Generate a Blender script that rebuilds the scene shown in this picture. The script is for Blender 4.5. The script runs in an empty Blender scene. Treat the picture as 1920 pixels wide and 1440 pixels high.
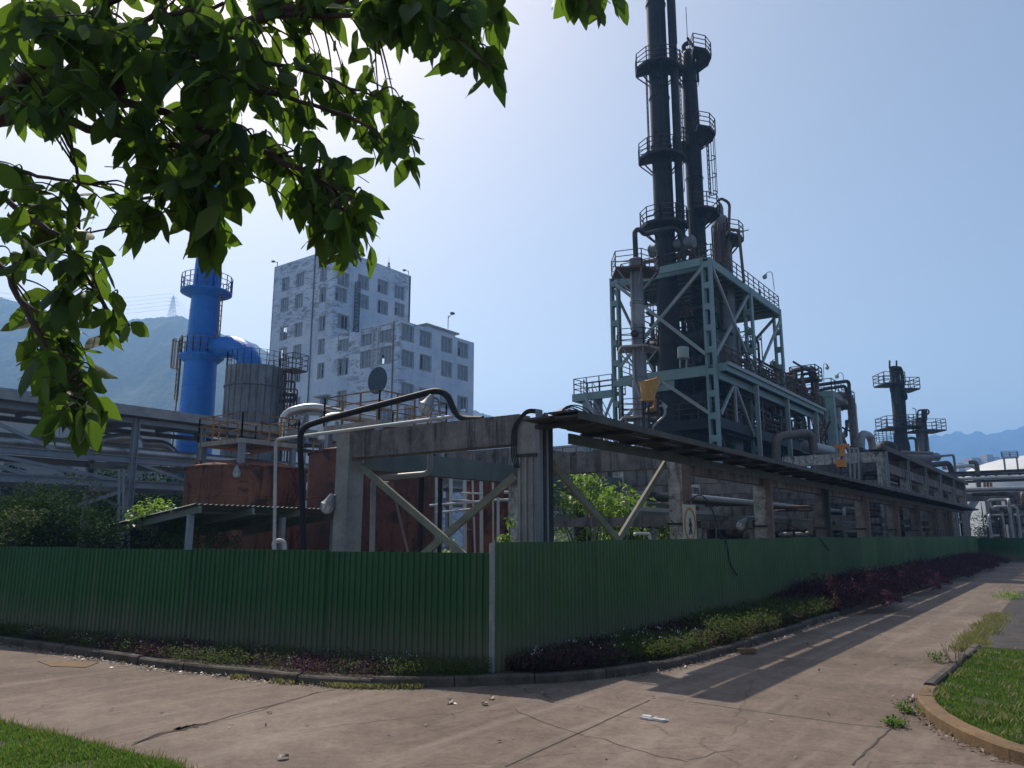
import bpy, math, random
import numpy as np
from mathutils import Vector, Matrix
C = bpy.context.scene
COL = C.collection
rnd = random.Random(11)
nrs = np.random.RandomState(7)

# ------------------------------------------------------------------ camera, sky, sun, exposure
F = 1440.0
TH = math.atan(283 / F)
YAW = math.radians(36.2)
EYE = 1.8
cam_d = bpy.data.cameras.new("camera")
cam = bpy.data.objects.new("camera", cam_d)
COL.objects.link(cam)
cam.location = (0, 0, EYE)
cam.rotation_euler = (math.pi / 2 + TH, 0, YAW)
cam_d.sensor_width = 36
cam_d.lens = 36 * F / 1920
cam_d.clip_start = 0.05
cam_d.clip_end = 20000
C.camera = cam

SUN_TRAVEL = Vector((0.76, -0.37, -1.0)).normalized()
SUN_ELEV = math.asin(-SUN_TRAVEL.z)
w = bpy.data.worlds.new("World")
C.world = w
w.use_nodes = True
nt = w.node_tree
bg = nt.nodes["Background"]
sky = nt.nodes.new("ShaderNodeTexSky")
sky.sky_type = 'NISHITA'
sky.sun_disc = False
sky.sun_elevation = SUN_ELEV
sky.sun_rotation = math.atan2(-SUN_TRAVEL.x, -SUN_TRAVEL.y)
sky.altitude = 50
sky.air_density = 1.0
sky.dust_density = 1.45
sky.ozone_density = 1.0
wb = nt.nodes.new("ShaderNodeMix"); wb.data_type = 'RGBA'; wb.blend_type = 'MULTIPLY'; wb.inputs[0].default_value = 1.0
wb.inputs[7].default_value = (1.24, 1.06, 0.86, 1)
nt.links.new(sky.outputs[0], wb.inputs[6]); nt.links.new(wb.outputs[2], bg.inputs[0])
bg.inputs[1].default_value = 0.108
sl = bpy.data.lights.new("sun", 'SUN')
sl.energy = 3.6
sl.angle = math.radians(0.6)
sl.color = (1.0, 0.92, 0.80)
so = bpy.data.objects.new("sun", sl)
COL.objects.link(so)
so.location = (-30, 20, 60)
so.rotation_euler = SUN_TRAVEL.to_track_quat('-Z', 'Y').to_euler()
C.view_settings.view_transform = 'Standard'
C.view_settings.look = 'None'
C.view_settings.gamma = 1
C.view_settings.exposure = 0.42
C.cycles.max_bounces = 8
C.cycles.transparent_max_bounces = 8
C.cycles.volume_bounces = 2

# ------------------------------------------------------------------ plan helpers: where a sight line meets a plane of the site
def ray(px, py):
    x = (px - 960) / F
    z = -(py - 720) / F
    fy = math.cos(TH) - z * math.sin(TH)
    fz = math.sin(TH) + z * math.cos(TH)
    c, s = math.cos(YAW), math.sin(YAW)
    return Vector((c * x - s * fy, s * x + c * fy, fz))
OO = Vector((0, 0, EYE))
def onz(px, py, z=0.0):
    r = ray(px, py); return OO + r * ((z - EYE) / r.z)
def onx(px, py, x):
    r = ray(px, py); return OO + r * (x / r.x)
def ony(px, py, y):
    r = ray(px, py); return OO + r * (y / r.y)
def dep(px, py, d):
    r = ray(px, py); f = -math.sin(YAW) * r.x + math.cos(YAW) * r.y
    return OO + r * (d / f)

# ------------------------------------------------------------------ mesh builder
class MB:
    def __init__(s):
        s.v = []; s.f = []
    def add(s, vs, fs):
        o = len(s.v)
        s.v.extend([tuple(p) for p in vs])
        s.f.extend([tuple(i + o for i in f) for f in fs])
        return s
    def box(s, x0, x1, y0, y1, z0, z1):
        if x0 > x1: x0, x1 = x1, x0
        if y0 > y1: y0, y1 = y1, y0
        if z0 > z1: z0, z1 = z1, z0
        vs = [(x0,y0,z0),(x1,y0,z0),(x1,y1,z0),(x0,y1,z0),(x0,y0,z1),(x1,y0,z1),(x1,y1,z1),(x0,y1,z1)]
        return s.add(vs, [(0,3,2,1),(4,5,6,7),(0,1,5,4),(1,2,6,5),(2,3,7,6),(3,0,4,7)])
    def bar(s, p, q, w, h=None, up=None):
        h = w if h is None else h
        p = Vector(p); q = Vector(q)
        d = (q - p)
        if d.length < 1e-6: return s
        d.normalize()
        u = Vector(up) if up else (Vector((0,0,1)) if abs(d.z) < 0.95 else Vector((0,1,0)))
        a = d.cross(u).normalized(); b = a.cross(d).normalized()
        a *= w / 2; b *= h / 2
        vs = [p-a-b, p+a-b, p+a+b, p-a+b, q-a-b, q+a-b, q+a+b, q-a+b]
        return s.add(vs, [(0,3,2,1),(4,5,6,7),(0,1,5,4),(1,2,6,5),(2,3,7,6),(3,0,4,7)])
    def ibeam(s, p, q, w, h, t=0.03):
        p = Vector(p); q = Vector(q)
        d = (q - p).normalized()
        u = Vector((0,0,1)) if abs(d.z) < 0.95 else Vector((0,1,0))
        a = d.cross(u).normalized(); b = a.cross(d).normalized()
        s.bar(p + b*(h/2 - t/2), q + b*(h/2 - t/2), w, t)
        s.bar(p - b*(h/2 - t/2), q - b*(h/2 - t/2), w, t)
        return s.bar(p, q, t, h - 2*t)
    def tube(s, pts, r, n=8, bend=0.0, cap=True, r2=None):
        pts = [Vector(p) for p in pts]
        if bend > 0 and len(pts) > 2:
            out = [pts[0]]
            for i in range(1, len(pts) - 1):
                a, b, c = pts[i-1], pts[i], pts[i+1]
                l = min(bend, (a-b).length * 0.49, (c-b).length * 0.49)
                p0 = b + (a-b).normalized() * l; p1 = b + (c-b).normalized() * l
                for k in range(6):
                    t = k / 5
                    out.append(p0 * (1-t)**2 + b * 2*t*(1-t) + p1 * t*t)
            out.append(pts[-1]); pts = out
        m = len(pts)
        rs = [r if r2 is None else r + (r2 - r) * i / (m - 1) for i in range(m)]
        ref = None; vs = []
        for i, p in enumerate(pts):
            if i == 0: d = pts[1] - p
            elif i == m - 1: d = p - pts[-2]
            else: d = (pts[i+1] - p).normalized() + (p - pts[i-1]).normalized()
            if d.length < 1e-9: d = Vector((0,0,1))
            d.normalize()
            if ref is None:
                ref = Vector((0,0,1)) if abs(d.z) < 0.9 else Vector((1,0,0))
            a = d.cross(ref)
            if a.length < 1e-4: a = d.cross(Vector((0.3,1,0.2)))
            a.normalize(); b = a.cross(d).normalized(); ref = b
            for k in range(n):
                t = 2*math.pi*k/n
                vs.append(p + (a*math.cos(t) + b*math.sin(t)) * rs[i])
        fs = []
        for i in range(m-1):
            for k in range(n):
                fs.append((i*n+k, i*n+(k+1)%n, (i+1)*n+(k+1)%n, (i+1)*n+k))
        if cap:
            fs.append(tuple(range(n))[::-1]); fs.append(tuple(range((m-1)*n, m*n)))
        return s.add(vs, fs)
    def lathe(s, cx, cy, prof, n=24, a0=0.0, a1=None, cap=True):
        full = a1 is None
        a1 = a0 + 2*math.pi if full else a1
        k = n if full else n + 1
        vs = []; fs = []
        for (r, z) in prof:
            for i in range(k):
                t = a0 + (a1-a0)*i/n
                vs.append((cx + r*math.cos(t), cy + r*math.sin(t), z))
        for j in range(len(prof)-1):
            for i in range(n):
                i2 = (i+1) % k
                fs.append((j*k+i, j*k+i2, (j+1)*k+i2, (j+1)*k+i))
        if cap and full:
            if prof[0][0] > 1e-4: fs.append(tuple(range(k))[::-1])
            if prof[-1][0] > 1e-4: fs.append(tuple(range((len(prof)-1)*k, len(prof)*k)))
        return s.add(vs, fs)
    def hcyl(s, p, q, r, n=16, dome=0.35):
        p = Vector(p); q = Vector(q); d = (q-p).normalized()
        L = r * dome
        s.tube([p - d*L, p - d*L*0.6, p], r, n, r2=None)
        return s
    def drum(s, p, q, r, n=18, dome=0.4):
        """a horizontal vessel with dished ends"""
        p = Vector(p); q = Vector(q); d = (q-p).normalized()
        st = [(p - d*r*dome, 0.05), (p - d*r*dome*0.8, 0.5), (p - d*r*dome*0.4, 0.85), (p, 1.0), (q, 1.0),
              (q + d*r*dome*0.4, 0.85), (q + d*r*dome*0.8, 0.5), (q + d*r*dome, 0.05)]
        u = Vector((0,0,1)); a = d.cross(u).normalized(); b = a.cross(d)
        vs = []; fs = []
        for c, k in st:
            for i in range(n):
                t = 2*math.pi*i/n
                vs.append(c + (a*math.cos(t)+b*math.sin(t))*r*k)
        m = len(st)
        for i in range(m-1):
            for j in range(n):
                fs.append((i*n+j, i*n+(j+1)%n, (i+1)*n+(j+1)%n, (i+1)*n+j))
        fs.append(tuple(range(n))[::-1]); fs.append(tuple(range((m-1)*n, m*n)))
        return s.add(vs, fs)
    def prism(s, poly, z0, z1):
        n = len(poly)
        vs = [(x, y, z0) for x, y in poly] + [(x, y, z1) for x, y in poly]
        fs = [tuple(range(n))[::-1], tuple(range(n, 2*n))]
        fs += [(i, (i+1) % n, n + (i+1) % n, n + i) for i in range(n)]
        return s.add(vs, fs)
    def rail(s, pts, h=1.05, step=1.2, r=0.025, rows=(1.0, 0.66, 0.33), closed=False):
        pts = [Vector(p) for p in pts]
        if closed: pts = pts + [pts[0]]
        for a, b in zip(pts, pts[1:]):
            L = (b-a).length
            if L < 1e-3: continue
            for k in rows:
                s.bar(a + Vector((0,0,h*k)), b + Vector((0,0,h*k)), r*1.6, r*1.6)
            n = max(1, int(round(L/step)))
            for i in range(n+1):
                p = a + (b-a)*i/n
                s.bar(p, p + Vector((0,0,h)), r*2, r*2)
        return s
    def ladder(s, p, top, out, w=0.45, cage=True, r=0.025, step=0.35, cage_from=2.2):
        """vertical ladder from p up to height top; out = unit vector away from the wall"""
        p = Vector(p); out = Vector(out).normalized(); side = Vector((-out.y, out.x, 0)) * w/2
        for sg in (-1, 1):
            s.bar(p + side*sg, Vector((p.x, p.y, top)) + side*sg, r*2, r*2)
        z = p.z + 0.3
        while z < top:
            c = Vector((p.x, p.y, z)); s.bar(c - side, c + side, r*1.3, r*1.3); z += step
        if cage:
            z = p.z + cage_from; R = 0.38
            hoops = []
            while z < top + 0.1: hoops.append(z); z += 1.3
            if len(hoops) > 1: hoops[-1] = top
            def cp(k, z):
                t = math.pi * k / 6
                c = Vector((p.x, p.y, z)) + out * R
                return c + (-out * math.cos(t) if False else out * (math.sin(t) * R)) + side.normalized() * math.cos(t) * R - out * R * (1 - 0.35)
            for z in hoops:
                for k in range(6): s.bar(cp(k, z), cp(k+1, z), r*1.8, r*1.8)
            if len(hoops) > 1:
                for k in (0, 1, 2, 3, 4, 5, 6): s.bar(cp(k, hoops[0]), cp(k, hoops[-1]), r*1.2, r*1.2)
        return s
    def build(s, name, mat, parent=None, smooth=False):
        me = bpy.data.meshes.new(name)
        o = bpy.data.objects.new(name, me)
        V = np.array(s.v, dtype=float)
        if parent is None:
            org = np.array([(V[:,0].min()+V[:,0].max())/2, (V[:,1].min()+V[:,1].max())/2, V[:,2].min()])
            o.location = org
        else:
            org = np.zeros(3); q = parent
            while q is not None:
                org += np.array(q.location); q = q.parent
            o.parent = parent
        me.from_pydata((V - org).tolist(), [], s.f)
        if smooth:
            me.shade_smooth()
            try: me.set_sharp_from_angle(angle=math.radians(38))
            except Exception: pass
        me.materials.append(mat)
        COL.objects.link(o)
        return o

def raw(name, V, Fa, mat, parent=None, org=None):
    """fast mesh from arrays: V (n,3), Fa (m,k) all faces with k corners"""
    me = bpy.data.meshes.new(name)
    o = bpy.data.objects.new(name, me)
    V = np.asarray(V, dtype=np.float32); Fa = np.asarray(Fa, dtype=np.int32)
    if parent is None:
        org = np.array([(V[:,0].min()+V[:,0].max())/2, (V[:,1].min()+V[:,1].max())/2, V[:,2].min()])
        o.location = org
    else:
        org = np.zeros(3); q = parent
        while q is not None: org += np.array(q.location); q = q.parent
        o.parent = parent
    V = V - org.astype(np.float32)
    m, k = Fa.shape
    me.vertices.add(len(V)); me.vertices.foreach_set('co', V.ravel())
    me.loops.add(m*k); me.loops.foreach_set('vertex_index', Fa.ravel())
    me.polygons.add(m)
    me.polygons.foreach_set('loop_start', np.arange(0, m*k, k, dtype=np.int32))
    me.update(calc_edges=True)
    me.materials.append(mat)
    COL.objects.link(o)
    return o

def root(name, loc, label, cat, group=None):
    o = bpy.data.objects.new(name, None)
    o.location = loc; o.empty_display_size = 0.3
    COL.objects.link(o)
    return tag(o, label, cat, group)
def tag(o, label=None, cat=None, group=None, kind=None):
    if label: o["label"] = label
    if cat: o["category"] = cat
    if group: o["group"] = group
    if kind: o["kind"] = kind
    return o
def struct(o): o["kind"] = "structure"; return o

# ------------------------------------------------------------------ materials
def new_mat(name):
    m = bpy.data.materials.new(name); m.use_nodes = True
    return m, m.node_tree, m.node_tree.nodes["Principled BSDF"]
def N(nt, t, **kw):
    n = nt.nodes.new(t)
    for k, v in kw.items(): setattr(n, k, v)
    return n
def pos_node(nt, scale=(1,1,1)):
    g = N(nt, "ShaderNodeNewGeometry"); mp = N(nt, "ShaderNodeMapping")
    mp.inputs['Scale'].default_value = scale
    nt.links.new(g.outputs['Position'], mp.inputs[0]); return mp.outputs[0]
def noise(nt, vec, scale, detail=6, rough=0.6, dist=0.0):
    n = N(nt, "ShaderNodeTexNoise")
    n.inputs['Scale'].default_value = scale; n.inputs['Detail'].default_value = detail
    n.inputs['Roughness'].default_value = rough; n.inputs['Distortion'].default_value = dist
    nt.links.new(vec, n.inputs['Vector']); return n.outputs['Fac']
def ramp(nt, fac, stops):
    r = N(nt, "ShaderNodeValToRGB"); e = r.color_ramp.elements
    while len(e) < len(stops): e.new(0.5)
    for i, (p, c) in enumerate(stops):
        e[i].position = p; e[i].color = (c[0], c[1], c[2], 1) if len(c) == 3 else c
    nt.links.new(fac, r.inputs[0]); return r.outputs[0]
def mix(nt, fac, a, b, mode='MIX'):
    n = N(nt, "ShaderNodeMix", data_type='RGBA', blend_type=mode)
    if isinstance(fac, (int, float)): n.inputs[0].default_value = fac
    else: nt.links.new(fac, n.inputs[0])
    for i, v in ((6, a), (7, b)):
        if isinstance(v, tuple): n.inputs[i].default_value = (v[0], v[1], v[2], 1)
        else: nt.links.new(v, n.inputs[i])
    return n.outputs[2]
def bump(nt, b, h, strength=0.3, dist=0.02):
    n = N(nt, "ShaderNodeBump"); n.inputs['Strength'].default_value = strength; n.inputs['Distance'].default_value = dist
    nt.links.new(h, n.inputs['Height']); nt.links.new(n.outputs[0], b.inputs['Normal'])

G3 = lambda v: (v, v, v)
def weathered(name, c1, c2, scale=1.5, rough=0.75, metal=0.0, streak=None, rust=None, sp=0.3, bmp=0.25, fine=25.0):
    """two-tone surface with vertical run-off streaks and blotches of rust or grime"""
    m, nt, b = new_mat(name)
    p = pos_node(nt)
    f = noise(nt, p, scale, 8, 0.65)
    col = ramp(nt, f, [(0.32, c1), (0.68, c2)])
    fn = noise(nt, p, fine, 4, 0.7)
    col = mix(nt, 0.35, col, ramp(nt, fn, [(0.3, G3(0.35)), (0.7, G3(1.0))]), 'MULTIPLY')
    if streak:
        sc, th, amt = streak
        ps = pos_node(nt, (1, 1, 0.09))
        s = noise(nt, ps, 5.0, 5, 0.7)
        col = mix(nt, ramp(nt, s, [(th, G3(0)), (th + 0.16, G3(amt))]), col, sc)
    if rust:
        rc, th, rs = rust
        s = noise(nt, p, rs, 9, 0.72, 0.4)
        col = mix(nt, ramp(nt, s, [(th, G3(0)), (th + 0.07, G3(0.9))]), col, rc)
    nt.links.new(col, b.inputs['Base Color'])
    b.inputs['Metallic'].default_value = metal
    b.inputs['Specular IOR Level'].default_value = sp
    rr = N(nt, "ShaderNodeMapRange"); nt.links.new(f, rr.inputs[0])
    rr.inputs[3].default_value = max(0.05, rough - 0.15); rr.inputs[4].default_value = min(1, rough + 0.15)
    nt.links.new(rr.outputs[0], b.inputs['Roughness'])
    if bmp: bump(nt, b, fn, bmp, 0.01)
    return m
RUST = (0.16, 0.06, 0.03); DIRT = (0.05, 0.045, 0.04)
M = {}
M['concrete'] = weathered('stained_concrete', (0.10,0.088,0.086), (0.30,0.265,0.25), 1.8, 0.9, streak=((0.028,0.025,0.027), 0.50, 0.9), rust=((0.42,0.40,0.40), 0.63, 4.5), bmp=0.5)
M['concrete_warm'] = weathered('warm_concrete', (0.20,0.17,0.15), (0.42,0.37,0.33), 2.0, 0.9, streak=((0.06,0.055,0.05), 0.55, 0.85), bmp=0.5)
M['corner_concrete'] = weathered('grey_column_concrete', (0.22,0.205,0.20), (0.40,0.375,0.36), 1.6, 0.9, streak=((0.09,0.08,0.08), 0.58, 0.7), bmp=0.5)
M['concrete_pale'] = weathered('pale_concrete', (0.26,0.245,0.23), (0.64,0.60,0.55), 5.5, 0.9, streak=((0.04,0.034,0.034), 0.51, 0.95), rust=((0.05,0.044,0.046), 0.55, 8.0), bmp=0.5)
M['soot_steel'] = weathered('sooty_steel', (0.012,0.012,0.015), (0.04,0.036,0.04), 0.9, 0.6, 0.35, streak=((0.11,0.08,0.065), 0.58, 0.6))
M['dark_steel'] = weathered('dark_steel', (0.025,0.024,0.026), (0.07,0.063,0.06), 1.5, 0.6, 0.2, rust=(RUST, 0.60, 2.5))
M['rusty_dark'] = weathered('rusty_dark_steel', (0.07,0.05,0.04), (0.15,0.09,0.06), 2.5, 0.8, 0.1, rust=((0.22,0.09,0.04), 0.55, 3.5))
M['grey_steel'] = weathered('grey_painted_steel', (0.16,0.175,0.20), (0.26,0.275,0.30), 1.2, 0.55, 0.1, rust=(RUST, 0.66, 3.0))
M['rack_steel'] = weathered('rack_painted_steel', (0.22,0.25,0.30), (0.34,0.37,0.42), 1.2, 0.55, 0.1, streak=((0.12,0.11,0.11), 0.6, 0.6))
M['teal'] = weathered('teal_painted_steel', (0.18,0.285,0.285), (0.27,0.385,0.38), 0.8, 0.55, 0.05, streak=((0.16,0.10,0.07), 0.62, 0.6), rust=((0.14,0.09,0.07), 0.66, 3.0))
M['teal_pale'] = weathered('faded_teal_steel', (0.26,0.31,0.31), (0.38,0.42,0.415), 0.8, 0.55, 0.05, rust=(RUST, 0.66, 3.0))
M['grey_vessel'] = weathered('grey_vessel_paint', (0.15,0.155,0.18), (0.25,0.255,0.28), 1.0, 0.6, 0.2, streak=((0.09,0.08,0.08), 0.58, 0.7))
M['insulation'] = weathered('aluminium_cladding', (0.42,0.42,0.42), (0.62,0.61,0.6), 2.0, 0.38, 0.7, rust=((0.22,0.17,0.13), 0.62, 2.2))
M['pipe_grey'] = weathered('grey_pipe_paint', (0.24,0.25,0.26), (0.38,0.38,0.38), 2.0, 0.5, 0.2, rust=(RUST, 0.66, 3.0))
M['pipe_brown'] = weathered('brown_pipe', (0.12,0.09,0.08), (0.22,0.18,0.16), 2.0, 0.65, 0.2)
M['white_pipe'] = weathered('white_pipe_paint', (0.42,0.43,0.44), (0.62,0.62,0.62), 2.0, 0.5, 0.0, rust=(RUST, 0.66, 4.0))
M['rust_tank'] = weathered('rusted_tank_plate', (0.16,0.064,0.04), (0.34,0.135,0.078), 0.7, 0.8, 0.1, streak=((0.03,0.02,0.02), 0.50, 0.95), rust=((0.06,0.03,0.027), 0.53, 1.1))
M['rust_tank2'] = weathered('dark_rusted_tank_plate', (0.085,0.035,0.028), (0.20,0.075,0.05), 0.7, 0.8, 0.1, streak=((0.03,0.018,0.02), 0.55, 0.9), rust=((0.05,0.025,0.025), 0.52, 1.6))
M['rust_rail'] = weathered('rusty_yellow_rail', (0.20,0.11,0.05), (0.42,0.24,0.06), 3.5, 0.8, 0.0, rust=((0.06,0.035,0.03), 0.52, 2.5))
M['rust_pale'] = weathered('rust_stained_plate', (0.30,0.27,0.24), (0.45,0.42,0.38), 2.0, 0.8, 0.0, streak=(RUST, 0.5, 0.9))
M['blue'] = weathered('blue_gloss_paint', (0.006,0.13,0.52), (0.012,0.19,0.64), 0.5, 0.42, 0.0, streak=((0.02,0.08,0.30), 0.54, 0.7), rust=((0.09,0.06,0.06), 0.665, 2.0), bmp=0.05)
M['scrub'] = weathered('grimy_blue_grey_shell', (0.13,0.14,0.17), (0.25,0.26,0.29), 0.9, 0.7, 0.1, streak=((0.06,0.05,0.05), 0.5, 0.85), rust=((0.14,0.10,0.08), 0.62, 1.5))
M['yellow'] = weathered('ochre_plastic_sheet', (0.45,0.22,0.04), (0.65,0.36,0.09), 3.0, 0.6)
M['orange'] = weathered('orange_paint', (0.55,0.19,0.03), (0.68,0.26,0.05), 3.0, 0.5)
M['cable'] = weathered('black_cable', (0.012,0.012,0.014), (0.03,0.03,0.032), 3.0, 0.5)
M['wood_canopy'] = weathered('tray_plate', (0.045,0.042,0.045), (0.11,0.10,0.095), 2.5, 0.85, 0.0, streak=None, rust=((0.12,0.09,0.07), 0.6, 2.0))
M['tray_edge'] = weathered('tray_edge_plate', (0.07,0.065,0.06), (0.15,0.14,0.125), 2.0, 0.8, 0.0)
M['under_panel'] = weathered('olive_fascia', (0.10,0.12,0.115), (0.17,0.19,0.18), 1.5, 0.8)
M['brace'] = weathered('olive_painted_brace', (0.16,0.155,0.12), (0.30,0.29,0.22), 2.0, 0.75)
M['shed_roof'] = weathered('grey_green_sheet_roof', (0.15,0.18,0.17), (0.26,0.29,0.27), 1.2, 0.7, 0.1)
M['grey_wall'] = weathered('grey_render_wall', (0.46,0.46,0.46), (0.60,0.60,0.60), 0.4, 0.9)
M['post_pink'] = weathered('pinkish_steel_post', (0.17,0.115,0.10), (0.28,0.20,0.18), 2.0, 0.7)
M['white_dome'] = weathered('white_tank_paint', (0.60,0.60,0.60), (0.75,0.75,0.74), 0.15, 0.6, bmp=0)
M['bark'] = weathered('branch_bark', (0.05,0.03,0.028), (0.10,0.065,0.055), 12.0, 0.9, bmp=0.5, fine=60)
M['kerb'] = weathered('kerb_concrete', (0.055,0.045,0.038), (0.15,0.122,0.10), 2.6, 0.95, streak=((0.04,0.035,0.03), 0.55, 0.8), rust=((0.045,0.05,0.025), 0.56, 3.5), bmp=0.8)
M['kerb_orange'] = weathered('lichen_kerb', (0.13,0.085,0.05), (0.26,0.165,0.085), 3.0, 0.95, rust=((0.10,0.09,0.06), 0.62, 3.0), bmp=0.6)
M['lamp_glass'] = weathered('lamp_glass', (0.5,0.5,0.5), (0.65,0.65,0.65), 3.0, 0.15)
M['haze_city'] = weathered('far_building_wall', (0.30,0.26,0.25), (0.42,0.37,0.35), 0.05, 0.9, bmp=0)
M['glass'] = weathered('window_glass', (0.07,0.09,0.12), (0.17,0.21,0.27), 0.8, 0.12, 0.0, sp=0.6, bmp=0)
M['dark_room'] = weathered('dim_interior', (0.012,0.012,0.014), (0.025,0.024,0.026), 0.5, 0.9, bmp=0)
M['sign'] = weathered('cream_sign_face', (0.55,0.50,0.38), (0.66,0.62,0.50), 5.0, 0.6)
M['sign_fig'] = weathered('dark_figure_paint', (0.03,0.035,0.06), (0.04,0.05,0.08), 5.0, 0.6)

# plaster of the tall building: pale blue wash peeling to grey-purple patches
def plaster():
    m, nt, b = new_mat('peeling_blue_plaster')
    p = pos_node(nt)
    f = noise(nt, p, 0.18, 8, 0.6)
    col = ramp(nt, f, [(0.3, (0.44,0.54,0.70)), (0.7, (0.64,0.71,0.82))])
    f2 = noise(nt, p, 0.9, 12, 0.75, 0.6)
    col = mix(nt, ramp(nt, f2, [(0.52, G3(0)), (0.68, G3(0.5))]), col, (0.34,0.43,0.57))
    # bands of peeled paint high on the walls
    g = N(nt, "ShaderNodeNewGeometry"); sx = N(nt, "ShaderNodeSeparateXYZ"); nt.links.new(g.outputs['Position'], sx.inputs[0])
    pz = N(nt, "ShaderNodeMapping"); pz.inputs['Scale'].default_value = (1, 1, 2.5); nt.links.new(g.outputs['Position'], pz.inputs[0])
    f3 = noise(nt, pz.outputs[0], 0.55, 12, 0.8, 0.8)
    big = noise(nt, p, 0.07, 3, 0.5)
    mm = N(nt, "ShaderNodeMath", operation='MULTIPLY'); nt.links.new(ramp(nt, f3, [(0.51, G3(0)), (0.545, G3(1))]), mm.inputs[0])
    nt.links.new(ramp(nt, big, [(0.44, G3(0.1)), (0.55, G3(0.85))]), mm.inputs[1])
    col = mix(nt, mm.outputs[0], col, (0.21,0.20,0.25))
    ps = pos_node(nt, (1,1,0.07)); s = noise(nt, ps, 1.6, 6, 0.7)
    col = mix(nt, ramp(nt, s, [(0.56, G3(0)), (0.7, G3(0.55))]), col, (0.33,0.33,0.36))
    nt.links.new(col, b.inputs['Base Color']); b.inputs['Roughness'].default_value = 0.9
    return m
M['plaster'] = plaster()

def road_mat():
    m, nt, b = new_mat('worn_concrete_road')
    p = pos_node(nt)
    f = noise(nt, p, 0.35, 8, 0.6)
    col = ramp(nt, f, [(0.3, (0.135,0.098,0.076)), (0.7, (0.275,0.213,0.172))])
    f2 = noise(nt, p, 2.4, 10, 0.8, 0.8)
    col = mix(nt, 0.7, col, ramp(nt, f2, [(0.32, G3(0.5)), (0.62, G3(1.05))]), 'MULTIPLY')
    f6 = noise(nt, p, 11.0, 8, 0.8, 0.3)
    col = mix(nt, 0.6, col, ramp(nt, f6, [(0.30, G3(0.38)), (0.5, G3(0.92)), (0.72, G3(1.25))]), 'MULTIPLY')
    f3 = noise(nt, p, 60.0, 4, 0.8)
    col = mix(nt, 0.55, col, ramp(nt, f3, [(0.3, G3(0.5)), (0.65, G3(1.1))]), 'MULTIPLY')
    # dark damp blotches
    f4 = noise(nt, p, 0.8, 6, 0.65, 1.2)
    col = mix(nt, ramp(nt, f4, [(0.54, G3(0)), (0.70, G3(0.55))]), col, (0.105,0.082,0.07))
    # wheel-worn pale strokes lengthwise
    ps = pos_node(nt, (1.4, 0.12, 1)); f5 = noise(nt, ps, 2.2, 6, 0.7, 0.3)
    col = mix(nt, ramp(nt, f5, [(0.50, G3(0)), (0.74, G3(0.4))]), col, (0.34,0.28,0.235))
    # hairline cracks
    v = N(nt, "ShaderNodeTexVoronoi", feature='DISTANCE_TO_EDGE'); v.inputs['Scale'].default_value = 0.33
    nn = N(nt, "ShaderNodeTexNoise"); nn.inputs['Scale'].default_value = 1.6; nn.inputs['Detail'].default_value = 8
    nt.links.new(p, nn.inputs['Vector'])
    mv = N(nt, "ShaderNodeMix", data_type='VECTOR'); mv.inputs[0].default_value = 0.35
    nt.links.new(p, mv.inputs[4]); nt.links.new(nn.outputs['Color'], mv.inputs[5]); nt.links.new(mv.outputs[1], v.inputs['Vector'])
    col = mix(nt, ramp(nt, v.outputs['Distance'], [(0.0, G3(0.5)), (0.0018, G3(0))]), col, (0.05,0.04,0.035))
    nt.links.new(col, b.inputs['Base Color']); b.inputs['Roughness'].default_value = 0.92
    b.inputs['Specular IOR Level'].default_value = 0.25
    bump(nt, b, f3, 0.35, 0.006)
    return m
M['road'] = road_mat()
M['joint'] = weathered('road_joint_filler', (0.045,0.037,0.03), (0.10,0.08,0.07), 6.0, 0.95)
M['soil'] = weathered('bed_soil', (0.035,0.028,0.022), (0.10,0.075,0.055), 2.5, 0.95, bmp=0.8)
M['ground'] = weathered('yard_ground', (0.07,0.065,0.055), (0.14,0.125,0.105), 0.3, 0.95)
M['lawn'] = weathered('lawn_soil', (0.04,0.045,0.018), (0.075,0.07,0.03), 1.5, 0.95)
M['mulch'] = weathered('dark_leaf_mulch', (0.035,0.03,0.03), (0.09,0.075,0.07), 3.0, 0.95)

def leafy(name, cols, trans=0.35, tint=(0.35,0.55,0.05), rough=0.45, spec=0.35):
    m, nt, b = new_mat(name)
    g = N(nt, "ShaderNodeNewGeometry")
    col = ramp(nt, g.outputs['Random Per Island'], [(i/(len(cols)-1) if len(cols) > 1 else 0, c) for i, c in enumerate(cols)])
    nt.links.new(col, b.inputs['Base Color']); b.inputs['Roughness'].default_value = rough
    b.inputs['Specular IOR Level'].default_value = spec
    if trans > 0:
        t = N(nt, "ShaderNodeBsdfTranslucent"); t.inputs[0].default_value = (*tint, 1)
        mx = N(nt, "ShaderNodeMixShader"); mx.inputs[0].default_value = trans
        out = nt.nodes["Material Output"]
        nt.links.new(b.outputs[0], mx.inputs[1]); nt.links.new(t.outputs[0], mx.inputs[2]); nt.links.new(mx.outputs[0], out.inputs[0])
    return m
M['leaf'] = leafy('broad_leaf', [(0.010,0.030,0.010), (0.016,0.044,0.012), (0.028,0.066,0.015), (0.014,0.036,0.014), (0.05,0.07,0.018)], 0.30, (0.24,0.42,0.035), 0.55, 0.15)
M['shrub_bright'] = leafy('bright_shrub_leaf', [(0.05,0.10,0.015), (0.09,0.17,0.02), (0.13,0.21,0.03)], 0.4, (0.28,0.48,0.04))
M['shrub_dark'] = leafy('dark_shrub_leaf', [(0.010,0.025,0.010), (0.018,0.04,0.016), (0.025,0.055,0.016)], 0.12, (0.06,0.14,0.02), 0.9, 0.08)
M['weed'] = leafy('weed_leaf', [(0.022,0.042,0.013), (0.04,0.07,0.018), (0.09,0.09,0.03), (0.03,0.045,0.022), (0.10,0.08,0.045)], 0.25, (0.20,0.30,0.05), 0.7, 0.15)
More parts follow.
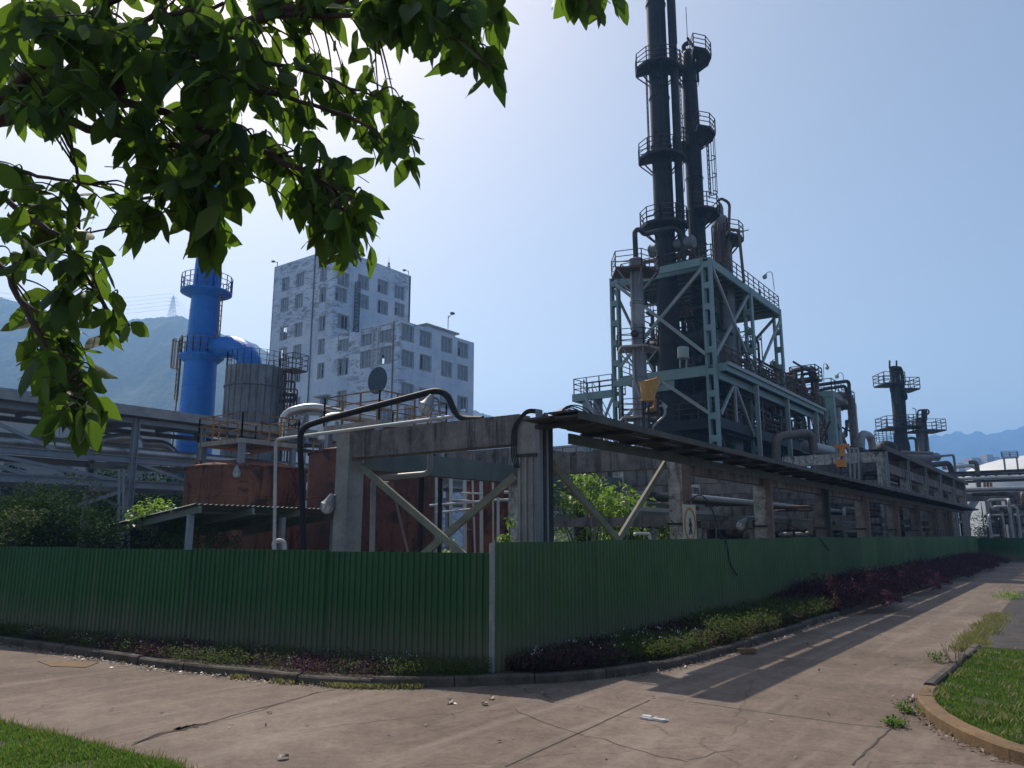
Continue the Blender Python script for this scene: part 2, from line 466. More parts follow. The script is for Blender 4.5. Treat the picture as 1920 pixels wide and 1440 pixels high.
M['purple'] = leafy('purple_leaf', [(0.026,0.012,0.020), (0.055,0.022,0.040), (0.095,0.042,0.062), (0.05,0.035,0.03)], 0.25, (0.15,0.05,0.08), 0.7, 0.15)
M['flower'] = leafy('small_pale_flower', [(0.5,0.5,0.48), (0.6,0.6,0.58)], 0.1, (0.5,0.5,0.5))
M['grass'] = leafy('grass_blade', [(0.022,0.055,0.008), (0.038,0.09,0.012), (0.06,0.13,0.018), (0.13,0.13,0.05), (0.03,0.07,0.01)], 0.4, (0.17,0.30,0.045), 0.7, 0.15)  # darkened overall: shade on the left lawn is put into the blade colour
M['dry_leaf'] = leafy('fallen_dry_leaf', [(0.10,0.07,0.05), (0.17,0.12,0.09), (0.26,0.21,0.17), (0.12,0.085,0.06)], 0.0)
M['dry_grass'] = leafy('dry_grass_blade', [(0.20,0.17,0.07), (0.26,0.24,0.12), (0.13,0.16,0.05)], 0.3, (0.35,0.35,0.10))

def hill_mat():
    m, nt, b = new_mat('forested_hillside')
    p = pos_node(nt)
    f = noise(nt, p, 0.012, 12, 0.7)
    col = ramp(nt, f, [(0.35, (0.018,0.04,0.03)), (0.53, (0.04,0.07,0.035)), (0.70, (0.17,0.19,0.09))])
    f2 = noise(nt, p, 0.12, 6, 0.8)
    col = mix(nt, 0.8, col, ramp(nt, f2, [(0.35, G3(0.3)), (0.65, G3(1.2))]), 'MULTIPLY')
    nt.links.new(col, b.inputs['Base Color']); b.inputs['Roughness'].default_value = 1.0
    bump(nt, b, f2, 1.0, 6.0)
    return m
M['hill'] = hill_mat()

def fence_mat(name, c1, c2):
    m, nt, b = new_mat(name)
    p = pos_node(nt)
    f = noise(nt, p, 1.0, 6, 0.6)
    col = ramp(nt, f, [(0.3, c1), (0.7, c2)])
    ps = pos_node(nt, (1,1,0.06)); s = noise(nt, ps, 6.0, 6, 0.75)
    col = mix(nt, ramp(nt, s, [(0.52, G3(0)), (0.72, G3(0.5))]), col, (0.10,0.12,0.09))
    oi = N(nt, 'ShaderNodeObjectInfo')
    col = mix(nt, 1.0, col, ramp(nt, oi.outputs['Random'], [(0.0, (0.78,0.80,0.80)), (0.5, (1.0,1.0,1.0)), (1.0, (1.22,1.14,1.12))]), 'MULTIPLY')
    # dust splashed up from the soil along the foot
    g = N(nt, "ShaderNodeNewGeometry"); sx = N(nt, "ShaderNodeSeparateXYZ"); nt.links.new(g.outputs['Position'], sx.inputs[0])
    ad = N(nt, "ShaderNodeMath", operation='MULTIPLY_ADD'); nt.links.new(s, ad.inputs[0]); ad.inputs[1].default_value = -0.5; nt.links.new(sx.outputs['Z'], ad.inputs[2])
    col = mix(nt, ramp(nt, ad.outputs[0], [(0.0, G3(0.85)), (0.28, G3(0.35)), (0.6, G3(0))]), col, (0.13,0.115,0.08))
    nt.links.new(col, b.inputs['Base Color']); b.inputs['Roughness'].default_value = 0.5; b.inputs['Specular IOR Level'].default_value = 0.4
    return m
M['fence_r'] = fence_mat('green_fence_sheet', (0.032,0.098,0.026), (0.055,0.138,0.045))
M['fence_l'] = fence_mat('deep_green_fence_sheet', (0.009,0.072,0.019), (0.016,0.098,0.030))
M['fence_back'] = weathered('fence_post_steel', (0.25,0.27,0.24), (0.38,0.40,0.36), 3.0, 0.6)
# ================================================================== SETTING
def catmull(pts, sub=6):
    P = [Vector((p[0], p[1], 0)) for p in pts]; out = []
    for i in range(len(P)-1):
        a = P[max(i-1, 0)]; b = P[i]; c = P[i+1]; d = P[min(i+2, len(P)-1)]
        for k in range(sub):
            t = k/sub
            out.append(0.5*((2*b) + (-a+c)*t + (2*a-5*b+4*c-d)*t*t + (-a+3*b-3*c+d)*t**3))
    out.append(P[-1]); return [(p.x, p.y) for p in out]

def hnoise(x, y, s=1.0):
    return (math.sin(x*1.7*s + 1.3*math.sin(y*0.9*s)) + math.sin(y*2.3*s + 1.1*math.sin(x*1.3*s)) + 0.5*math.sin((x+y)*5.1*s)) / 2.5

b_ = MB(); b_.box(-3500, 3500, -500, 3800, -0.6, -0.03); struct(b_.build('ground', M['ground']))
b_ = MB(); b_.box(-60, 14, -12, 110, -0.3, 0.0); struct(b_.build('road', M['road']))

KERB = [(-40,5.2),(-24,5.6),(-15.1,5.86),(-12.6,6.0),(-10.5,6.12),(-9.5,6.26),(-8.7,6.40),(-8.0,6.53),(-7.2,6.83),(-6.6,7.25),(-6.0,7.87),(-5.4,8.6),(-5.0,9.5),(-4.75,10.8),(-4.66,12.6),(-4.66,15),(-4.66,20),(-4.62,28),(-4.55,40),(-4.5,62)]
KS = catmull(KERB, 5)
FC = Vector((-6.21, 8.12, 0))                     # fence corner
FL = (Vector((-15.64, 6.07, 0)) - FC).normalized()   # direction of the left fence
FLEND = FC + FL * 30
def sweep_kerb(path, wdt, hgt, side, mat, name, gap=0.985, jit=0.012, z0=-0.05, block=1.0):
    """kerb stones laid end to end along a path (outer face on the path, body on the given side)"""
    mb = MB()
    # resample into blocks
    P = [Vector((x, y, 0)) for x, y in path]
    L = [0]
    for a, b in zip(P, P[1:]): L.append(L[-1] + (b-a).length)
    def at(s):
        s = max(0, min(L[-1], s))
        for i in range(len(L)-1):
            if s <= L[i+1]:
                t = (s-L[i])/max(1e-9, L[i+1]-L[i]); return P[i].lerp(P[i+1], t)
        return P[-1]
    s = 0
    while s < L[-1] - 0.2:
        e = min(s + block, L[-1])
        q = [at(s + (e-s)*k/4*gap) for k in range(5)]
        dz = rnd.uniform(-jit, jit); off = rnd.uniform(-jit, jit)
        vs = []; fs = []
        for i, p in enumerate(q):
            d = (q[min(i+1,4)] - q[max(i-1,0)]).normalized(); n = Vector((-d.y, d.x, 0)) * side
            o = p + n*off
            ch = 0.02
            for (u, z) in ((0, z0), (0, hgt-ch), (ch, hgt), (wdt-ch, hgt), (wdt, hgt-ch), (wdt, z0)):
                c = o + n*u; vs.append((c.x, c.y, z + (dz if z > 0 else 0) + rnd.uniform(-0.003, 0.003)))
        for i in range(4):
            for k in range(5): fs.append((i*6+k, i*6+k+1, (i+1)*6+k+1, (i+1)*6+k))
        fs.append(tuple(range(6))); fs.append(tuple(range(24, 30))[::-1])
        if side < 0: fs = [f[::-1] for f in fs]
        mb.add(vs, fs); s = e
    return struct(mb.build(name, mat))
sweep_kerb(KS, 0.13, 0.105, 1, M['kerb'], 'kerb')

# planting bed between kerb and fence, gently humped soil
def bed():
    vs = []; fs = []; W = 8; n = len(KS)
    for i, (x, y) in enumerate(KS):
        # matching foot on the fence line
        if y < 8.12 and x < -6.0:
            t = max(0.0, (Vector((x, y, 0)) - FC).dot(FL)); f = FC + FL*t
        else:
            f = Vector((-6.21, max(y, 8.12), 0))
        a = Vector((x, y, 0)); d = (f - a)
        a = a + d.normalized()*0.11; f = f + d.normalized()*0.25
        for k in range(W):
            p = a.lerp(f, k/(W-1))
            vs.append((p.x, p.y, 0.075 + 0.03*math.sin(math.pi*k/(W-1)) + 0.02*hnoise(p.x, p.y, 2)))
    for i in range(n-1):
        for k in range(W-1): fs.append((i*W+k, i*W+k+1, (i+1)*W+k+1, (i+1)*W+k))
    mb = MB().add(vs, fs); return struct(mb.build('soil_bed', M['soil'], smooth=True))
bed()
# yard behind the fences
yp = [(-6.30, 8.25), (-6.30, 64.2), (-3.3, 64.2), (-3.3, 109), (-59, 109), (-59, FLEND.y+1.5), (FLEND.x, FLEND.y+0.1)]
b_ = MB(); b_.prism(yp, -0.2, 0.05); struct(b_.build('yard_ground', M['ground']))

# right lawn with its rounded kerb
RK = catmull([(5,5.2),(2.2,6.1),(0.6,6.85),(-0.6,7.69),(-0.95,8.05),(-1.25,8.5),(-1.53,9.15),(-1.68,9.8),(-1.70,10.4),(-1.68,11.4),(-1.66,12.9),(-1.62,14.4)], 5)
sweep_kerb([p for p in RK if p[1] < 10.3], 0.17, 0.12, -1, M['kerb_orange'], 'kerb', block=0.7, gap=1.0, jit=0.003)
sweep_kerb([p for p in RK if p[1] >= 10.3], 0.12, 0.13, -1, M['kerb'], 'kerb', block=0.9)
lp = [(x+0.13, y+0.02) for x, y in RK] + [(9, 14.4), (9, 5.4)]
b_ = MB(); b_.prism(lp, -0.1, 0.07); struct(b_.build('lawn', M['lawn']))
b_ = MB(); b_.prism([(-1.55,14.48),(12,14.48),(12,30),(-1.9,30),(-1.8,22)], -0.1, 0.035); struct(b_.build('mulch_bed', M['mulch']))
sweep_kerb([(-1.6,14.42),(6,14.42)], 0.06, 0.10, 1, M['kerb'], 'kerb', block=1.5)
# left lawn, low edging
LE = [(-30,2.9),(-12,3.35),(-8.76,3.5),(-8.17,3.56),(-7.32,3.6),(-6.96,3.65),(-6.25,3.7),(-5.95,3.71),(-5.2,3.66),(-4.4,3.4)]
sweep_kerb(LE, 0.07, 0.035, -1, M['kerb'], 'kerb', block=0.8, jit=0.008)
b_ = MB(); b_.prism([(x, y-0.07) for x, y in LE] + [(-4.4,-4),(-30,-4)], -0.1, 0.025); struct(b_.build('lawn', M['lawn']))

# expansion joints and the long cracks in the slab
def crack(pts, wd, seed, name='road_joint', jit=0.02):
    r = random.Random(seed); P = [onz(px, py, 0) for px, py in pts]; q = []
    for a, b in zip(P, P[1:]):
        n = max(2, int((b-a).length/0.15))
        for i in range(n): q.append(a.lerp(b, i/n))
    q.append(P[-1]); vs = []; fs = []
    for i, p in enumerate(q):
        d = (q[min(i+1, len(q)-1)] - q[max(i-1, 0)]).normalized(); n = Vector((-d.y, d.x, 0))
        o = n*r.uniform(-jit, jit); h = wd*r.uniform(0.35, 1.0)
        vs += [(p.x+o.x-n.x*h, p.y+o.y-n.y*h, 0.004), (p.x+o.x+n.x*h, p.y+o.y+n.y*h, 0.004)]
    for i in range(len(q)-1): fs.append((2*i, 2*i+1, 2*i+3, 2*i+2))
    return MB().add(vs, fs)
cr = MB()
for pts, wd, jt in [([(262,1394),(305,1376),(345,1366),(385,1357)], 0.05, 0.05), ([(330,1369),(352,1364),(372,1360)], 0.09, 0.04),
                ([(250,1398),(310,1374),(360,1362),(460,1336),(530,1316),(625,1293)], 0.012, 0.03), ([(330,1372),(470,1338),(560,1310),(600,1297)], 0.008, 0.02),
                ([(948,1438),(1219,1313)], 0.009, 0.006), ([(1240,1308),(1430,1336),(1665,1367)], 0.008, 0.015), ([(1596,1435),(1665,1372),(1690,1345)], 0.012, 0.015),
                ([(560,1370),(760,1345),(960,1330)], 0.005, 0.05), ([(960,1330),(1100,1380),(1240,1418),(1290,1430)], 0.006, 0.05), ([(1290,1425),(1370,1406)], 0.005, 0.05),
                ([(1520,1262),(1700,1262)], 0.006, 0.01), ([(1480,1300),(1700,1330)], 0.004, 0.03), ([(0,1262),(60,1250)], 0.006, 0.01)]:
    c = crack(pts, wd, rnd.random(), jit=jt); cr.add(c.v, c.f)
struct(cr.build('road_joint', M['joint']))
# patched square by the left kerb
pp = [onz(px, py, 0) for px, py in [(70,1240),(185,1243),(160,1252),(95,1250)]]
b_ = MB(); b_.prism([(p.x, p.y) for p in pp][::-1], 0.001, 0.008); tag(b_.build('drain_cover', M['kerb_orange']), 'orange rusty drain cover let into the road near the left kerb', 'drain cover')

# ------------------------------------------------------------------ fences of profiled sheet
def sheet(p, q, z0, z1, mat, parent, pitch=0.13, amp=0.011, out=None):
    """trapezoid-ribbed panel, real 3 cm deep folded sheet"""
    p = Vector(p); q = Vector(q); d = q-p; L = d.length; d.normalize(); n = Vector((d.y, -d.x, 0))
    if out is not None and n.dot(Vector(out)) < 0: n = -n
    s = 0; prof = []
    while s < L - 1e-4:
        for u, a in ((0, 0), (0.50, 0), (0.62, 1), (0.88, 1)):
            if s + u*pitch < L: prof.append((s + u*pitch, a*amp*2))
        s += pitch
    prof.append((L, 0)); vs = []; fs = []
    for k in range(2):
        for u, a in prof:
            c = p + d*u + n*(a - 0.004*k)
            vs += [(c.x, c.y, z0), (c.x, c.y, z1)]
    m = len(prof)
    for i in range(m-1):
        fs.append((2*i, 2*i+2, 2*i+3, 2*i+1)); j = 2*m + 2*i; fs.append((j, j+1, j+3, j+2))
        fs.append((2*i+1, 2*i+3, j+3, j+1))
    return MB().add(vs, fs).build('panel', mat, parent)
def fence(name, p, q, z0, z1, mat, label, out, seg=2.6, jit=0.02, pitch=0.13):
    p = Vector(p); q = Vector(q); r = root(name, p, label, 'fence'); L = (q-p).length; d = (q-p).normalized(); n = Vector(out)
    k = int(round(L/seg))
    for i in range(k):
        a = p + d*(L*i/k); b = p + d*(L*(i+1)/k)
        dz = rnd.uniform(-jit, jit); tl = 0.006*(i % 2); rnd.random()
        sheet(a + n*tl, b + d*0.05 + n*tl, z0, z1 + dz, mat, r, pitch, out=out)
        MB().box(a.x - n.x*0.06-0.025, a.x - n.x*0.06+0.025, a.y - n.y*0.06-0.025, a.y - n.y*0.06+0.025, 0, z1-0.03).build('post', M['fence_back'], r)
    for z in (0.45, 1.25):
        MB().bar(p - n*0.045 + Vector((0,0,z)), q - n*0.045 + Vector((0,0,z)), 0.04, 0.04).build('rail', M['fence_back'], r)
    return r
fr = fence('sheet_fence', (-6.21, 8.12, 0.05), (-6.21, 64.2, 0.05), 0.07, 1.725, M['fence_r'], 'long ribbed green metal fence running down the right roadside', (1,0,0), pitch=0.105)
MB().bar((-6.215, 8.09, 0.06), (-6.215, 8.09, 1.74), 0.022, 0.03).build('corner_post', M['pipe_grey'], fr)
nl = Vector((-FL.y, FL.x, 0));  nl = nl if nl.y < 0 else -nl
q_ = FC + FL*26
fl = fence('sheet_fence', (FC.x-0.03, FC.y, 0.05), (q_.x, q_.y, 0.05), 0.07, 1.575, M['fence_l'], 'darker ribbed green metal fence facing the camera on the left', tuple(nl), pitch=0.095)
fe = fence('sheet_fence', (-6.2, 64.3, 0.05), (6, 64.3, 0.05), 0.07, 1.62, M['fence_l'], 'distant green metal fence closing off the far end of the road', (0,-1,0))

# ------------------------------------------------------------------ ground vegetation
def leaves(n, cx, cy, cz, sizes, up=0.5, aspect=0.45, seed=1, updir=None):
    """n diamond-shaped folded leaves at given centres; returns V, F (quads)"""
    r = np.random.RandomState(seed)
    th = r.uniform(0, 2*math.pi, n); el = r.normal(up, 0.45, n)
    d = np.stack([np.cos(th)*np.cos(el), np.sin(th)*np.cos(el), np.sin(el)], 1)
    a = np.cross(d, np.array([0,0,1.0])) + r.normal(0, 0.35, (n,3)); a /= np.linalg.norm(a, axis=1)[:,None]
    b = np.cross(a, d)
    c = np.stack([cx, cy, cz], 1); L = sizes[:,None]; W = L*aspect
    v0 = c; v1 = c + d*L*0.45 + a*W*0.5 + b*L*0.05; v2 = c + d*L - b*L*0.12; v3 = c + d*L*0.45 - a*W*0.5 + b*L*0.05
    V = np.stack([v0, v1, v2, v3], 1).reshape(-1, 3); Fa = np.arange(n*4).reshape(n, 4)
    return V, Fa
def plants(spots, per, h, size, seed, up=0.6, aspect=0.45, spread=0.10):
    """spots: (k,3) feet; scatter leaves up each plant"""
    r = np.random.RandomState(seed); k = len(spots); S = np.repeat(spots, per, 0); n = len(S)
    hh = np.repeat(r.uniform(0.4, 1.0, k)*h, per); t = r.uniform(0.05, 1, n)
    rad = spread*(0.35 + t)
    th = r.uniform(0, 2*math.pi, n); rr = rad*np.sqrt(r.uniform(0,1,n))
    return leaves(n, S[:,0]+np.cos(th)*rr, S[:,1]+np.sin(th)*rr, S[:,2]+t*hh, size*r.uniform(0.6,1.3,n), up, aspect, seed+1)
def patchy(n, f, seed, dens):
    """rejection-sample n feet from generator f with density function dens(x,y)"""
    r = np.random.RandomState(seed); out = []
    while len(out) < n:
        x, y, z = f(r)
        if r.rand() < dens(x, y): out.append((x, y, z))
    return np.array(out)
def left_bed(r):
    t = r.uniform(-0.0, 16); f = FC + FL*t
    x = f.x; ky = np.interp(x, [p[0] for p in KS[:60]], [p[1] for p in KS[:60]])
    return x, ky + 0.12 + (f.y - 0.03 - ky - 0.12)*r.uniform(0,1)**1.1, 0.09
def right_bed(r, y0=8.3, y1=20, xo=-4.8):
    y = r.uniform(y0, y1)
    kx = np.interp(y, [9.4,10.8,12.6,60], [-5.05,-4.75,-4.66,-4.5]) if y > 9.4 else np.interp(y, [7.9,8.6,9.4], [-6.0,-5.4,-5.05])
    return -6.14 + (kx - 0.12 + 6.14)*r.uniform(0,1), y, 0.10
dn = lambda s, lo: (lambda x, y: min(1, max(lo, 0.5 + 0.9*hnoise(x, y, s))))
sp = patchy(2300, left_bed, 1, dn(1.1, 0.12)); V, Fa = plants(sp, 12, 0.23, 0.04, 2)
tag(raw('weeds', V, Fa, M['weed']), kind='stuff')
sp = patchy(950, left_bed, 3, lambda x, y: min(1, max(0.04, 0.3 - 0.9*hnoise(x, y, 1.1)))); V, Fa = plants(sp, 12, 0.19, 0.042, 4)
tag(raw('purple_groundcover', V, Fa, M['purple']), kind='stuff')
sp = patchy(170, left_bed, 5, lambda x, y: 1.0 if hnoise(x*1.3, y, 1.9) > 0.35 else 0.03); sp[:,2] += 0.06 + nrs.uniform(0, 0.12, len(sp)); V, Fa = plants(sp, 3, 0.05, 0.020, 6, 1.2, 0.9, 0.06)
tag(raw('wild_flowers', V, Fa, M['flower']), kind='stuff')
sp = patchy(2600, right_bed, 7, dn(0.8, 0.12)); V, Fa = plants(sp, 12, 0.26, 0.05, 8)
tag(raw('weeds', V, Fa, M['weed']), kind='stuff')
sp = patchy(2300, right_bed, 9, lambda x, y: min(1, max(0.10, 0.45 - 0.9*hnoise(x, y, 0.8)))); V, Fa = plants(sp, 12, 0.24, 0.055, 10)
tag(raw('purple_groundcover', V, Fa, M['purple']), kind='stuff')
sp = patchy(60, lambda r: right_bed(r, 8.3, 12), 11, lambda x, y: 1); sp[:,2] += 0.2; V, Fa = plants(sp, 3, 0.08, 0.025, 12, 1.2, 0.9, 0.05)
tag(raw('wild_flowers', V, Fa, M['flower']), kind='stuff')
# taller green weeds with one bushy clump over the kerb
sp = np.array([(-5.0+rnd.gauss(0,0.16), 12.7+rnd.gauss(0,0.25), 0.1) for _ in range(90)]); V, Fa = plants(sp, 26, 0.42, 0.055, 14)
tag(raw('leafy_weed', V, Fa, M['weed']), 'bushy green weed clump leaning over the right-hand kerb', 'weed')
sp = np.array([(rnd.uniform(-6.1,-4.75), rnd.uniform(13.5,19.5), 0.1) for _ in range(1100)]); V, Fa = plants(sp, 14, 0.36, 0.06, 15)
tag(raw('weeds', V, Fa, M['weed']), kind='stuff')
# hedge-like mass of purple plants further down, spilling over the kerb
def purple_mass():
    r = np.random.RandomState(21); n = 64000; y = 17.5 + 40*r.uniform(0,1,n)**1.5; u = r.uniform(0,1,n)
    w = 2.0 + 0.25*np.sin(y*0.7) + 0.15*np.sin(y*2.1)
    w = np.where(y < 20.5, w*np.clip((y-16.8)/3.4, 0.25, 1), w)
    x = -6.12 + u*w
    hmp = 0.52 + 0.14*np.sin(y*1.3+1) + 0.10*np.sin(y*3.1 + x*2)
    top = hmp*np.sqrt(np.clip(1-(u*2-0.85)**2*0.72, 0.05, 1)); top = np.where(y < 20.5, top*np.clip((y-16.2)/4.2, 0.2, 1), top)
    z = 0.08 + top*np.sqrt(r.uniform(0.15,1,n))*(1+0.1*r.normal(size=n))
    return leaves(n, x, y, z, 0.075*r.uniform(0.6,1.35,n)*(1+(y-18)*0.012), 0.6, 0.42, 22)
V, Fa = purple_mass(); tag(raw('purple_groundcover', V, Fa, M['purple']), kind='stuff')

def grass(poly_f, n, h, seed, mat, name, wdt=0.006, z=0.07, lean=0.35):
    r = np.random.RandomState(seed); P = []
    while len(P) < n:
        p = poly_f(r)
        if p is not None: P.append(p)
    P = np.array(P); th = r.uniform(0, math.pi*2, n); hh = h*r.uniform(0.45, 1.25, n)*P[:,2]
    lx = np.cos(th)*lean*hh; ly = np.sin(th)*lean*hh; px = -np.sin(th)*wdt; py = np.cos(th)*wdt
    z0 = np.full(n, z)
    v0 = np.stack([P[:,0]-px, P[:,1]-py, z0], 1); v1 = np.stack([P[:,0]+px, P[:,1]+py, z0], 1)
    v2 = np.stack([P[:,0]+lx*0.35+px*0.8, P[:,1]+ly*0.35+py*0.8, z0+hh*0.6], 1); v3 = np.stack([P[:,0]+lx, P[:,1]+ly, z0+hh], 1)
    V = np.stack([v0, v1, v2, v3], 1).reshape(-1,3); Fa = np.arange(n*4).reshape(n,4)
    return tag(raw(name, V, Fa, mat), kind='stuff')
RX = [p[1] for p in RK]; RY = [p[0] for p in RK]
def rl(r):
    y = r.uniform(6.6, 14.35)
    kx = np.interp(y, RX, RY) + 0.15
    x = kx + r.uniform(0,1)**1.25*4.6
    if hnoise(x*1.1, y*1.3, 3.1) + 0.5*hnoise(x, y, 7.0) < -0.35 and r.rand() < 0.75: return None
    return (x, y, 0.75 + 0.3*hnoise(x, y, 2.2))
grass(rl, 90000, 0.045, 31, M['grass'], 'grass', 0.006)
def ll(r):
    x = r.uniform(-9.4, -4.6); ky = np.interp(x, [p[0] for p in LE], [p[1] for p in LE]) - 0.08
    y = ky - r.uniform(0,1)**1.2*1.6
    if y < 1.8: return None
    if hnoise(x*1.1, y*1.3, 3.1) + 0.5*hnoise(x, y, 7.0) < -0.35 and r.rand() < 0.7: return None
    return (x, y, 0.8 + 0.4*hnoise(x, y, 2.5))
grass(ll, 55000, 0.05, 32, M['grass'], 'grass', 0.005, 0.025)
def rl2(r):
    q = rl(r)
    if q is None or hnoise(q[0], q[1], 4.0) < 0.1: return None
    return q
grass(rl2, 5000, 0.085, 38, M['dry_grass'], 'grass', 0.005, lean=0.7)
grass(lambda r: ll(r), 2000, 0.06, 39, M['dry_grass'], 'grass', 0.004, 0.025, lean=0.7)
def tall(r):
    x = r.uniform(-9.4, -5.3); ky = np.interp(x, [p[0] for p in LE], [p[1] for p in LE])
    if math.sin(x*7)+math.sin(x*17+1) < 0.2 and r.rand() < 0.85: return None
    return (x, ky + r.normal(-0.05, 0.04), 1.0)
grass(tall, 800, 0.085, 33, M['dry_grass'], 'grass', 0.004, 0.0, 0.25)
def kg(r):
    y = r.uniform(14.3, 21); return (-1.72 + 0.05*math.sin(y*3) + r.normal(0, 0.10), y, 1.0)
grass(kg, 4500, 0.10, 34, M['dry_grass'], 'grass', 0.006, 0.0, 0.6)
def kg2(r):
    t = r.uniform(0, 1); p = KS[int(36 + t*3)] if r.rand() < 0 else None
    x = r.uniform(-9.0, -6.6); ky = np.interp(x, [q[0] for q in KS[:60]], [q[1] for q in KS[:60]])
    if r.rand() > max(0.02, 0.35 + 0.9*math.sin(x*5.1+1)*math.sin(x*2.3)): return None
    return (x, ky - abs(r.normal(0, 0.06)), 0.8)
grass(kg2, 1500, 0.07, 35, M['dry_grass'], 'grass', 0.006, 0.0, 0.7)
# dead leaves drifted against the kerbs
def litter(n, f, seed):
    r = np.random.RandomState(seed); P = np.array([f(r) for _ in range(n)])
    V, Fa = leaves(n, P[:,0], P[:,1], P[:,2], 0.055*r.uniform(0.5,1.3,n), 0.12, 0.5, seed)
    V[:,2] = np.maximum(V[:,2], 0.006); return V, Fa
def lf(r):
    x = r.uniform(-15, -6.6); ky = np.interp(x, [q[0] for q in KS[:60]], [q[1] for q in KS[:60]])
    return (x, ky - abs(r.normal(0, 0.10 if x < -8 else 0.04)) - 0.02, 0.012)
V, Fa = litter(750, lf, 41); tag(raw('leaf_litter', V, Fa, M['dry_leaf']), kind='stuff')
V, Fa = litter(140, lambda r: (r.uniform(-9, -1.8), r.uniform(4.2, 16), 0.010), 47); V = V.copy(); tag(raw('leaf_litter', V, Fa, M['dry_leaf']), kind='stuff')
def lf2(r):
    y = r.uniform(9.0, 19); kx = np.interp(y, [q[1] for q in KS[50:]], [q[0] for q in KS[50:]])
    return (kx + abs(r.normal(0, 0.08)) + 0.03, y, 0.012)
V, Fa = litter(420, lf2, 42); tag(raw('leaf_litter', V, Fa, M['dry_leaf']), kind='stuff')
def lf3(r):
    y = r.uniform(7.0, 10.0); kx = np.interp(y, RX, RY); return (kx - abs(r.normal(0, 0.08)) - 0.02, y, 0.012)
V, Fa = litter(220, lf3, 43); tag(raw('leaf_litter', V, Fa, M['dry_leaf']), kind='stuff')
V, Fa = litter(60, lambda r: (r.uniform(-1.2, 2.5), r.uniform(8.5, 14), 0.11), 44); tag(raw('leaf_litter', V, Fa, M['dry_leaf']), kind='stuff')
def curled_leaf(px, py, s, label, mat=None):
    p = onz(px, py, 0.0); mb = MB(); a = rnd.uniform(0, 6.28); vs = []; fs = []
    for i in range(6):
        t = i/5; wv = math.sin(math.pi*min(1, t*0.9+0.08))*0.32
        for k in (-1, 0, 1):
            u = (t-0.5)*s; v = k*wv*s; z = 0.006 + abs(k)*0.35*s*(0.4+t*0.6)*0.6 + 0.12*s*math.sin(t*3)
            vs.append((p.x + u*math.cos(a)-v*math.sin(a), p.y + u*math.sin(a)+v*math.cos(a), z))
    for i in range(5):
        for k in range(2): fs.append((i*3+k, i*3+k+1, i*3+k+4, i*3+k+3))
    o = mb.add(vs, fs).build('fallen_leaf', mat or M['dry_leaf']); tag(o, label, 'leaf', 'fallen leaves on the road')
curled_leaf(843, 1319, 0.13, 'curled brown leaf on the road, leftmost of the three below the kerb')
curled_leaf(909, 1322, 0.10, 'curled brown leaf on the road, middle one below the fence corner')
curled_leaf(921, 1311, 0.11, 'curled brown leaf on the road, nearest the kerb at the fence corner')
curled_leaf(1017, 1301, 0.07, 'small dark leaf in the shadow edge on the road')
curled_leaf(505, 1338, 0.06, 'tiny dark leaf beside the long road crack')
curled_leaf(530, 1424, 0.11, 'twiggy brown leaf near the bottom edge of the road')
p = onz(1222, 1350, 0); sc = MB()
for k in range(5):
    a = rnd.uniform(0, 6.28); x = p.x + rnd.uniform(-0.10, 0.10); y = p.y + rnd.uniform(-0.05, 0.05); q = []
    for j in range(6):
        r_ = rnd.uniform(0.015, 0.055); q.append((x + r_*math.cos(a+j*1.047)*1.5, y + r_*math.sin(a+j*1.047)))
    sc.prism(q, 0.003, 0.012+0.004*k)
tag(sc.build('paper_scrap', M['white_pipe']), 'torn scrap of white paper lying in the middle of the road', 'litter')
p = onz(1402, 1226, 0); b_ = MB(); b_.bar((p.x-0.10, p.y-0.06, 0.04), (p.x+0.10, p.y+0.07, 0.05), 0.11, 0.06); b_.bar((p.x-0.2, p.y+0.1, 0.02), (p.x-0.12, p.y+0.2, 0.03), 0.09, 0.05)
tag(b_.build('broken_brick', M['kerb_orange']), 'broken orange brick lying against the right-hand kerb', 'brick')
for px, py, h, sd, lb in [(1703,1338,0.10,51,'leafy green weed in the road beside the curved orange kerb'), (1676,1362,0.07,52,'low grassy weed in the road joint below the leafier one'), (1760,1242,0.16,53,'pale flowering weed at the kerb tip of the right lawn'), (1895,1125,0.30,54,'bushy green plant at the edge of the mulch bed on the right')]:
    p = onz(px, py, 0); k = 8 if h < 0.2 else 40
    s_ = np.array([(p.x + rnd.gauss(0, 0.05 if h < 0.2 else 0.22), p.y + rnd.gauss(0, 0.04 if h < 0.2 else 0.25), 0.0) for _ in range(k)])
    V, Fa = plants(s_, 16, h, 0.055, sd); tag(raw('road_weed', V, Fa, M['grass'] if h < 0.2 else M['shrub_bright']), lb, 'weed')
# a leafless dry stalk in front of the lawn kerb tip
st = MB(); p = onz(1795, 1262, 0)
for k in range(9):
    a = rnd.uniform(0, 6.28); q0 = (p.x, p.y, 0); q1 = (p.x + 0.12*math.cos(a), p.y+0.12*math.sin(a), rnd.uniform(0.2, 0.42)); st.tube([q0, q1], 0.004, 4)
    st.tube([q1, (q1[0]+rnd.uniform(-0.05,0.05), q1[1]+rnd.uniform(-0.05,0.05), q1[2]+0.08)], 0.003, 4)
tag(st.build('dry_stalks', M['dry_leaf']), 'dry leafless stalks standing in front of the lawn kerb', 'weed')

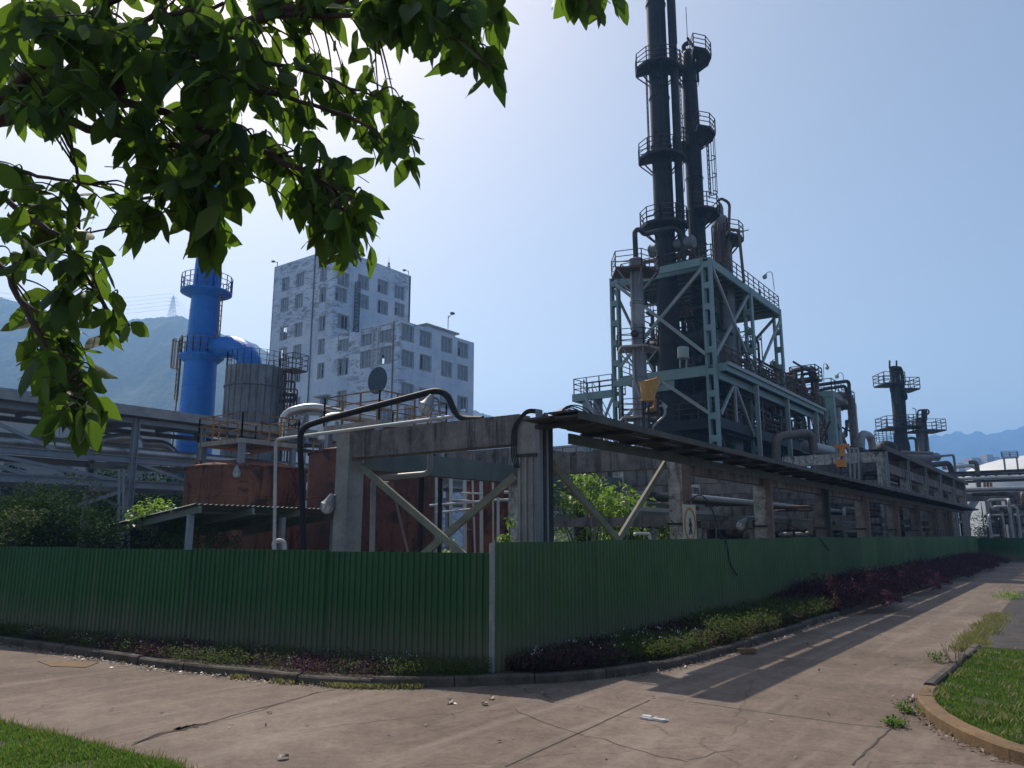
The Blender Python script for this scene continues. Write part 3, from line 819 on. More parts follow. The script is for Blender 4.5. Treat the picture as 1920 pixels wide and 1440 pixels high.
# ------------------------------------------------------------------ hills and far land
def ridge(name, sil, dist, base_d, back=1.35, ns=220, nr=26, amp=6.0, seed=1):
    r = random.Random(seed); xs = [s[0] for s in sil]; ys = [s[1] for s in sil]
    V = []; ph = [r.uniform(0, 6.28) for _ in range(12)]
    for i in range(ns):
        px = xs[0] + (xs[-1]-xs[0])*i/(ns-1); py = np.interp(px, xs, ys); crest = dep(px, py, dist); base = dep(px, 1003, base_d)
        for j in range(nr):
            t = j/(nr-1)
            if t < 0.75:
                u = t/0.75; x = base.x + (crest.x-base.x)*u; y = base.y + (crest.y-base.y)*u
                z = crest.z*(0.62*u + 0.38*u*u*(3-2*u))
                sp_ = math.sin(px*0.02+ph[0])*0.05 + math.sin(px*0.047+ph[1])*0.03
                z *= 1 + sp_*math.sin(math.pi*u)
            else:
                u = (t-0.75)/0.25; x = crest.x*(1+(back-1)*u); y = crest.y*(1+(back-1)*u); z = crest.z*(1-0.8*u)
            k = 2*math.pi
            nz = (math.sin(x*k/61+ph[2]+math.sin(y*k/83)*1.2) + math.sin(y*k/47+ph[3]) + 0.6*math.sin((x+y)*k/23+ph[4]) + 0.5*math.sin((x-y)*k/13+ph[5]))*amp*0.4
            nz += r.uniform(-1,1)*amp*0.35
            V.append((x, y, max(-1, z + nz*min(1, t*3))))
    Fa = [(i*nr+j, (i+1)*nr+j, (i+1)*nr+j+1, i*nr+j+1) for i in range(ns-1) for j in range(nr-1)]
    o = raw(name, V, Fa, M['hill']); o.data.shade_smooth(); return struct(o)
ridge('hills', [(-700,420),(-300,505),(-100,535),(0,556),(60,580),(150,592),(230,599),(330,596),(365,604),(420,628),(480,645),(520,672),(600,704),(700,738),(800,758),(890,770),(935,785),(1000,832),(1100,905),(1200,960)], 900, 420, amp=2.6, ns=420, nr=60)
ridge('hills', [(1000,985),(1150,960),(1300,930),(1450,890),(1560,850),(1620,826),(1680,818),(1740,814),(1800,810),(1850,813),(1880,812),(1912,800),(1960,790),(2100,800),(2400,790),(2900,850)], 2600, 1500, amp=10, seed=3, ns=200)
# ================================================================== CONCRETE FRAME WITH CABLE TRAY
YS = [10.5, 16.4, 22.1, 28.3, 34.4, 40.8, 47.0, 53.2, 59.5]
cf = root('concrete_frame', (-9.6, 10.5, 0.05), 'sooty concrete pipe frame behind the fence with dark tray on its roadside edge', 'pipe frame')
for i, y in enumerate(YS):
    m = M['corner_concrete'] if i == 0 else M['concrete'] if i == 3 else M['concrete_pale'] if i in (1, 2) else M['concrete_warm']
    MB().box(-7.57, -7.20, y, y+0.42, 0.05, 3.56 if i else 3.70).build('column', m, cf)
    MB().box(-12.12, -11.75, y, y+0.42, 0.05, 3.83).build('column', M['concrete_pale'] if i else M['corner_concrete'], cf)
    MB().box(-11.748, -7.572 if i else -7.573, y+0.04, y+0.38, 3.32, 3.83).build('beam', M['concrete'], cf)
    if i: MB().box(-7.60, -7.17, y-0.03, y+0.45, 3.562, 3.83).build('corbel', M['soot_steel'], cf)
for i in range(len(YS)-1):
    MB().box(-12.08, -11.80, YS[i]+0.421, YS[i+1]-0.001, 3.12, 3.58).build('beam', M['under_panel'] if i < 2 else M['concrete'], cf)
    if i > 0:
        MB().box(-12.05, -11.82, YS[i]+0.421, YS[i+1]-0.001, 2.62, 2.86).build('beam', M['under_panel'], cf)
        MB().box(-7.50, -7.27, YS[i]+0.421, YS[i+1]-0.001, 3.20, 3.54).build('beam', M['concrete'], cf)
    if i > 1:
        MB().box(-11.748, -7.573, YS[i]+0.06, YS[i]+0.34, 2.35, 2.62).build('beam', M['concrete'], cf)
for i in range(1, len(YS)-1):
    MB().box(-8.72, -8.50, YS[i]+0.421, YS[i+1]-0.001, 2.22, 2.36).build('beam', M['under_panel'], cf)
    MB().box(-8.74, -8.48, YS[i]+0.421, YS[i+1]-0.001, 2.361, 2.46).build('beam', M['pipe_grey'], cf)
    MB().box(-11.748, -7.573, YS[i]+0.08, YS[i]+0.32, 2.0, 2.219).build('beam', M['concrete'], cf)
# steel channels bolted to the columns
for i, y in enumerate(YS):
    if i == 0: continue
    MB().box(-7.165, -7.02, y-0.14, y+0.02, 0.05, 3.44).build('steel_post', M['post_pink'] if i != 3 else M['dark_steel'], cf)
    if i < 7: MB().box(-7.62, -7.15, y-0.045, y+0.465, 2.02, 2.07).build('strap', M['dark_steel'], cf)
# main corner column: flutes and channels, cable loops over the top
mc = MB()
for k, (x, wv) in enumerate([(-7.52, 0.03), (-7.40, 0.035), (-7.27, 0.03)]): mc.box(x, x+wv, 10.465, 10.498, 0.05, 3.1)
mc.build('flute', M['corner_concrete'], cf)
for k, (y, wv, z1) in enumerate([(10.50, 0.10, 3.86), (10.64, 0.06, 3.80), (10.74, 0.06, 3.84), (10.84, 0.05, 3.78), (10.92, 0.05, 3.72)]):
    MB().box(-7.198, -7.12 - 0.01*k, y, y+wv, 0.05, z1).build('conduit', M['grey_steel'] if k in (0, 2) else M['dark_steel'], cf)
MB().box(-7.60, -7.17, 10.46, 10.96, 3.08, 3.13).build('strap', M['dark_steel'], cf)
# braces
def brace(p, q, wv=0.13):
    MB().bar(p, q, 0.06, wv).build('brace', M['brace'], cf)
brace(onx(1030, 865, -7.35), onx(1168, 1022, -7.35)); brace(onx(1247, 868, -7.39), onx(1150, 1028, -7.39))
brace(ony(676, 874, 10.72), ony(880, 1050, 10.72)); brace(ony(965, 893, 10.80), ony(770, 1060, 10.80))
# tray: two runs of plate with a slot between, on cross joists
for i in range(10):
    y0 = 10.02 + i*5.6; y1 = y0 + 5.59
    a = MB(); bb = MB(); y = y0
    while y < y1 - 0.1:
        l = min(rnd.uniform(1.2, 2.2), y1-y); dz = rnd.uniform(-0.012, 0.012)
        a.box(-6.50, -6.09+rnd.uniform(-0.01,0.01), y, y+l-0.012, 3.60+dz, 3.635+dz)
        bb.box(-7.14, -6.60+rnd.uniform(-0.02,0.02), y, y+l-0.012, 3.60-dz, 3.635-dz); y += l
    a.build('tray_plate', M['wood_canopy'], cf); bb.build('tray_plate', M['wood_canopy'], cf)
    MB().box(-6.08, -6.045, y0, y1, 3.555, 3.66).build('tray_edge', M['tray_edge'], cf)
    MB().box(-7.015, -6.97, y0 + (1.2 if i == 0 else 0), y1, 3.34, 3.52).build('tray_beam', M['under_panel'], cf)
    y = y0 + 0.4
    while y < y1:
        MB().box(-7.16, -6.082, y, y+0.16, 3.525, 3.595).build('joist', M['dark_steel'], cf); y += 1.45
# lifted end plate of the tray
MB().bar((-6.35, 9.98, 3.68), (-6.35, 12.3, 3.67), 0.5, 0.03).build('tray_plate', M['wood_canopy'], cf)
# cable coil thrown over the corner column
cc = MB(); c0 = Vector((-7.1, 10.7, 3.78))
for k in range(7):
    R = 0.20 + 0.035*k; pts = []
    for t in range(15):
        a = math.pi*t/14; pts.append((c0.x + 0.02*k, c0.y - 0.05 + R*2.2 - R*1.7*math.cos(a)*1.0, c0.z - 0.08 + R*math.sin(a)*0.85))
    cc.tube(pts, 0.012, 5)
for k in range(4):
    pts = [(-7.15, 10.55, 3.80 + 0.02*k), (-7.35, 10.46, 3.83+0.02*k), (-7.55-0.03*k, 10.44, 3.6), (-7.56-0.035*k, 10.45, 3.1), (-7.50-0.03*k, 10.45, 2.9)]
    cc.tube(pts, 0.012, 5, bend=0.15)
tag(cc.build('cable_coil', M['cable'], smooth=True), 'loops of black cable thrown over the top of the corner column', 'cable')
# hanging black cables near the sign and along the fence
hc = MB()
hc.tube([(-6.98, 16.1, 2.5), (-6.75, 16.25, 2.72), (-6.5, 16.2, 2.45), (-6.28, 16.15, 1.76), (-6.15, 16.1, 1.70), (-6.14, 16.2, 1.2), (-6.14, 16.6, 0.95)], 0.014, 6, bend=0.2)
tag(hc.build('hanging_cable', M['cable'], smooth=True), 'black cable looping over the fence top beside the cream sign', 'cable')
hc = MB(); hc.tube([(-6.99, 15.9, 2.3), (-6.96, 16.05, 2.6), (-6.94, 16.2, 2.35), (-6.94, 16.15, 0.6)], 0.012, 6, bend=0.2)
tag(hc.build('hanging_cable', M['cable'], smooth=True), 'black cable drooping across the face of the cream sign', 'cable')
hc = MB(); hc.tube([(-6.9, 23.0, 2.1), (-6.4, 23.3, 1.8), (-6.16, 23.4, 1.72), (-6.15, 24.3, 1.35)], 0.014, 6, bend=0.2)
tag(hc.build('hanging_cable', M['cable'], smooth=True), 'short black cable hanging over the fence past the second column', 'cable')
# cream sign with a walking figure in a ring
p = onx(1293, 973, -6.93); sg = root('warning_sign', (p.x, p.y, 1.5), 'cream board with dark walking figure inside an orange ring, wired above the fence', 'sign')
def face_box(cx, cy, u0, u1, z0, z1, dx): return MB().box(cx+dx-0.006, cx+dx, cy+u0, cy+u1, z0, z1)
sy = p.y; zc = 2.03
MB().box(-6.945, -6.925, sy-0.34, sy+0.34, 1.60, zc+0.42).build('board', M['sign'], sg)
rg = MB(); vs = []; fs = []
for k in range(28):
    a = 2*math.pi*k/28
    for R in (0.27, 0.315):
        for x in (-6.922, -6.912): vs.append((x, sy + R*0.95*math.cos(a), zc + R*1.15*math.sin(a)))
for k in range(28):
    a = k*4; b2 = ((k+1) % 28)*4
    fs += [(a+1, a+3, b2+3, b2+1), (a, b2, b2+2, a+2), (a, a+1, b2+1, b2), (a+2, b2+2, b2+3, a+3)]
rg.add(vs, fs).build('ring', M['orange'], sg)
fg = MB(); X = -6.915
fg.drum((X-0.006, sy+0.0, zc+0.10), (X, sy+0.0, zc+0.10), 0.035, 10, 0.1)
for a, b2, wv in [((0,0.06),(0.01,-0.08),0.07), ((0.0,-0.07),(-0.07,-0.22),0.035), ((0.01,-0.07),(0.07,-0.21),0.035), ((0,0.04),(-0.07,-0.04),0.025), ((0,0.04),(0.08,-0.02),0.025)]:
    fg.bar((X, sy+a[0], zc+a[1]), (X, sy+b2[0], zc+b2[1]), 0.012, wv, up=(0,0,1))
fg.build('figure', M['sign_fig'], sg)

# ------------------------------------------------------------------ second storey of the frame further down
cf2 = root('concrete_frame', (-10.2, 43, 3.9), 'taller upper storey of pale concrete frame rising beyond the tray', 'pipe frame')
Y2 = [43.3, 49.4, 55.6, 62.0, 69, 76]
for i, y in enumerate(Y2):
    MB().box(-8.3, -7.85, y, y+0.5, 0.05, 5.5).build('column', M['concrete_pale'], cf2)
    MB().box(-13.1, -12.65, y, y+0.5, 0.05, 5.5).build('column', M['concrete_pale'], cf2)
    MB().box(-13.1, -7.85, y+0.02, y+0.48, 5.502, 6.05).build('beam', M['concrete_pale'] if i == 0 else M['concrete'], cf2)
    MB().box(-12.648, -8.302, y+0.03, y+0.47, 4.1, 4.6).build('beam', M['concrete'], cf2)
    MB().box(-7.80, -7.72, y-0.1, y+0.02, 0.05, 6.3).build('steel_post', M['grey_steel'], cf2)
for a, b2 in zip(Y2, Y2[1:]):
    MB().box(-8.2, -7.95, a+0.501, b2-0.001, 5.0, 5.49).build('beam', M['concrete'], cf2)
    MB().box(-8.2, -7.95, a+0.501, b2-0.001, 4.0, 4.35).build('beam', M['concrete'], cf2)
MB().box(-7.84, -7.70, 43, 78, 6.06, 6.32).build('tray_edge', M['tray_edge'], cf2)
MB().box(-8.6, -7.845, 43, 78, 6.10, 6.16).build('tray_plate', M['wood_canopy'], cf2)
cf3 = root('concrete_frame', (-15.5, 24, 0.05), 'dark inner row of concrete columns and beams under the teal tower', 'pipe frame')
for i, y in enumerate([22.3, 28.5, 34.6, 41, 47.2, 53.4, 60]):
    for x in (-16.0, -20.5):
        MB().box(x-0.2, x+0.2, y, y+0.42, 0.05, 5.0).build('column', M['concrete'] if i % 2 else M['concrete_warm'], cf3)
    MB().box(-20.29, -16.21, y+0.03, y+0.38, 4.3, 4.9).build('beam', M['concrete'], cf3)
    if i < 6:
        MB().box(-16.15, -15.85, y+0.421, y+5.7, 4.35, 4.95).build('beam', M['concrete'], cf3)
        MB().box(-16.15, -15.85, y+0.421, y+5.7, 2.7, 3.0).build('beam', M['concrete'], cf3)

# ================================================================== PIPES, LAMPS AND SMALL STEEL NEAR THE FRONT FRAME
def pipe(name, pts, r, mat, label, bend=0.25, n=12, cat='pipe', group=None, flanges=()):
    t = MB().tube(pts, r, n, bend=bend)
    o = tag(t.build(name, mat, smooth=True), label, cat, group)
    return o
pipe('steam_pipe', [dep(571,1060,15.6), dep(562,803,15.4), dep(600,789,15.2), dep(836,727,14.2), dep(856,786,14.0), ony(905,786,10.7)], 0.062, M['soot_steel'], 'thick dark pipe arching up over the corner beam of the frame', 0.35)
pipe('water_pipe', [dep(514,1050,16.6), dep(517,824,16.6), dep(612,812,16.0), dep(850,781,13.9)], 0.036, M['white_pipe'], 'slim pale pipe rising beside the shed and running onto the beam', 0.15)
pipe('water_pipe', [dep(697,1060,16.3), dep(700,897,16.3), dep(806,888,15.8), dep(807,848,15.8)], 0.06, M['pipe_grey'], 'thin grey pipe with two elbows hanging under the corner beam', 0.15)
pipe('water_pipe', [dep(700,1040,17.3), dep(699,905,17.3), dep(728,905,17.5)], 0.03, M['white_pipe'], 'slim white standpipe in front of the darker rust tank', 0.05)
pipe('leaning_pole', [dep(766,1040,17.0), dep(734,905,17.3)], 0.03, M['post_pink'], 'reddish pole leaning against the darker rust tank', 0)
pipe('dark_post', [dep(787,1060,17.8), dep(791,860,17.8)], 0.07, M['soot_steel'], 'dark upright post in front of the darker rust tank', 0)
pipe('dark_post', [dep(823,1060,19), dep(826,862,19)], 0.055, M['soot_steel'], 'dark upright post in the gap right of the darker rust tank', 0)
pipe('bent_pipe', [dep(520,1060,17), dep(513,1018,17), dep(522,1013,17), dep(533,1016,17), dep(536,1060,17)], 0.05, M['white_pipe'], 'small white hooped pipe showing over the fence under the shed', 0.1)
pipe('bent_pipe', [onx(1190,1003,-6.7), onx(1190,1000,-6.75), onx(1218,1001,-6.75), onx(1221,1030,-6.75)], 0.025, M['white_pipe'], 'white pipe elbow just above the fence by the round shrub', 0.05)
def floodlamp(px, py, d, arm, label, s=1.0, grp='gooseneck floodlamps about the plant'):
    """round glass floodlamp with a cap and bracket on a curved arm; arm = list of px points of the arm"""
    c = dep(px, py, d); r = root('floodlamp', c, label, 'lamp', grp)
    a = dep(arm[0][0], arm[0][1], d)
    q = (a - c).normalized()
    R = 0.16*s
    def st(t): return c + q*t
    MB().drum(st(-R*0.5), st(R*0.1), R*0.8, 14, 0.7).build('lamp_glass', M['lamp_glass'], r, smooth=True)
    MB().tube([st(R*0.1), st(R*0.35), st(R*0.9), st(R*1.5)], R*0.98, 14, r2=R*0.3).build('lamp_shade', M['pipe_grey'], r, smooth=True)
    cg = MB()
    for k in range(4):
        t = math.pi*k/4; ax = q.cross(Vector((0,0,1))).normalized(); bx = ax.cross(q); u = ax*math.cos(t)+bx*math.sin(t)
        cg.tube([st(0.1*R)+u*R, st(-0.6*R)+u*R*0.75, st(-1.15*R), st(-0.6*R)-u*R*0.75, st(0.1*R)-u*R], 0.008*s, 4)
    cg.build('lamp_guard', M['grey_steel'], r)
    MB().tube([st(R*1.2)] + [dep(x, y, d) for x, y in arm], 0.022*s, 6, bend=0.15*s).build('arm', M['grey_steel'], r, smooth=True)
floodlamp(615, 948, 15.6, [(619,938),(624,930),(634,928)], 'caged floodlamp sticking out left of the first concrete column')
floodlamp(800, 762, 14.2, [(806,750),(812,745),(822,748),(826,786)], 'caged floodlamp on a hooked stem above the corner beam')
floodlamp(1390, 984, 22.5, [(1396,977),(1402,973),(1422,972)], 'small floodlamp poking out between the second and third columns')
floodlamp(444, 887, 25.0, [(444,880),(446,872),(452,868)], 'round floodlamp at the rim of the shorter rust tank')

# ================================================================== SHED ROOF BEHIND THE LEFT FENCE
B = dep(362, 946, 17.5); A = ony(175, 992, B.y); Cc = onx(650, 957, B.x); D = A + (Cc - B)
sh = root('open_shed', ((A.x+B.x)/2, B.y, 0.05), 'low open shed with a sloping corrugated grey-green roof behind the left fence', 'shed')
vs = []; fs = []; nn = 64
for k in range(nn+1):
    t = k/nn; zz = 0.03 if k % 2 else 0.0
    for e in (0, 0.006): vs += [tuple(A.lerp(D, t) + Vector((0,0,zz+e))), tuple(B.lerp(Cc, t) + Vector((0,0,zz+e)))]
for k in range(nn):
    a = k*4; fs += [(a, a+1, a+5, a+4), (a+2, a+6, a+7, a+3), (a, a+4, a+6, a+2), (a+1, a+3, a+7, a+5)]
MB().add(vs, fs).build('roof', M['shed_roof'], sh)
u = (D-A)
for t in (0.04, 0.35, 0.66, 0.97):
    MB().bar(A + u*t + Vector((0,0,-0.10)), B + u*t + Vector((0,0,-0.10)), 0.08, 0.16).build('rafter', M['shed_roof'], sh)
for t in (0.25, 0.8):
    a = A.lerp(B, t) + Vector((0,0,-0.03)); MB().bar(a, a + u, 0.06, 0.05).build('purlin', M['shed_roof'], sh)
for s_, t in ((0.92, 0.04), (0.12, 0.04), (0.92, 0.6), (0.12, 0.66), (0.92, 0.97)):
    c = A.lerp(B, s_) + u*t; MB().box(c.x-0.06, c.x+0.06, c.y-0.06, c.y+0.06, 0.05, c.z-0.18).build('post', M['rack_steel'], sh)

# ================================================================== RUST TANKS
def tank(cx, cy, r, z1, mat, label, dome=0.3, seams=3):
    t = root('storage_tank', (cx, cy, 0.05), label, 'tank')
    MB().lathe(cx, cy, [(r, 0.05), (r, z1)], 56, cap=False).build('shell', mat, t, smooth=True)
    MB().lathe(cx, cy, [(r+0.05, z1-0.06), (r+0.05, z1), (r*0.97, z1+0.02), (r*0.6, z1+dome*0.6), (r*0.1, z1+dome), (0.01, z1+dome)], 56, cap=False).build('roof', mat, t, smooth=True)
    for k in range(1, seams+1):
        z = 0.05 + (z1-0.05)*k/(seams+1); MB().lathe(cx, cy, [(r+0.004, z-0.02), (r+0.012, z), (r+0.004, z+0.02)], 56, cap=False).build('weld_seam', mat, t)
    return t
c = dep(456, 1003, 27); T1 = tank(c.x, c.y, 2.02, 4.05, M['rust_tank'], 'squat orange-rusted storage tank with black run marks, behind the shed', 0.35); t1c = c
c = dep(694, 1003, 25); T2 = tank(c.x, c.y, 2.02, 4.37, M['rust_tank2'], 'dark maroon rusted storage tank seen through the corner frame', 0.3, 2); t2c = c
c = dep(948, 1003, 32); T3 = tank(c.x, c.y, 1.65, 3.95, M['rust_tank'], 'reddish rusted tank partly hidden by the main concrete column', 0.5, 1); t3c = c
MB().tube([(t1c.x-0.9, t1c.y-1.5, 4.12), (t1c.x-0.9, t1c.y-1.4, 4.3), (t1c.x-0.5, t1c.y-1.5, 4.3), (t1c.x-0.5, t1c.y-1.5, 4.12)], 0.03, 6, bend=0.1).build('handle', M['rust_tank'], T1)
def platform(cx, cy, hx, hy, z, label, legs, railh=0.95, mat=None, rm=None, name='inspection_platform', zb=0.0):
    p = root(name, (cx, cy, z), label, 'platform')
    MB().box(cx-hx, cx+hx, cy-hy, cy+hy, z-0.16, z).build('deck', mat or M['rust_pale'], p)
    rl_ = MB().rail([(cx-hx,cy-hy,z),(cx+hx,cy-hy,z),(cx+hx,cy+hy,z),(cx-hx,cy+hy,z)], railh, 0.9, 0.022, closed=True)
    rl_.build('railing', rm or M['rust_rail'], p)
    for sx in (-1, 1):
        for sy_ in (-1, 1):
            MB().box(cx+sx*(hx-0.12)-0.09, cx+sx*(hx-0.12)+0.09, cy+sy_*(hy-0.12)-0.09, cy+sy_*(hy-0.12)+0.09, zb, z-0.161).build('leg', M['rack_steel'], p)
    return p
platform(t1c.x+0.1, t1c.y-0.1, 1.25, 1.15, 4.95, 'rusty railed platform standing on the shorter rust tank', 4, 0.85, zb=4.1)
platform(t2c.x-0.35, t2c.y+0.9, 1.3, 1.6, 5.35, 'platform with black and orange railings above the maroon tank', 4, 0.95, zb=4.4)
# extra barrier boards on the second platform (yellow and black)
wk = root('walkway', (t1c.x+1, t1c.y+4, 4.0), 'rusty yellow railed walkway between the two nearer tanks', 'walkway')
a = dep(560, 858, 31); b2 = dep(640, 880, 31)
MB().box(-23.5, -22.6, 19.2, 26.5, 4.25, 4.35).build('deck', M['rust_pale'], wk)
MB().rail([(-22.6,19.2,4.35),(-22.6,26.5,4.35)], 0.95, 1.0, 0.022).build('railing', M['rust_rail'], wk)
MB().rail([(-23.5,19.2,4.35),(-23.5,26.5,4.35)], 0.95, 1.0, 0.022).build('railing', M['rust_rail'], wk)
for y in (20, 23, 26): MB().box(-23.1, -22.95, y, y+0.15, 0.05, 4.249).build('leg', M['rack_steel'], wk)
# white tube scaffold between the tanks, seen under the beam
sc = root('pipe_stand', dep(860, 1003, 22), 'pale steel pipe stand between the maroon tank and the corner column', 'pipe rack')
for px, top in ((819,864),(846,862),(872,866),(891,872),(903,870),(925,880)):
    MB().tube([dep(px, 1050, 21+px*0.002), dep(px-1 if px != 891 else px-6, top, 21+px*0.002)], 0.055 if px in (846,872,903) else 0.03, 8).build('upright', M['white_pipe'], sc)
for (x0, y0, x1, y1, r_) in ((805,948,906,940,0.035),(848,937,908,942,0.03),(815,962,906,952,0.03),(924,938,960,937,0.04),(865,924,905,926,0.025),(945,923,960,923,0.04)):
    MB().tube([dep(x0, y0, 22.3), dep(x1, y1, 22.3)], r_, 8).build('rail', M['white_pipe'], sc)
pipe('standpipe', [dep(934,1050,18.5), dep(934,933,18.5)], 0.035, M['white_pipe'], 'single thin white standpipe left of the main concrete column', 0)

# ================================================================== STEEL PIPE RACK ON THE LEFT
pr = root('pipe_rack', (-29.5, 14, 0.05), 'long grey steel pipe rack with a pale roof edge crossing the left side', 'pipe rack')
for y in (2.0, 8.4, 14.6, 17.3, 23.4, 29.5, 36):
    for x in (-28.0, -31.2):
        if y == 17.3 and x == -31.2: continue
        MB().ibeam((x, y, 0.05 if y != 17.3 else 3.8), (x, y, 6.02), 0.22, 0.22, 0.035).build('post', M['rack_steel'], pr)
    if y != 17.3:
        for z in (3.55, 4.45, 5.95): MB().box(-31.05, -28.15, y-0.1, y+0.1, z-0.12, z+0.08).build('cross_beam', M['rack_steel'], pr)
MB().box(-27.9, -27.6, 0, 48, 6.10, 6.46).build('roof_edge', M['pipe_grey'], pr)
MB().box(-31.6, -27.905, 0, 48, 6.20, 6.30).build('roof', M['grey_steel'], pr)
for k in range(26):
    y = 1.0 + k*1.8; MB().box(-31.4, -27.95, y, y+0.12, 6.05, 6.195).build('roof_joist', M['grey_steel'], pr)
for x in (-28.0, -31.2):
    for z, h in ((3.62, 0.26), (4.52, 0.24), (5.95, 0.18)):
        MB().ibeam((x, 0, z), (x, 48, z), 0.16, h, 0.03).build('beam', M['rack_steel'], pr)
for a, b2 in (((0.5,5.9),(8.2,4.6)), ((8.6,5.9),(12.0,4.6)), ((14.4,3.7),(9.5,4.4)), ((8.6,4.4),(11.3,3.7)), ((14.8,4.4),(17.0,3.8)), ((8.6,3.4),(12.0,2.0)), ((14.4,3.4),(11.0,2.1))):
    MB().bar((-28.0, a[0], a[1]), (-28.0, b2[0], b2[1]), 0.07, 0.12).build('brace', M['rack_steel'], pr)
for a, b2 in (((14.8,5.9),(18.5,4.6)), ((23.2,5.9),(18.5,4.6)), ((14.8,3.4),(18,2.0))):
    MB().bar((-31.2, a[0], a[1]), (-31.2, b2[0], b2[1]), 0.07, 0.12).build('brace', M['rack_steel'], pr)
pipe('insulated_pipe', [(-28.6,-2,4.86), (-28.6,12.9,4.86), (-28.6,48,4.80)], 0.20, M['insulation'], 'silver clad pipe resting low on the left rack, nearest the posts', 0.3, 16)
pipe('insulated_pipe', [(-29.2,-2,5.0), (-29.2,13.4,5.05), (-29.2,14.6,5.45), (-29.0,15.3,5.45), (-29.0,15.3,4.85), (-29.0,16.2,4.80), (-29.0,46,4.8)], 0.17, M['insulation'], 'silver clad pipe that jogs down behind the tallest rack post', 0.45, 16)
pipe('insulated_pipe', [(-30.0,11.5,4.85), (-30.0,13.6,5.25), (-30.0,17.0,5.45), (-30.0,17.6,4.80), (-30.0,30,4.75)], 0.19, M['insulation'], 'silver clad pipe with a raised crooked elbow in front of the chimney', 0.45, 16)
pipe('rack_pipe', [(-30.7,0,4.75), (-30.7,48,4.75)], 0.12, M['pipe_grey'], 'thin grey pipe at the back of the left rack', 0, 10)
pipe('rack_pipe', [(-29.6,0,3.80), (-29.6,48,3.80)], 0.10, M['pipe_grey'], 'thin grey pipe on the lower level of the left rack', 0, 10)
for px in (222, 230):
    pipe('downpipe', [dep(px,1040,27), dep(px+2,880,27)], 0.05, M['rack_steel'], 'grey downpipe, one of a pair left of the tallest rack post', 0, 8, group='paired downpipes')
pipe('insulated_pipe', [dep(530,822,33), dep(531,775,33), dep(585,762,33), dep(640,776,33.5), dep(700,790,34)], 0.20, M['insulation'], 'pale clad pipe bent like a hook above the tanks, the higher of two', 0.5, 16)
pipe('insulated_pipe', [dep(603,825,31), dep(604,783,31), dep(655,779,31.5), dep(710,788,32)], 0.17, M['insulation'], 'pale clad pipe bent like a hook above the tanks, the lower of two', 0.5, 16)
st = root('pipe_support', dep(562, 790, 34), 'grey trestle holding up the hooked pale pipes', 'support')
for q in (((560,830),(574,772)), ((575,830),(575,770)), ((545,795),(568,775)), ((560,775),(640,778)), ((602,770),(604,830)), ((632,790),(634,840))):
    MB().bar(dep(*q[0], 34), dep(*q[1], 34), 0.10, 0.14).build('strut', M['rack_steel'], st)
# grey rendered shed behind the rack
gb = root('grey_building', (-46, 10, 0.05), 'plain grey rendered building behind the left pipe rack', 'building')
e0 = onx(322, 800, -42.0)
gw = MB(); gw.box(-52, -42, -25, e0.y, 5.6, 8.7); 
for k in range(11):
    y = e0.y - 0.5 - k*4.2; gw.box(-42.4, -42.02, y-0.5, y+0.5, 0.05, 5.6)
gw.build('wall', M['grey_wall'], gb)
MB().box(-52, -42.5, -25, e0.y-0.1, 0.05, 5.55).build('back_wall', M['grey_wall'], gb)
MB().box(-52.2, -41.8, -25.2, e0.y+0.2, 8.7, 8.85).build('roof', M['grey_wall'], gb)
for k in range(6):
    y = e0.y - 2.0 - k*4.2; MB().box(-42.49, -42.44, y-1.0, y+1.0, 2.6, 4.6).build('window', M['glass'], gb)

# ================================================================== BLUE CHIMNEY, SCRUBBER, DUCT
c = dep(383, 600, 50)
ch = root('blue_chimney', (c.x, c.y, 0.05), 'tall tapering bright blue steel chimney with two railed rings', 'chimney')
MB().lathe(c.x, c.y, [(1.9, 0.05), (1.12, 4.6), (1.10, 8.8), (0.97, 16), (0.82, 21), (0.66, 27.5), (0.60, 32), (0.66, 32.1), (0.66, 32.4)], 40).build('shell', M['blue'], ch, smooth=True)
fr_ = lambda z: float(np.interp(z, [4.6,8.8,16,21,27.5], [1.12,1.10,0.97,0.82,0.66]))
for k in range(8):
    a = math.pi*2*k/8 + 0.2
    MB().bar((c.x+2.2*math.cos(a), c.y+2.2*math.sin(a), 0.05), (c.x+1.15*math.cos(a), c.y+1.15*math.sin(a), 6.0), 0.10, 0.35).build('fin', M['blue'], ch)
for z in (5.6, 7.4, 9.4, 11.4, 13.6, 14.9, 16.6, 18.9, 20.4): MB().lathe(c.x, c.y, [(fr_(z)-0.01, z-0.03), (fr_(z)+0.025, z), (fr_(z)-0.01, z+0.03)], 40, cap=False).build('flange', M['blue'], ch)
def ring_platform(par, cx, cy, ri, ro, z, mat, rm, a0=0, a1=2*math.pi, n=20, railh=1.05, depth=0.12, skirt=0.35):
    full = abs(a1-a0-2*math.pi) < 1e-6
    m = MB(); vs = []; fs = []
    for k in range(n+1):
        a = a0 + (a1-a0)*k/n
        for r_, zz in ((ri, z), (ro, z), (ro, z-depth), (ri, z-depth-skirt)): vs.append((cx+r_*math.cos(a), cy+r_*math.sin(a), zz))
    for k in range(n):
        for j in range(4): fs.append((k*4+j, k*4+(j+1) % 4, (k+1)*4+(j+1) % 4, (k+1)*4+j))
    if not full: fs += [(0,1,2,3), (n*4+3, n*4+2, n*4+1, n*4)]
    m.add(vs, fs).build('platform', mat, par)
    pts = [(cx+ro*0.98*math.cos(a0+(a1-a0)*k/n), cy+ro*0.98*math.sin(a0+(a1-a0)*k/n), z) for k in range(n+1)]
    MB().rail(pts, railh, 3.0, 0.022).build('railing', rm, par)
z = dep(383, 548, 50).z; ring_platform(ch, c.x, c.y, 0.93, 1.66, z, M['blue'], M['blue'])
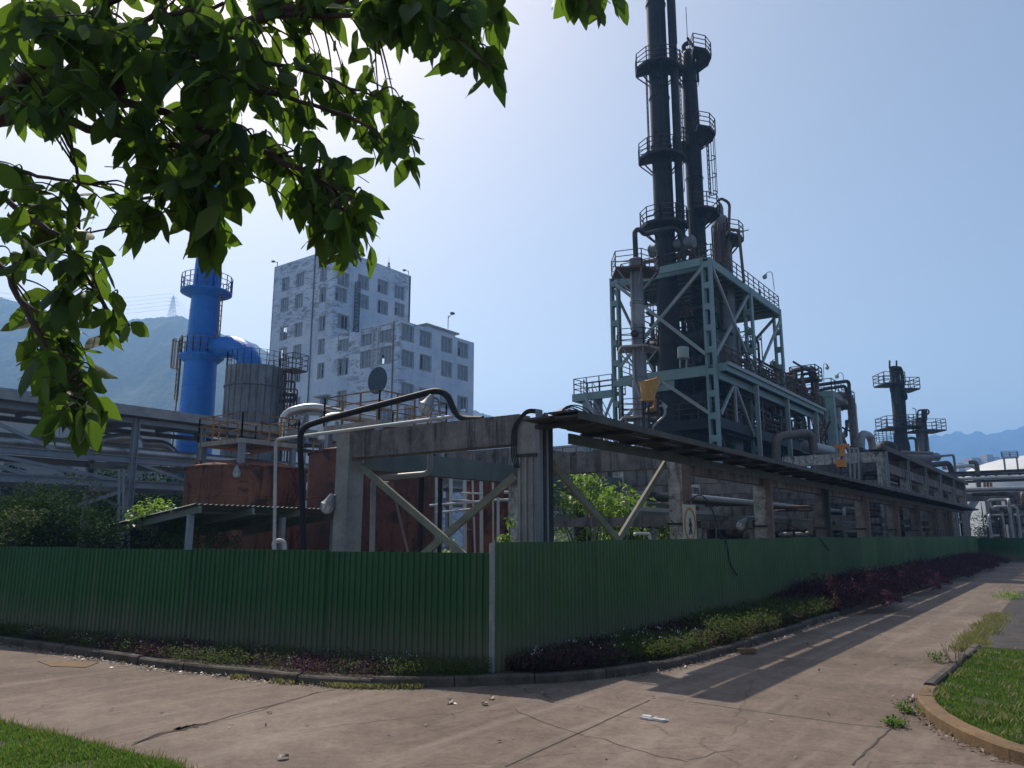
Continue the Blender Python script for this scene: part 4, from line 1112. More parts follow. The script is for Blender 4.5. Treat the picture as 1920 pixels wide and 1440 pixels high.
z = dep(378, 668, 50).z; ring_platform(ch, c.x, c.y, 1.05, 1.45, z, M['blue'], M['rust_rail'])
cl = Vector((-math.cos(YAW), -math.sin(YAW), 0)); fw = Vector((-math.sin(YAW), math.cos(YAW), 0))
lp_ = Vector((c.x, c.y, 0)) + cl*1.32 - fw*0.3
MB().ladder((lp_.x, lp_.y, dep(335, 752, 50).z), dep(335, 640, 50).z, cl, 0.45, True, 0.03).build('ladder', M['rust_rail'], ch)
lp_ = Vector((c.x, c.y, 0)) - cl*1.12 - fw*0.2
MB().ladder((lp_.x, lp_.y, dep(405, 668, 50).z), dep(405, 548, 50).z, -cl, 0.4, False, 0.03).build('ladder', M['rust_rail'], ch)
lp_ = Vector((c.x, c.y, 0)) + cl*1.28 - fw*0.3
MB().tube([(lp_.x, lp_.y, 3.0), (lp_.x, lp_.y, 14.9)], 0.05, 6).build('riser', M['rust_rail'], ch)
s0 = dep(476, 750, 48)
sb = root('scrubber_tank', (s0.x, s0.y, 0.05), 'grimy grey cylindrical tank with railed top, joined to the blue chimney', 'tank')
R = 1.78; zt = dep(476, 692, 48).z
MB().lathe(s0.x, s0.y, [(R, 0.05), (R, zt), (R*0.5, zt+0.12), (0.01, zt+0.16)], 48, cap=False).build('shell', M['scrub'], sb, smooth=True)
for z in (zt-1.25, zt-3.9): MB().lathe(s0.x, s0.y, [(R, z-0.06), (R+0.09, z-0.04), (R+0.09, z+0.04), (R, z+0.06)], 48, cap=False).build('stiffener', M['scrub'], sb)
for k in range(24):
    a = 2*math.pi*k/24; MB().box(s0.x+(R+0.01)*math.cos(a)-0.012, s0.x+(R+0.01)*math.cos(a)+0.012, s0.y+(R+0.01)*math.sin(a)-0.012, s0.y+(R+0.01)*math.sin(a)+0.012, zt-3.8, zt).build('rib', M['rusty_dark'], sb)
pts = [(s0.x+R*math.cos(2*math.pi*k/24), s0.y+R*math.sin(2*math.pi*k/24), zt) for k in range(25)]
MB().rail(pts, 0.95, 3, 0.014).build('railing', M['rusty_dark'], sb)
rt = -cl
def sp_(u, z, o=0.0): q = s0 + rt*u - fw*o; return (q.x, q.y, z)
for u, zz0, zz1, r_ in ((R+0.15, 4, zt-0.3, 0.09), (R+0.55, 4, zt-0.2, 0.05), (R+0.95, 5, zt-1.3, 0.05), (R+0.75, 3, zt-0.8, 0.07)):
    MB().tube([sp_(u, zz0), sp_(u, zz1), sp_(R-0.1, zz1)], r_, 8, bend=0.2).build('side_pipe', M['rusty_dark'], sb)
MB().tube([sp_(R-0.1, zt-1.7, 0.3), sp_(R+0.9, zt-1.7, 0.3), sp_(R+0.9, zt-2.1, 0.3), sp_(R-0.1, zt-2.1, 0.3)], 0.14, 10, bend=0.25).build('side_pipe', M['soot_steel'], sb)
for zz in (zt-0.1, zt-3.5):
    q = s0 + rt*(R+0.65); MB().box(q.x-0.6, q.x+0.6, q.y-0.6, q.y+0.6, zz-0.08, zz).build('side_platform', M['rusty_dark'], sb)
    MB().rail([(q.x-0.6,q.y-0.6,zz),(q.x+0.6,q.y-0.6,zz),(q.x+0.6,q.y+0.6,zz),(q.x-0.6,q.y+0.6,zz)], 1.0, 0.7, 0.022, closed=True).build('railing', M['rusty_dark'], sb)
MB().ladder(sp_(R+0.3, 3.5, 0.55), zt-0.2, -fw, 0.4, True, 0.022).build('ladder', M['rusty_dark'], sb)
# duct
dq = [dep(392, 656, 50), dep(430, 649, 49.3), dep(456, 656, 48.6), dep(470, 678, 48), dep(471, 725, 48)]
dk = root('blue_duct', tuple(dq[2]), 'thick blue elbow duct from the chimney down into the grimy tank', 'duct')
MB().tube(dq, 0.72, 24, bend=1.0).build('duct_shell', M['blue'], dk)
for t in (dq[1],): MB().drum(t - Vector((0.05,0,0)), t + Vector((0.05,0,0)), 0.70, 24, 0.02).build('flange', M['blue'], dk)
# ================================================================== TALL PALE-BLUE BUILDING
YF = 78.9; XL, XM, XR = -109.2, -93.34, -78.45; YB = 96.5; ZT = 47.9; ZW = 33.2
bl = root('gutted_building', (-94, YF, 0.05), 'tall gutted pale blue building with peeling plaster and a round window', 'building')
def wall(axis, c, thick, u0, u1, z0, z1, holes, par, mat, name='wall'):
    """wall on plane axis=c with true openings; holes = (u0,u1,z0,z1)"""
    us = sorted(set([u0, u1] + [v for h in holes for v in (h[0], h[1]) if u0 < v < u1]))
    m = MB()
    for a, b in zip(us, us[1:]):
        mid = (a+b)/2; hs = sorted([(h[2], h[3]) for h in holes if h[0] <= mid <= h[1]]); z = z0
        segs = []
        for h0, h1 in hs:
            if h0 > z: segs.append((z, h0))
            z = max(z, h1)
        if z < z1: segs.append((z, z1))
        for s0_, s1_ in segs:
            if axis == 'y': m.box(a, b, c, c+thick, s0_, s1_)
            else: m.box(c, c+thick, a, b, s0_, s1_)
    return m.build(name, mat, par)
def cpx(X, Y): return 500 + X/4.8, 440 + Y/4.8
WW, WH = 1.8, 2.2
fr_h = []; wins = []
def addf(X, Y, w_=WW, h_=WH, st=0):
    p = ony(*cpx(X, Y), YF); fr_h.append((p.x-w_/2, p.x+w_/2, p.z-h_/2, p.z+h_/2)); wins.append(('y', YF, p.x, p.z, w_, h_, st))
for X, Y, s_ in [(170,445,1),(300,405,0),(162,628,2),(290,595,0),(152,888,3),(285,855,2),(145,1080,2),(275,1055,0),(138,1290,2),(268,1265,4)]: addf(X, Y, st=s_)
for X, Y, s_ in [(512,345,0),(505,540,1),(497,800,3),(492,1008,0),(485,1225,3)]: addf(X, Y, 1.35, 2.35, st=s_)
for X, Y, s_ in [(690,965,0),(900,922,0),(1075,885,0),(685,1188,2),(893,1120,0),(1070,1085,1)]: addf(X, Y, 2.25, 2.5, st=s_)
def p3(X, Y): return (300+X/3.2-500)*4.8, (420+Y/3.2-440)*4.8
for X, Y, w_, h_, s_ in [(815,1085,1.95,2.3,1),(1090,1052,2.0,2.5,1),(820,1215,1.9,2.2,0),(1250,1215,2.2,2.3,0)]: addf(*p3(X, Y), w_, h_, s_)
q = ony(*cpx(*p3(985, 1075)), YF); fr_h.append((q.x-0.75, q.x+0.75, q.z-1.2, q.z+1.1)); wins.append(('y', YF, q.x, q.z-0.05, 1.5, 2.3, 1))
# round opening approximated by a stepped hole behind a round ring
rc = ony(*cpx(997, 1312), YF); RR = 2.15
nst = 9
for k in range(-nst, nst):
    z0_ = rc.z + RR*k/nst; z1_ = rc.z + RR*(k+1)/nst; hw = RR*math.sqrt(max(0.02, 1-((k+0.5)/nst)**2)); fr_h.append((rc.x-hw, rc.x+hw, z0_, z1_))
def split(hs, a, b, z0, z1): return [h for h in hs if h[1] > a and h[0] < b and h[2] < z1 and h[3] > z0]
wall('y', YF, 0.4, XL, XM, 0.05, ZT, split(fr_h, XL, XM, 0, ZT), bl, M['plaster'])
wall('y', YF, 0.4, XM, XR, 0.05, ZW-1.2, split(fr_h, XM, XR, 0, ZW), bl, M['plaster'])
# broken parapet of the wing
pa = MB(); x = XM
while x < XR-0.01:
    l = min(rnd.uniform(0.5, 1.4), XR-x); t = (x-XM)/(XR-XM)
    pa.box(x, x+l, YF+0.002, YF+0.4, ZW-1.2, ZW - 0.6 + 0.75*t + rnd.uniform(-0.45, 0.15)*(1-t*0.6)); x += l
pa.build('parapet', M['plaster'], bl)
vs = []; fs = []; n = 40
for k in range(n):
    a = 2*math.pi*k/n
    for r_, y in ((RR*0.97, YF-0.03), (RR*1.09, YF-0.03), (RR*1.09, YF+0.05), (RR*0.97, YF+0.35)): vs.append((rc.x+r_*math.cos(a), y, rc.z+r_*math.sin(a)))
for k in range(n):
    for j in range(4): fs.append((k*4+j, ((k+1)%n)*4+j, ((k+1)%n)*4+(j+1)%4, k*4+(j+1)%4))
rw = MB().add(vs, fs).build('round_window', M['plaster'], bl)
rd = MB()
for k in range(nst*2):   # boarding in horizontal planks with two gaps
    z0_ = rc.z - RR + RR*k/nst + 0.004; z1_ = z0_ + RR/nst - 0.008; hw = RR*0.99*math.sqrt(max(0.02, 1-((k-nst+0.5)/nst)**2))
    if k in (2, 14): rd.box(rc.x-hw, rc.x-hw*0.5, YF+0.10, YF+0.14, z0_, z1_); rd.box(rc.x-hw*0.5+0.35, rc.x+hw, YF+0.10, YF+0.14, z0_, z1_)
    else: rd.box(rc.x-hw, rc.x+hw, YF+0.10, YF+0.14, z0_, z1_)
rd.build('boarding', M['dark_room'], rw)
# right wall of the wing
rh = []
for X, Y, s_ in [(1270,885,0),(1430,940,0),(1620,990,0),(1765,1038,1),(1270,1118,0),(1430,1155,2),(1620,1210,0),(1765,1243,2)]:
    p = onx(*cpx(X, Y), XR); rh.append((p.y-1.2, p.y+1.2, p.z-1.15, p.z+1.15)); wins.append(('x', XR, p.y, p.z, 2.4, 2.3, s_))
for X, Y, s_ in [(1485,1005,0),(1590,1035,0),(1712,1060,0),(1815,1080,2),(1500,1150,0),(1350,1150,0)]:
    p = onx(*cpx(*p3(X, Y)), XR); rh.append((p.y-1.2, p.y+1.2, p.z-1.15, p.z+1.15)); wins.append(('x', XR, p.y, p.z, 2.4, 2.3, s_))
wall('x', XR-0.4, 0.4, YF+0.401, YB, 0.05, ZW, rh, bl, M['plaster'])
# right wall of the tall block, above the wing roof
th_ = []
for X, Y, s_ in [(670,540,1),(870,600,2),(870,430,0),(1045,470,1),(1195,520,2),(1045,655,2),(1195,675,1),(690,785,3),(690,400,0)]:
    p = onx(*cpx(X, Y), XM); th_.append((p.y-1.1, p.y+1.1, p.z-1.1, p.z+1.1)); wins.append(('x', XM, p.y, p.z, 2.2, 2.2, s_))
wall('x', XM-0.4, 0.4, YF+0.401, YB, ZW-1.3, ZT, th_, bl, M['plaster'])
# far walls with openings too, so that daylight shows through
bh = []
for zc_ in range(8):
    for k in range(4): bh.append((XL+1.6+k*3.8, XL+3.6+k*3.8, 3+zc_*5.6, 5.4+zc_*5.6))
wall('y', YB-0.4, 0.4, XL, XM, 0.05, ZT, bh, bl, M['plaster'])
bh = []
for zc_ in range(5):
    for k in range(4): bh.append((XM+1.2+k*3.7, XM+3.2+k*3.7, 3+zc_*5.6, 5.4+zc_*5.6))
wall('y', YB-0.4, 0.4, XM, XR-0.401, 0.05, ZW, bh, bl, M['plaster'])
wall('x', XL, 0.4, YF+0.401, YB-0.401, 0.05, ZT, [(YF+2+k*5, YF+4.4+k*5, 3+z*5.6, 5.4+z*5.6) for k in range(3) for z in range(8)], bl, M['plaster'])
MB().box(XL+0.4, XM-0.4, YF+0.4, YB-0.4, ZT-1.0, ZT-0.8).build('roof', M['concrete'], bl)
MB().box(XM, XR-0.4, YF+0.4, YB-0.4, ZW-1.5, ZW-1.25).build('roof', M['concrete'], bl)
for k in range(7):
    z = 5.9 + k*5.6
    MB().box(XL+0.41, XM-0.41, YF+2.5, YB-2.5, z, z+0.2).build('floor_slab', M['dark_room'], bl)
q = onx(*cpx(1440, 765), XR); MB().box(XR-6, XR-1.5, 86.5, 94.5, ZW+1.2, ZW+1.45).build('roof_slab', M['concrete_pale'], bl)
MB().box(XR-5.5, XR-2, 87, 94, ZW-1.25, ZW+1.2).build('roof_hut', M['plaster'], bl)
# windows: frame and sashes in each opening
def window(axis, c, u, z, w_, h_, st):
    f = MB(); t = 0.07; d0 = 0.16
    def bx(m, a, b, z0, z1, e0=0.0, e1=0.08):
        if axis == 'y': m.box(a, b, c+d0+e0, c+d0+e1, z0, z1)
        else: m.box(c-0.4+d0-e1+0.1, c-0.4+d0-e0+0.1, a, b, z0, z1)
    a, b, z0, z1 = u-w_/2+0.002, u+w_/2-0.002, z-h_/2+0.002, z+h_/2-0.002
    bx(f, a, b, z0, z0+t); bx(f, a, b, z1-t, z1); bx(f, a, a+t, z0+t, z1-t); bx(f, b-t, b, z0+t, z1-t)
    nm = 3 if w_ > 1.6 else 2
    for k in range(1, nm): x = a+(b-a)*k/nm; bx(f, x-0.035, x+0.035, z0+t, z1-t)
    wf = f.build('window', M['white_pipe'], bl)
    for k in range(nm):
        x0 = a+(b-a)*k/nm+0.036; x1 = a+(b-a)*(k+1)/nm-0.036
        drop = {0: False, 1: k == 0, 2: k == rnd.randrange(nm), 3: k > 0, 4: True}[st]
        if drop and st != 1: continue
        if drop and st == 1:
            x0 += 0.0
            m = MB(); bx(m, x0, x1, z+0.2, z1-t, 0.02, 0.04); m.build('pane', M['glass'], wf); continue
        m = MB(); bx(m, x0, x1, z0+t+0.001, z1-t-0.001, 0.02, 0.04); m.build('pane', M['glass'], wf)
    # surround, a little proud of the wall
    s_ = MB(); e = 0.13
    def bs(a_, b_2, z0_, z1_):
        if axis == 'y': s_.box(a_, b_2, c-0.04, c-0.002, z0_, z1_)
        else: s_.box(c+0.002, c+0.04, a_, b_2, z0_, z1_)
    bs(a-e, b+e, z1, z1+e); bs(a-e, b+e, z0-e, z0); bs(a-e, a, z0, z1); bs(b, b+e, z0, z1)
    s_.build('surround', M['rust_pale'], wf)
for args in wins: window(*args)
# drainpipes, roof ladder, door hood
for X in (400, 1140):
    p = ony(*cpx(X, 900), YF-0.12); MB().tube([(p.x, YF-0.12, 1), (p.x, YF-0.12, ZT-0.5 if X == 400 else ZW-0.3)], 0.10, 8).build('drainpipe', M['pipe_brown'], bl)
p = onx(*cpx(810, 640), XM+0.25); MB().ladder((XM+0.3, p.y, ZW-1.2), onx(*cpx(810, 430), XM+0.2).z, (1,0,0), 1.0, True, 0.05, 0.6, 1.0).build('roof_ladder', M['soot_steel'], bl)
p = ony(*cpx(978, 950), YF-0.2); MB().ladder((p.x, YF-0.2, ony(*cpx(965, 1190), YF).z), ony(*cpx(985, 830), YF).z, (0,-1,0), 1.1, False, 0.07, 0.8).build('roof_ladder', M['white_pipe'], bl)
MB().box(q.x if False else ony(*cpx(*p3(985,1040)), YF).x-1.5, ony(*cpx(*p3(985,1040)), YF).x+1.5, YF-1.0, YF-0.001, ony(*cpx(*p3(985,1040)), YF).z, ony(*cpx(*p3(985,1040)), YF).z+0.22).build('door_hood', M['concrete_pale'], bl)
MB().box(XL-0.05, XL+0.05, YF-0.06, YF-0.002, 0.1, ZT).build('edge_strip', M['rust_pale'], bl)
def mast(name, p, h, wb, label, arms=0):
    m = MB(); p = Vector(p); wt = wb*0.15; n = 7
    def cr(k, t): w_ = wb*(1-t)+wt*t; sx, sy_ = ((-1,-1),(1,-1),(1,1),(-1,1))[k]; return Vector((p.x+sx*w_/2, p.y+sy_*w_/2, p.z+h*t))
    th = wb*(0.05 if arms == 0 else 0.028)
    for k in range(4):
        m.bar(cr(k,0), cr(k,1), th, th)
        for i in range(n):
            m.bar(cr(k,i/n), cr((k+1)%4,(i+1)/n), th*0.7, th*0.7); m.bar(cr((k+1)%4,i/n), cr(k,(i+1)/n), th*0.7, th*0.7)
            m.bar(cr(k,i/n), cr((k+1)%4,i/n), th*0.7, th*0.7)
    for j in range(arms):
        z = p.z + h*(0.66+0.13*j); L = wb*(0.85-0.15*j)
        m.bar((p.x-L*0.8, p.y-L*0.6, z), (p.x+L*0.8, p.y+L*0.6, z), th*1.2, th*1.2)
    m.bar((p.x, p.y, p.z+h), (p.x, p.y, p.z+h*1.22), th*0.8, th*0.8)
    return m
p = onx(729, 500, -99); mm = mast('', (-99, p.y, ZT-0.8), 4.6, 1.1, ''); tag(mm.build('roof_antenna', M['rusty_dark']), 'small lattice antenna mast on the roof of the tall pale blue building', 'antenna')
p = dep(322, 594, 900); mm = mast('', (p.x, p.y, p.z-7), 33, 9, '', 3); tag(mm.build('power_pylon', M['grey_steel']), 'lattice power pylon standing on the ridge of the left hill', 'pylon')
pw = MB()
for k in range(5):
    a = dep(322, 550+k*7, 900); b2 = dep(560+k*5, 735+k*8, 700); b3 = dep(-60, 540+k*9, 800); L = []
    for (s_, e_) in ((a, b2), (a, b3)):
        pts = []
        for i in range(13):
            t = i/12; q2 = s_.lerp(e_, t); q2.z -= 10*math.sin(math.pi*t); pts.append(q2)
        pw.tube(pts, 0.14, 4)
tag(pw.build('power_line', M['grey_steel']), 'thin power cables sagging away from the hilltop pylon', 'power line')
sm = MB(); p = onx(815, 590, XR-1.0); sm.tube([(XR-1.0, 91, ZW+1.4), (XR-1.0, 91, ZW+3.6)], 0.06, 6); sm.bar((XR-1.0, 91, ZW+3.2), (XR-0.4, 91.4, ZW+3.9), 0.08, 0.08); sm.box(XR-0.7, XR-0.2, 91.1, 91.7, ZW+3.8, ZW+4.1)
tag(sm.build('siren_mast', M['rusty_dark']), 'short mast with a horn on the roof of the lower wing', 'mast')
for px, py, d, lb in ((519, 494, None, 'small lamp bracket on the left roof corner of the tall building'), (766, 512, None, 'small lamp bracket on the right roof corner of the tall building')):
    X_ = (XL+0.3, YF+0.2) if px < 600 else (XM-0.2, YB-0.5)
    m = MB(); m.bar((X_[0], X_[1], ZT), (X_[0], X_[1], ZT+0.9), 0.09, 0.09); m.bar((X_[0], X_[1], ZT+0.8), (X_[0]-0.5, X_[1]-0.4, ZT+1.0), 0.09, 0.09); m.box(X_[0]-0.8, X_[0]-0.3, X_[1]-0.7, X_[1]-0.3, ZT+0.85, ZT+1.1)
    tag(m.build('roof_lamp', M['rusty_dark']), lb, 'lamp')
# far low pale building seen through the frame
for (px0, px1, py, d, lb) in ((1024, 1150, 838, 130, 'pale low factory building seen far off under the tray'), (1150, 1235, 862, 160, 'second pale factory building behind the first, seen under the tray')):
    a = dep(px0, py, d); b2 = dep(px1, py, d)
    r = root('factory_building', (a.x, a.y, 0.05), lb, 'building')
    MB().box(min(a.x,b2.x), max(a.x,b2.x), a.y, a.y+14, 0.05, a.z).build('wall', M['haze_city'], r)
    for k in range(8):
        x = a.x + (b2.x-a.x)*(k+0.5)/8
        for z in (3.5, 7.5, 11.5):
            if z+2 < a.z: MB().box(x-0.7, x+0.7, a.y-0.05, a.y-0.002, z, z+1.8).build('window', M['glass'], r)
# ================================================================== TEAL TOWER AND ITS VESSELS
tw = root('teal_tower', (-20, 43.5, 0.05), 'tall teal steel frame of battened columns and decks carrying the black columns', 'tower')
CX = (-23.4, -17.0); CY = (43.6, 50.9, 57.3)
def battened(x, y, z0, z1, par, mat=M['teal'], w_=0.46, step=1.35):
    m = MB()
    for s_ in (-1, 1): m.box(x+s_*(w_/2)-0.07, x+s_*(w_/2)+0.07, y-0.2, y+0.2, z0, z1)
    z = z0 + 0.4
    while z < z1 - 0.2:
        m.box(x-w_/2+0.071, x+w_/2-0.071, y-0.19, y-0.16, z, z+0.38); m.box(x-w_/2+0.071, x+w_/2-0.071, y+0.16, y+0.19, z, z+0.38); z += step
    m.box(x-w_/2-0.08, x+w_/2+0.08, y-0.22, y+0.22, z1, z1+0.05)
    return m.build('column', mat, par)
for x in CX:
    for y in CY: battened(x, y, 0.05, 18.55, tw)
Z3, Z2, Z1 = 18.55, 11.95, 8.7
def deck(par, x0, x1, y0, y1, z, mat, holes=0, edge=M['teal'], bh=0.45):
    MB().box(x0, x1, y0, y1, z-0.06, z).build('deck', M['teal'] if mat is None else mat, par)
    y = y0 + 0.5
    while y < y1 - 0.2: MB().box(x0+0.2, x1-0.2, y, y+0.12, z-0.26, z-0.062).build('joist', M['under_panel'], par); y += 0.95
    for yy in (y0, y1-0.14): MB().box(x0, x1, yy, yy+0.14, z-0.061-bh, z-0.061).build('edge_beam', edge, par)
    for xx in (x0, x1-0.14): MB().box(xx, xx+0.14, y0+0.141, y1-0.141, z-0.061-bh, z-0.061).build('edge_beam', edge, par)
deck(tw, -23.3, -16.75, 44.0, 57.6, Z3+0.1, None)
MB().box(-20.3, -17.25, 43.40, 43.55, Z3-0.35, Z3+0.12).build('edge_beam', M['teal'], tw)
deck(tw, -23.3, -16.15, 43.82, 65.5, Z2, None, bh=0.42)
MB().box(-23.1, -17.3, 43.36, 43.50, Z2-0.75, Z2-0.20).build('edge_beam', M['teal'], tw)
MB().box(-16.14, -16.0, 43.8, 65.6, Z2-0.16, Z2+0.06).build('edge_beam', M['teal_pale'], tw)
MB().box(-16.75, -16.6, 43.8, 65.6, Z2-0.95, Z2-0.49).build('edge_beam', M['teal'], tw)
deck(tw, -23.3, -16.75, 43.82, 66.5, Z1, M['soot_steel'], edge=M['soot_steel'], bh=0.55)
for y in (49.5, 56.1, 63.6): MB().box(-16.45, -16.2, y-0.12, y+0.12, 0.05, Z2-0.49).build('post', M['teal_pale'], tw)
battened(-17.0, 64.8, 0.05, Z2-0.6, tw)
battened(-23.2, 64.8, 0.05, Z2-0.6, tw)
def tb(p, q, w_=0.12, h_=0.20, mat=None): MB().bar(p, q, w_, h_).build('brace', mat or M['teal_pale'], tw)
y = 43.42
tb((-17.2, y, 18.0), (-23.1, y, 12.5)); tb((-23.1, y-0.16, 18.0), (-17.2, y-0.16, 12.5))
tb((-20.2, y, 11.2), (-17.2, y, 8.9)); tb((-20.2, y, 11.2), (-23.1, y, 8.9))
MB().box(-21.0, -19.4, y+0.02, y+0.10, 10.6, 11.2).build('gusset', M['teal'], tw)
for y in (57.35,): tb((-17.2, y, 18.0), (-23.1, y, 12.5)); tb((-23.1, y+0.16, 18.0), (-17.2, y+0.16, 12.5))
x = -16.72
tb((x, 43.9, 18.0), (x, 50.6, 12.4)); tb((x-0.16, 50.6, 18.0), (x-0.16, 43.9, 12.4)); tb((x, 57.0, 17.6), (x, 51.2, 12.6))
tb((x, 46.6, 11.2), (x, 44.0, 8.9)); tb((x, 46.6, 11.2), (x, 49.6, 8.2)); MB().box(x-0.06, x+0.06, 46.5, 46.7, 8.7, 11.3).build('post', M['teal_pale'], tw)
x = -23.65
tb((x, 43.9, 18.0), (x, 50.6, 12.4)); tb((x, 57.0, 17.6), (x, 51.2, 12.6))
tb((-17.0, 44.0, 8.0), (-17.0, 50.6, 2.0), mat=M['soot_steel']); tb((-17.0, 57.0, 8.0), (-17.0, 51.2, 2.0), mat=M['soot_steel'])
MB().rail([(-23.2,44.1,Z3+0.1),(-23.2,57.5,Z3+0.1),(-16.85,57.5,Z3+0.1),(-16.85,44.1,Z3+0.1),(-23.2,44.1,Z3+0.1)], 1.05, 1.1, 0.028).build('railing', M['rusty_dark'], tw)
MB().rail([(-23.2,43.9,Z2),(-23.2,65.4,Z2),(-16.2,65.4,Z2),(-16.2,43.9,Z2)], 1.05, 1.1, 0.028).build('railing', M['rusty_dark'], tw)
MB().rail([(-23.2,43.9,Z1),(-16.8,43.9,Z1),(-16.8,66.0,Z1)], 1.05, 1.2, 0.028).build('railing', M['rusty_dark'], tw)
def stair(p, q, wv, par, mat, hand=True, name='stair', step=0.24):
    """flight from p (foot) to q (head), wv = width vector"""
    p = Vector(p); q = Vector(q); wv = Vector(wv); m = MB()
    for o in (Vector((0,0,0)), wv): m.bar(p+o, q+o, 0.05, 0.24)
    n = max(3, int(abs(q.z-p.z)/step)); d = (q-p); h = Vector((d.x, d.y, 0)).normalized()*0.13
    for i in range(1, n):
        c = p + d*i/n; m.add([c-h+wv*0.02, c+h+wv*0.02, c+h+wv*0.98, c-h+wv*0.98, c-h+wv*0.02-Vector((0,0,0.04)), c+h+wv*0.02-Vector((0,0,0.04)), c+h+wv*0.98-Vector((0,0,0.04)), c-h+wv*0.98-Vector((0,0,0.04))], [(0,1,2,3),(7,6,5,4),(0,4,5,1),(1,5,6,2),(2,6,7,3),(3,7,4,0)])
    s_ = m.build(name, mat, par)
    if hand:
        hr = MB()
        for o in (Vector((0,0,0)), wv):
            for k in (0.5, 1.0): hr.bar(p+o+Vector((0,0,k)), q+o+Vector((0,0,k)), 0.04, 0.04)
            for i in range(4): c = p + o + d*i/3; hr.bar(c, c+Vector((0,0,1)), 0.045, 0.045)
        hr.build('handrail', mat, s_)
stair((-18.2, 48.5, Z2), (-18.2, 53.6, 15.2), (-0.8,0,0), tw, M['dark_steel']); stair((-19.2, 53.6, 15.2), (-19.2, 49.5, Z3), (-0.8,0,0), tw, M['dark_steel'])
MB().box(-20.1, -17.8, 53.6, 54.8, 15.1, 15.2).build('landing', M['dark_steel'], tw)
MB().rail([(-17.9,53.6,15.2),(-17.9,54.8,15.2),(-20.1,54.8,15.2),(-20.1,53.6,15.2)], 1, 0.9, 0.028).build('railing', M['dark_steel'], tw)
# side balcony with stair down, left of the tower
sbp = root('side_platform', (-25.6, 43.6, 0.05), 'small teal balcony with railing and stair, left of the teal tower', 'platform')
MB().box(-26.7, -23.7, 43.3, 45.3, 10.98, 11.05).build('deck', M['teal'], sbp)
MB().box(-26.7, -23.7, 43.3, 43.44, 10.55, 10.979).build('edge_beam', M['teal'], sbp)
MB().box(-26.7, -26.56, 43.441, 45.3, 10.55, 10.979).build('edge_beam', M['teal'], sbp)
MB().rail([(-23.7,43.4,11.05),(-26.6,43.4,11.05),(-26.6,45.2,11.05),(-23.7,45.2,11.05)], 1.05, 0.9, 0.028).build('railing', M['rusty_dark'], sbp)
MB().box(-26.0, -25.5, 43.46, 43.9, 0.05, 10.54).build('post', M['teal'], sbp)
MB().box(-26.0, -25.5, 44.9, 45.3, 0.05, 10.97).build('post', M['teal'], sbp)
stair((-23.2, 42.6, 6.6), (-25.6, 43.0, 10.9), (0.15,0.85,0), sbp, M['rack_steel'], step=0.30)
MB().bar((-25.4, 43.4, 7.0), (-23.7, 43.4, 10.5), 0.1, 0.16).build('brace', M['teal_pale'], sbp)
MB().rail([(-29,44.0,6.6),(-23.7,44.0,6.6)], 1.0, 1.1, 0.025).build('railing', M['rusty_dark'], sbp)
MB().box(-29, -23.6, 43.9, 46, 6.45, 6.6).build('deck', M['dark_steel'], sbp)

def oct_platform(par, cx, cy, ri, ro, z, a0, a1, n=5, mat=None, rm=None, h=1.05, brk=True):
    mat = mat or M['soot_steel']; rm = rm or M['rusty_dark']
    vs = []; fs = []; a0 = math.radians(a0); a1 = math.radians(a1)
    for k in range(n+1):
        a = a0+(a1-a0)*k/n
        for r_, zz in ((ri, z), (ro, z), (ro, z-0.14), (ri, z-0.14)): vs.append((cx+r_*math.cos(a), cy+r_*math.sin(a), zz))
    for k in range(n):
        for j in range(4): fs.append((k*4+j, k*4+(j+1)%4, (k+1)*4+(j+1)%4, (k+1)*4+j))
    fs += [(0,1,2,3), (n*4+3, n*4+2, n*4+1, n*4)]
    pl = MB().add(vs, fs).build('platform', mat, par)
    P = lambda k, r_, zz: (cx+r_*math.cos(a0+(a1-a0)*k/n), cy+r_*math.sin(a0+(a1-a0)*k/n), zz)
    MB().rail([P(0, ri, z)] + [P(k, ro*0.99, z) for k in range(n+1)] + [P(n, ri, z)], h, 1.5, 0.028, rows=(1.0, 0.68, 0.36, 0.04)).build('railing', rm, pl)
    if brk:
        b3 = MB()
        for k in range(0, n+1): b3.bar(P(k, ri, z-1.0), P(k, ro*0.93, z-0.16), 0.06, 0.08)
        b3.build('bracket', mat, pl)
    return pl
def DEG(v): return math.degrees(math.atan2(v.y, v.x))
# directions as the camera sees them
LFT = DEG(cl); NEAR = DEG(-fw)
# --- black column with the tallest reach
c = dep(1247, 450, 48); c1 = c
K1 = root('distillation_column', (c.x, c.y, 0.05), 'tallest sooty black column, its top cut off by the picture edge', 'column')
MB().lathe(c.x, c.y, [(0.92, 0.05), (0.92, 11.0), (0.74, 12.4), (0.70, 17), (0.66, 19.0), (0.65, 47)], 36).build('shell', M['soot_steel'], K1, smooth=True)
for z in (19.0, 22.8, 27.6, 31.2, 34.0, 38.4): MB().lathe(c.x, c.y, [(0.66, z-0.05), (0.71, z-0.03), (0.71, z+0.03), (0.66, z+0.05)], 36, cap=False).build('flange', M['soot_steel'], K1)
for py, a, b2 in ((133, LFT-25, LFT+200), (300, LFT-25, LFT+180), (426, LFT-40, LFT+180)):
    z = dep(1235, py, 48).z; oct_platform(K1, c.x, c.y, 0.66, 1.6, z, a, b2, 6)
P = Vector((c.x, c.y, 0)) + cl*0.86 - fw*0.15
z133, z300, z426 = [dep(1235, q_, 48).z for q_ in (133, 300, 426)]
MB().ladder((P.x, P.y, z300+0.3), z133-0.1, cl, 0.4, False, 0.025).build('ladder', M['dark_steel'], K1)
P = Vector((c.x, c.y, 0)) - cl*0.86 - fw*0.3
MB().ladder((P.x, P.y, dep(1262, 372, 48).z), z300-0.1, -cl, 0.4, True, 0.025, cage_from=0.4).build('ladder', M['dark_steel'], K1)
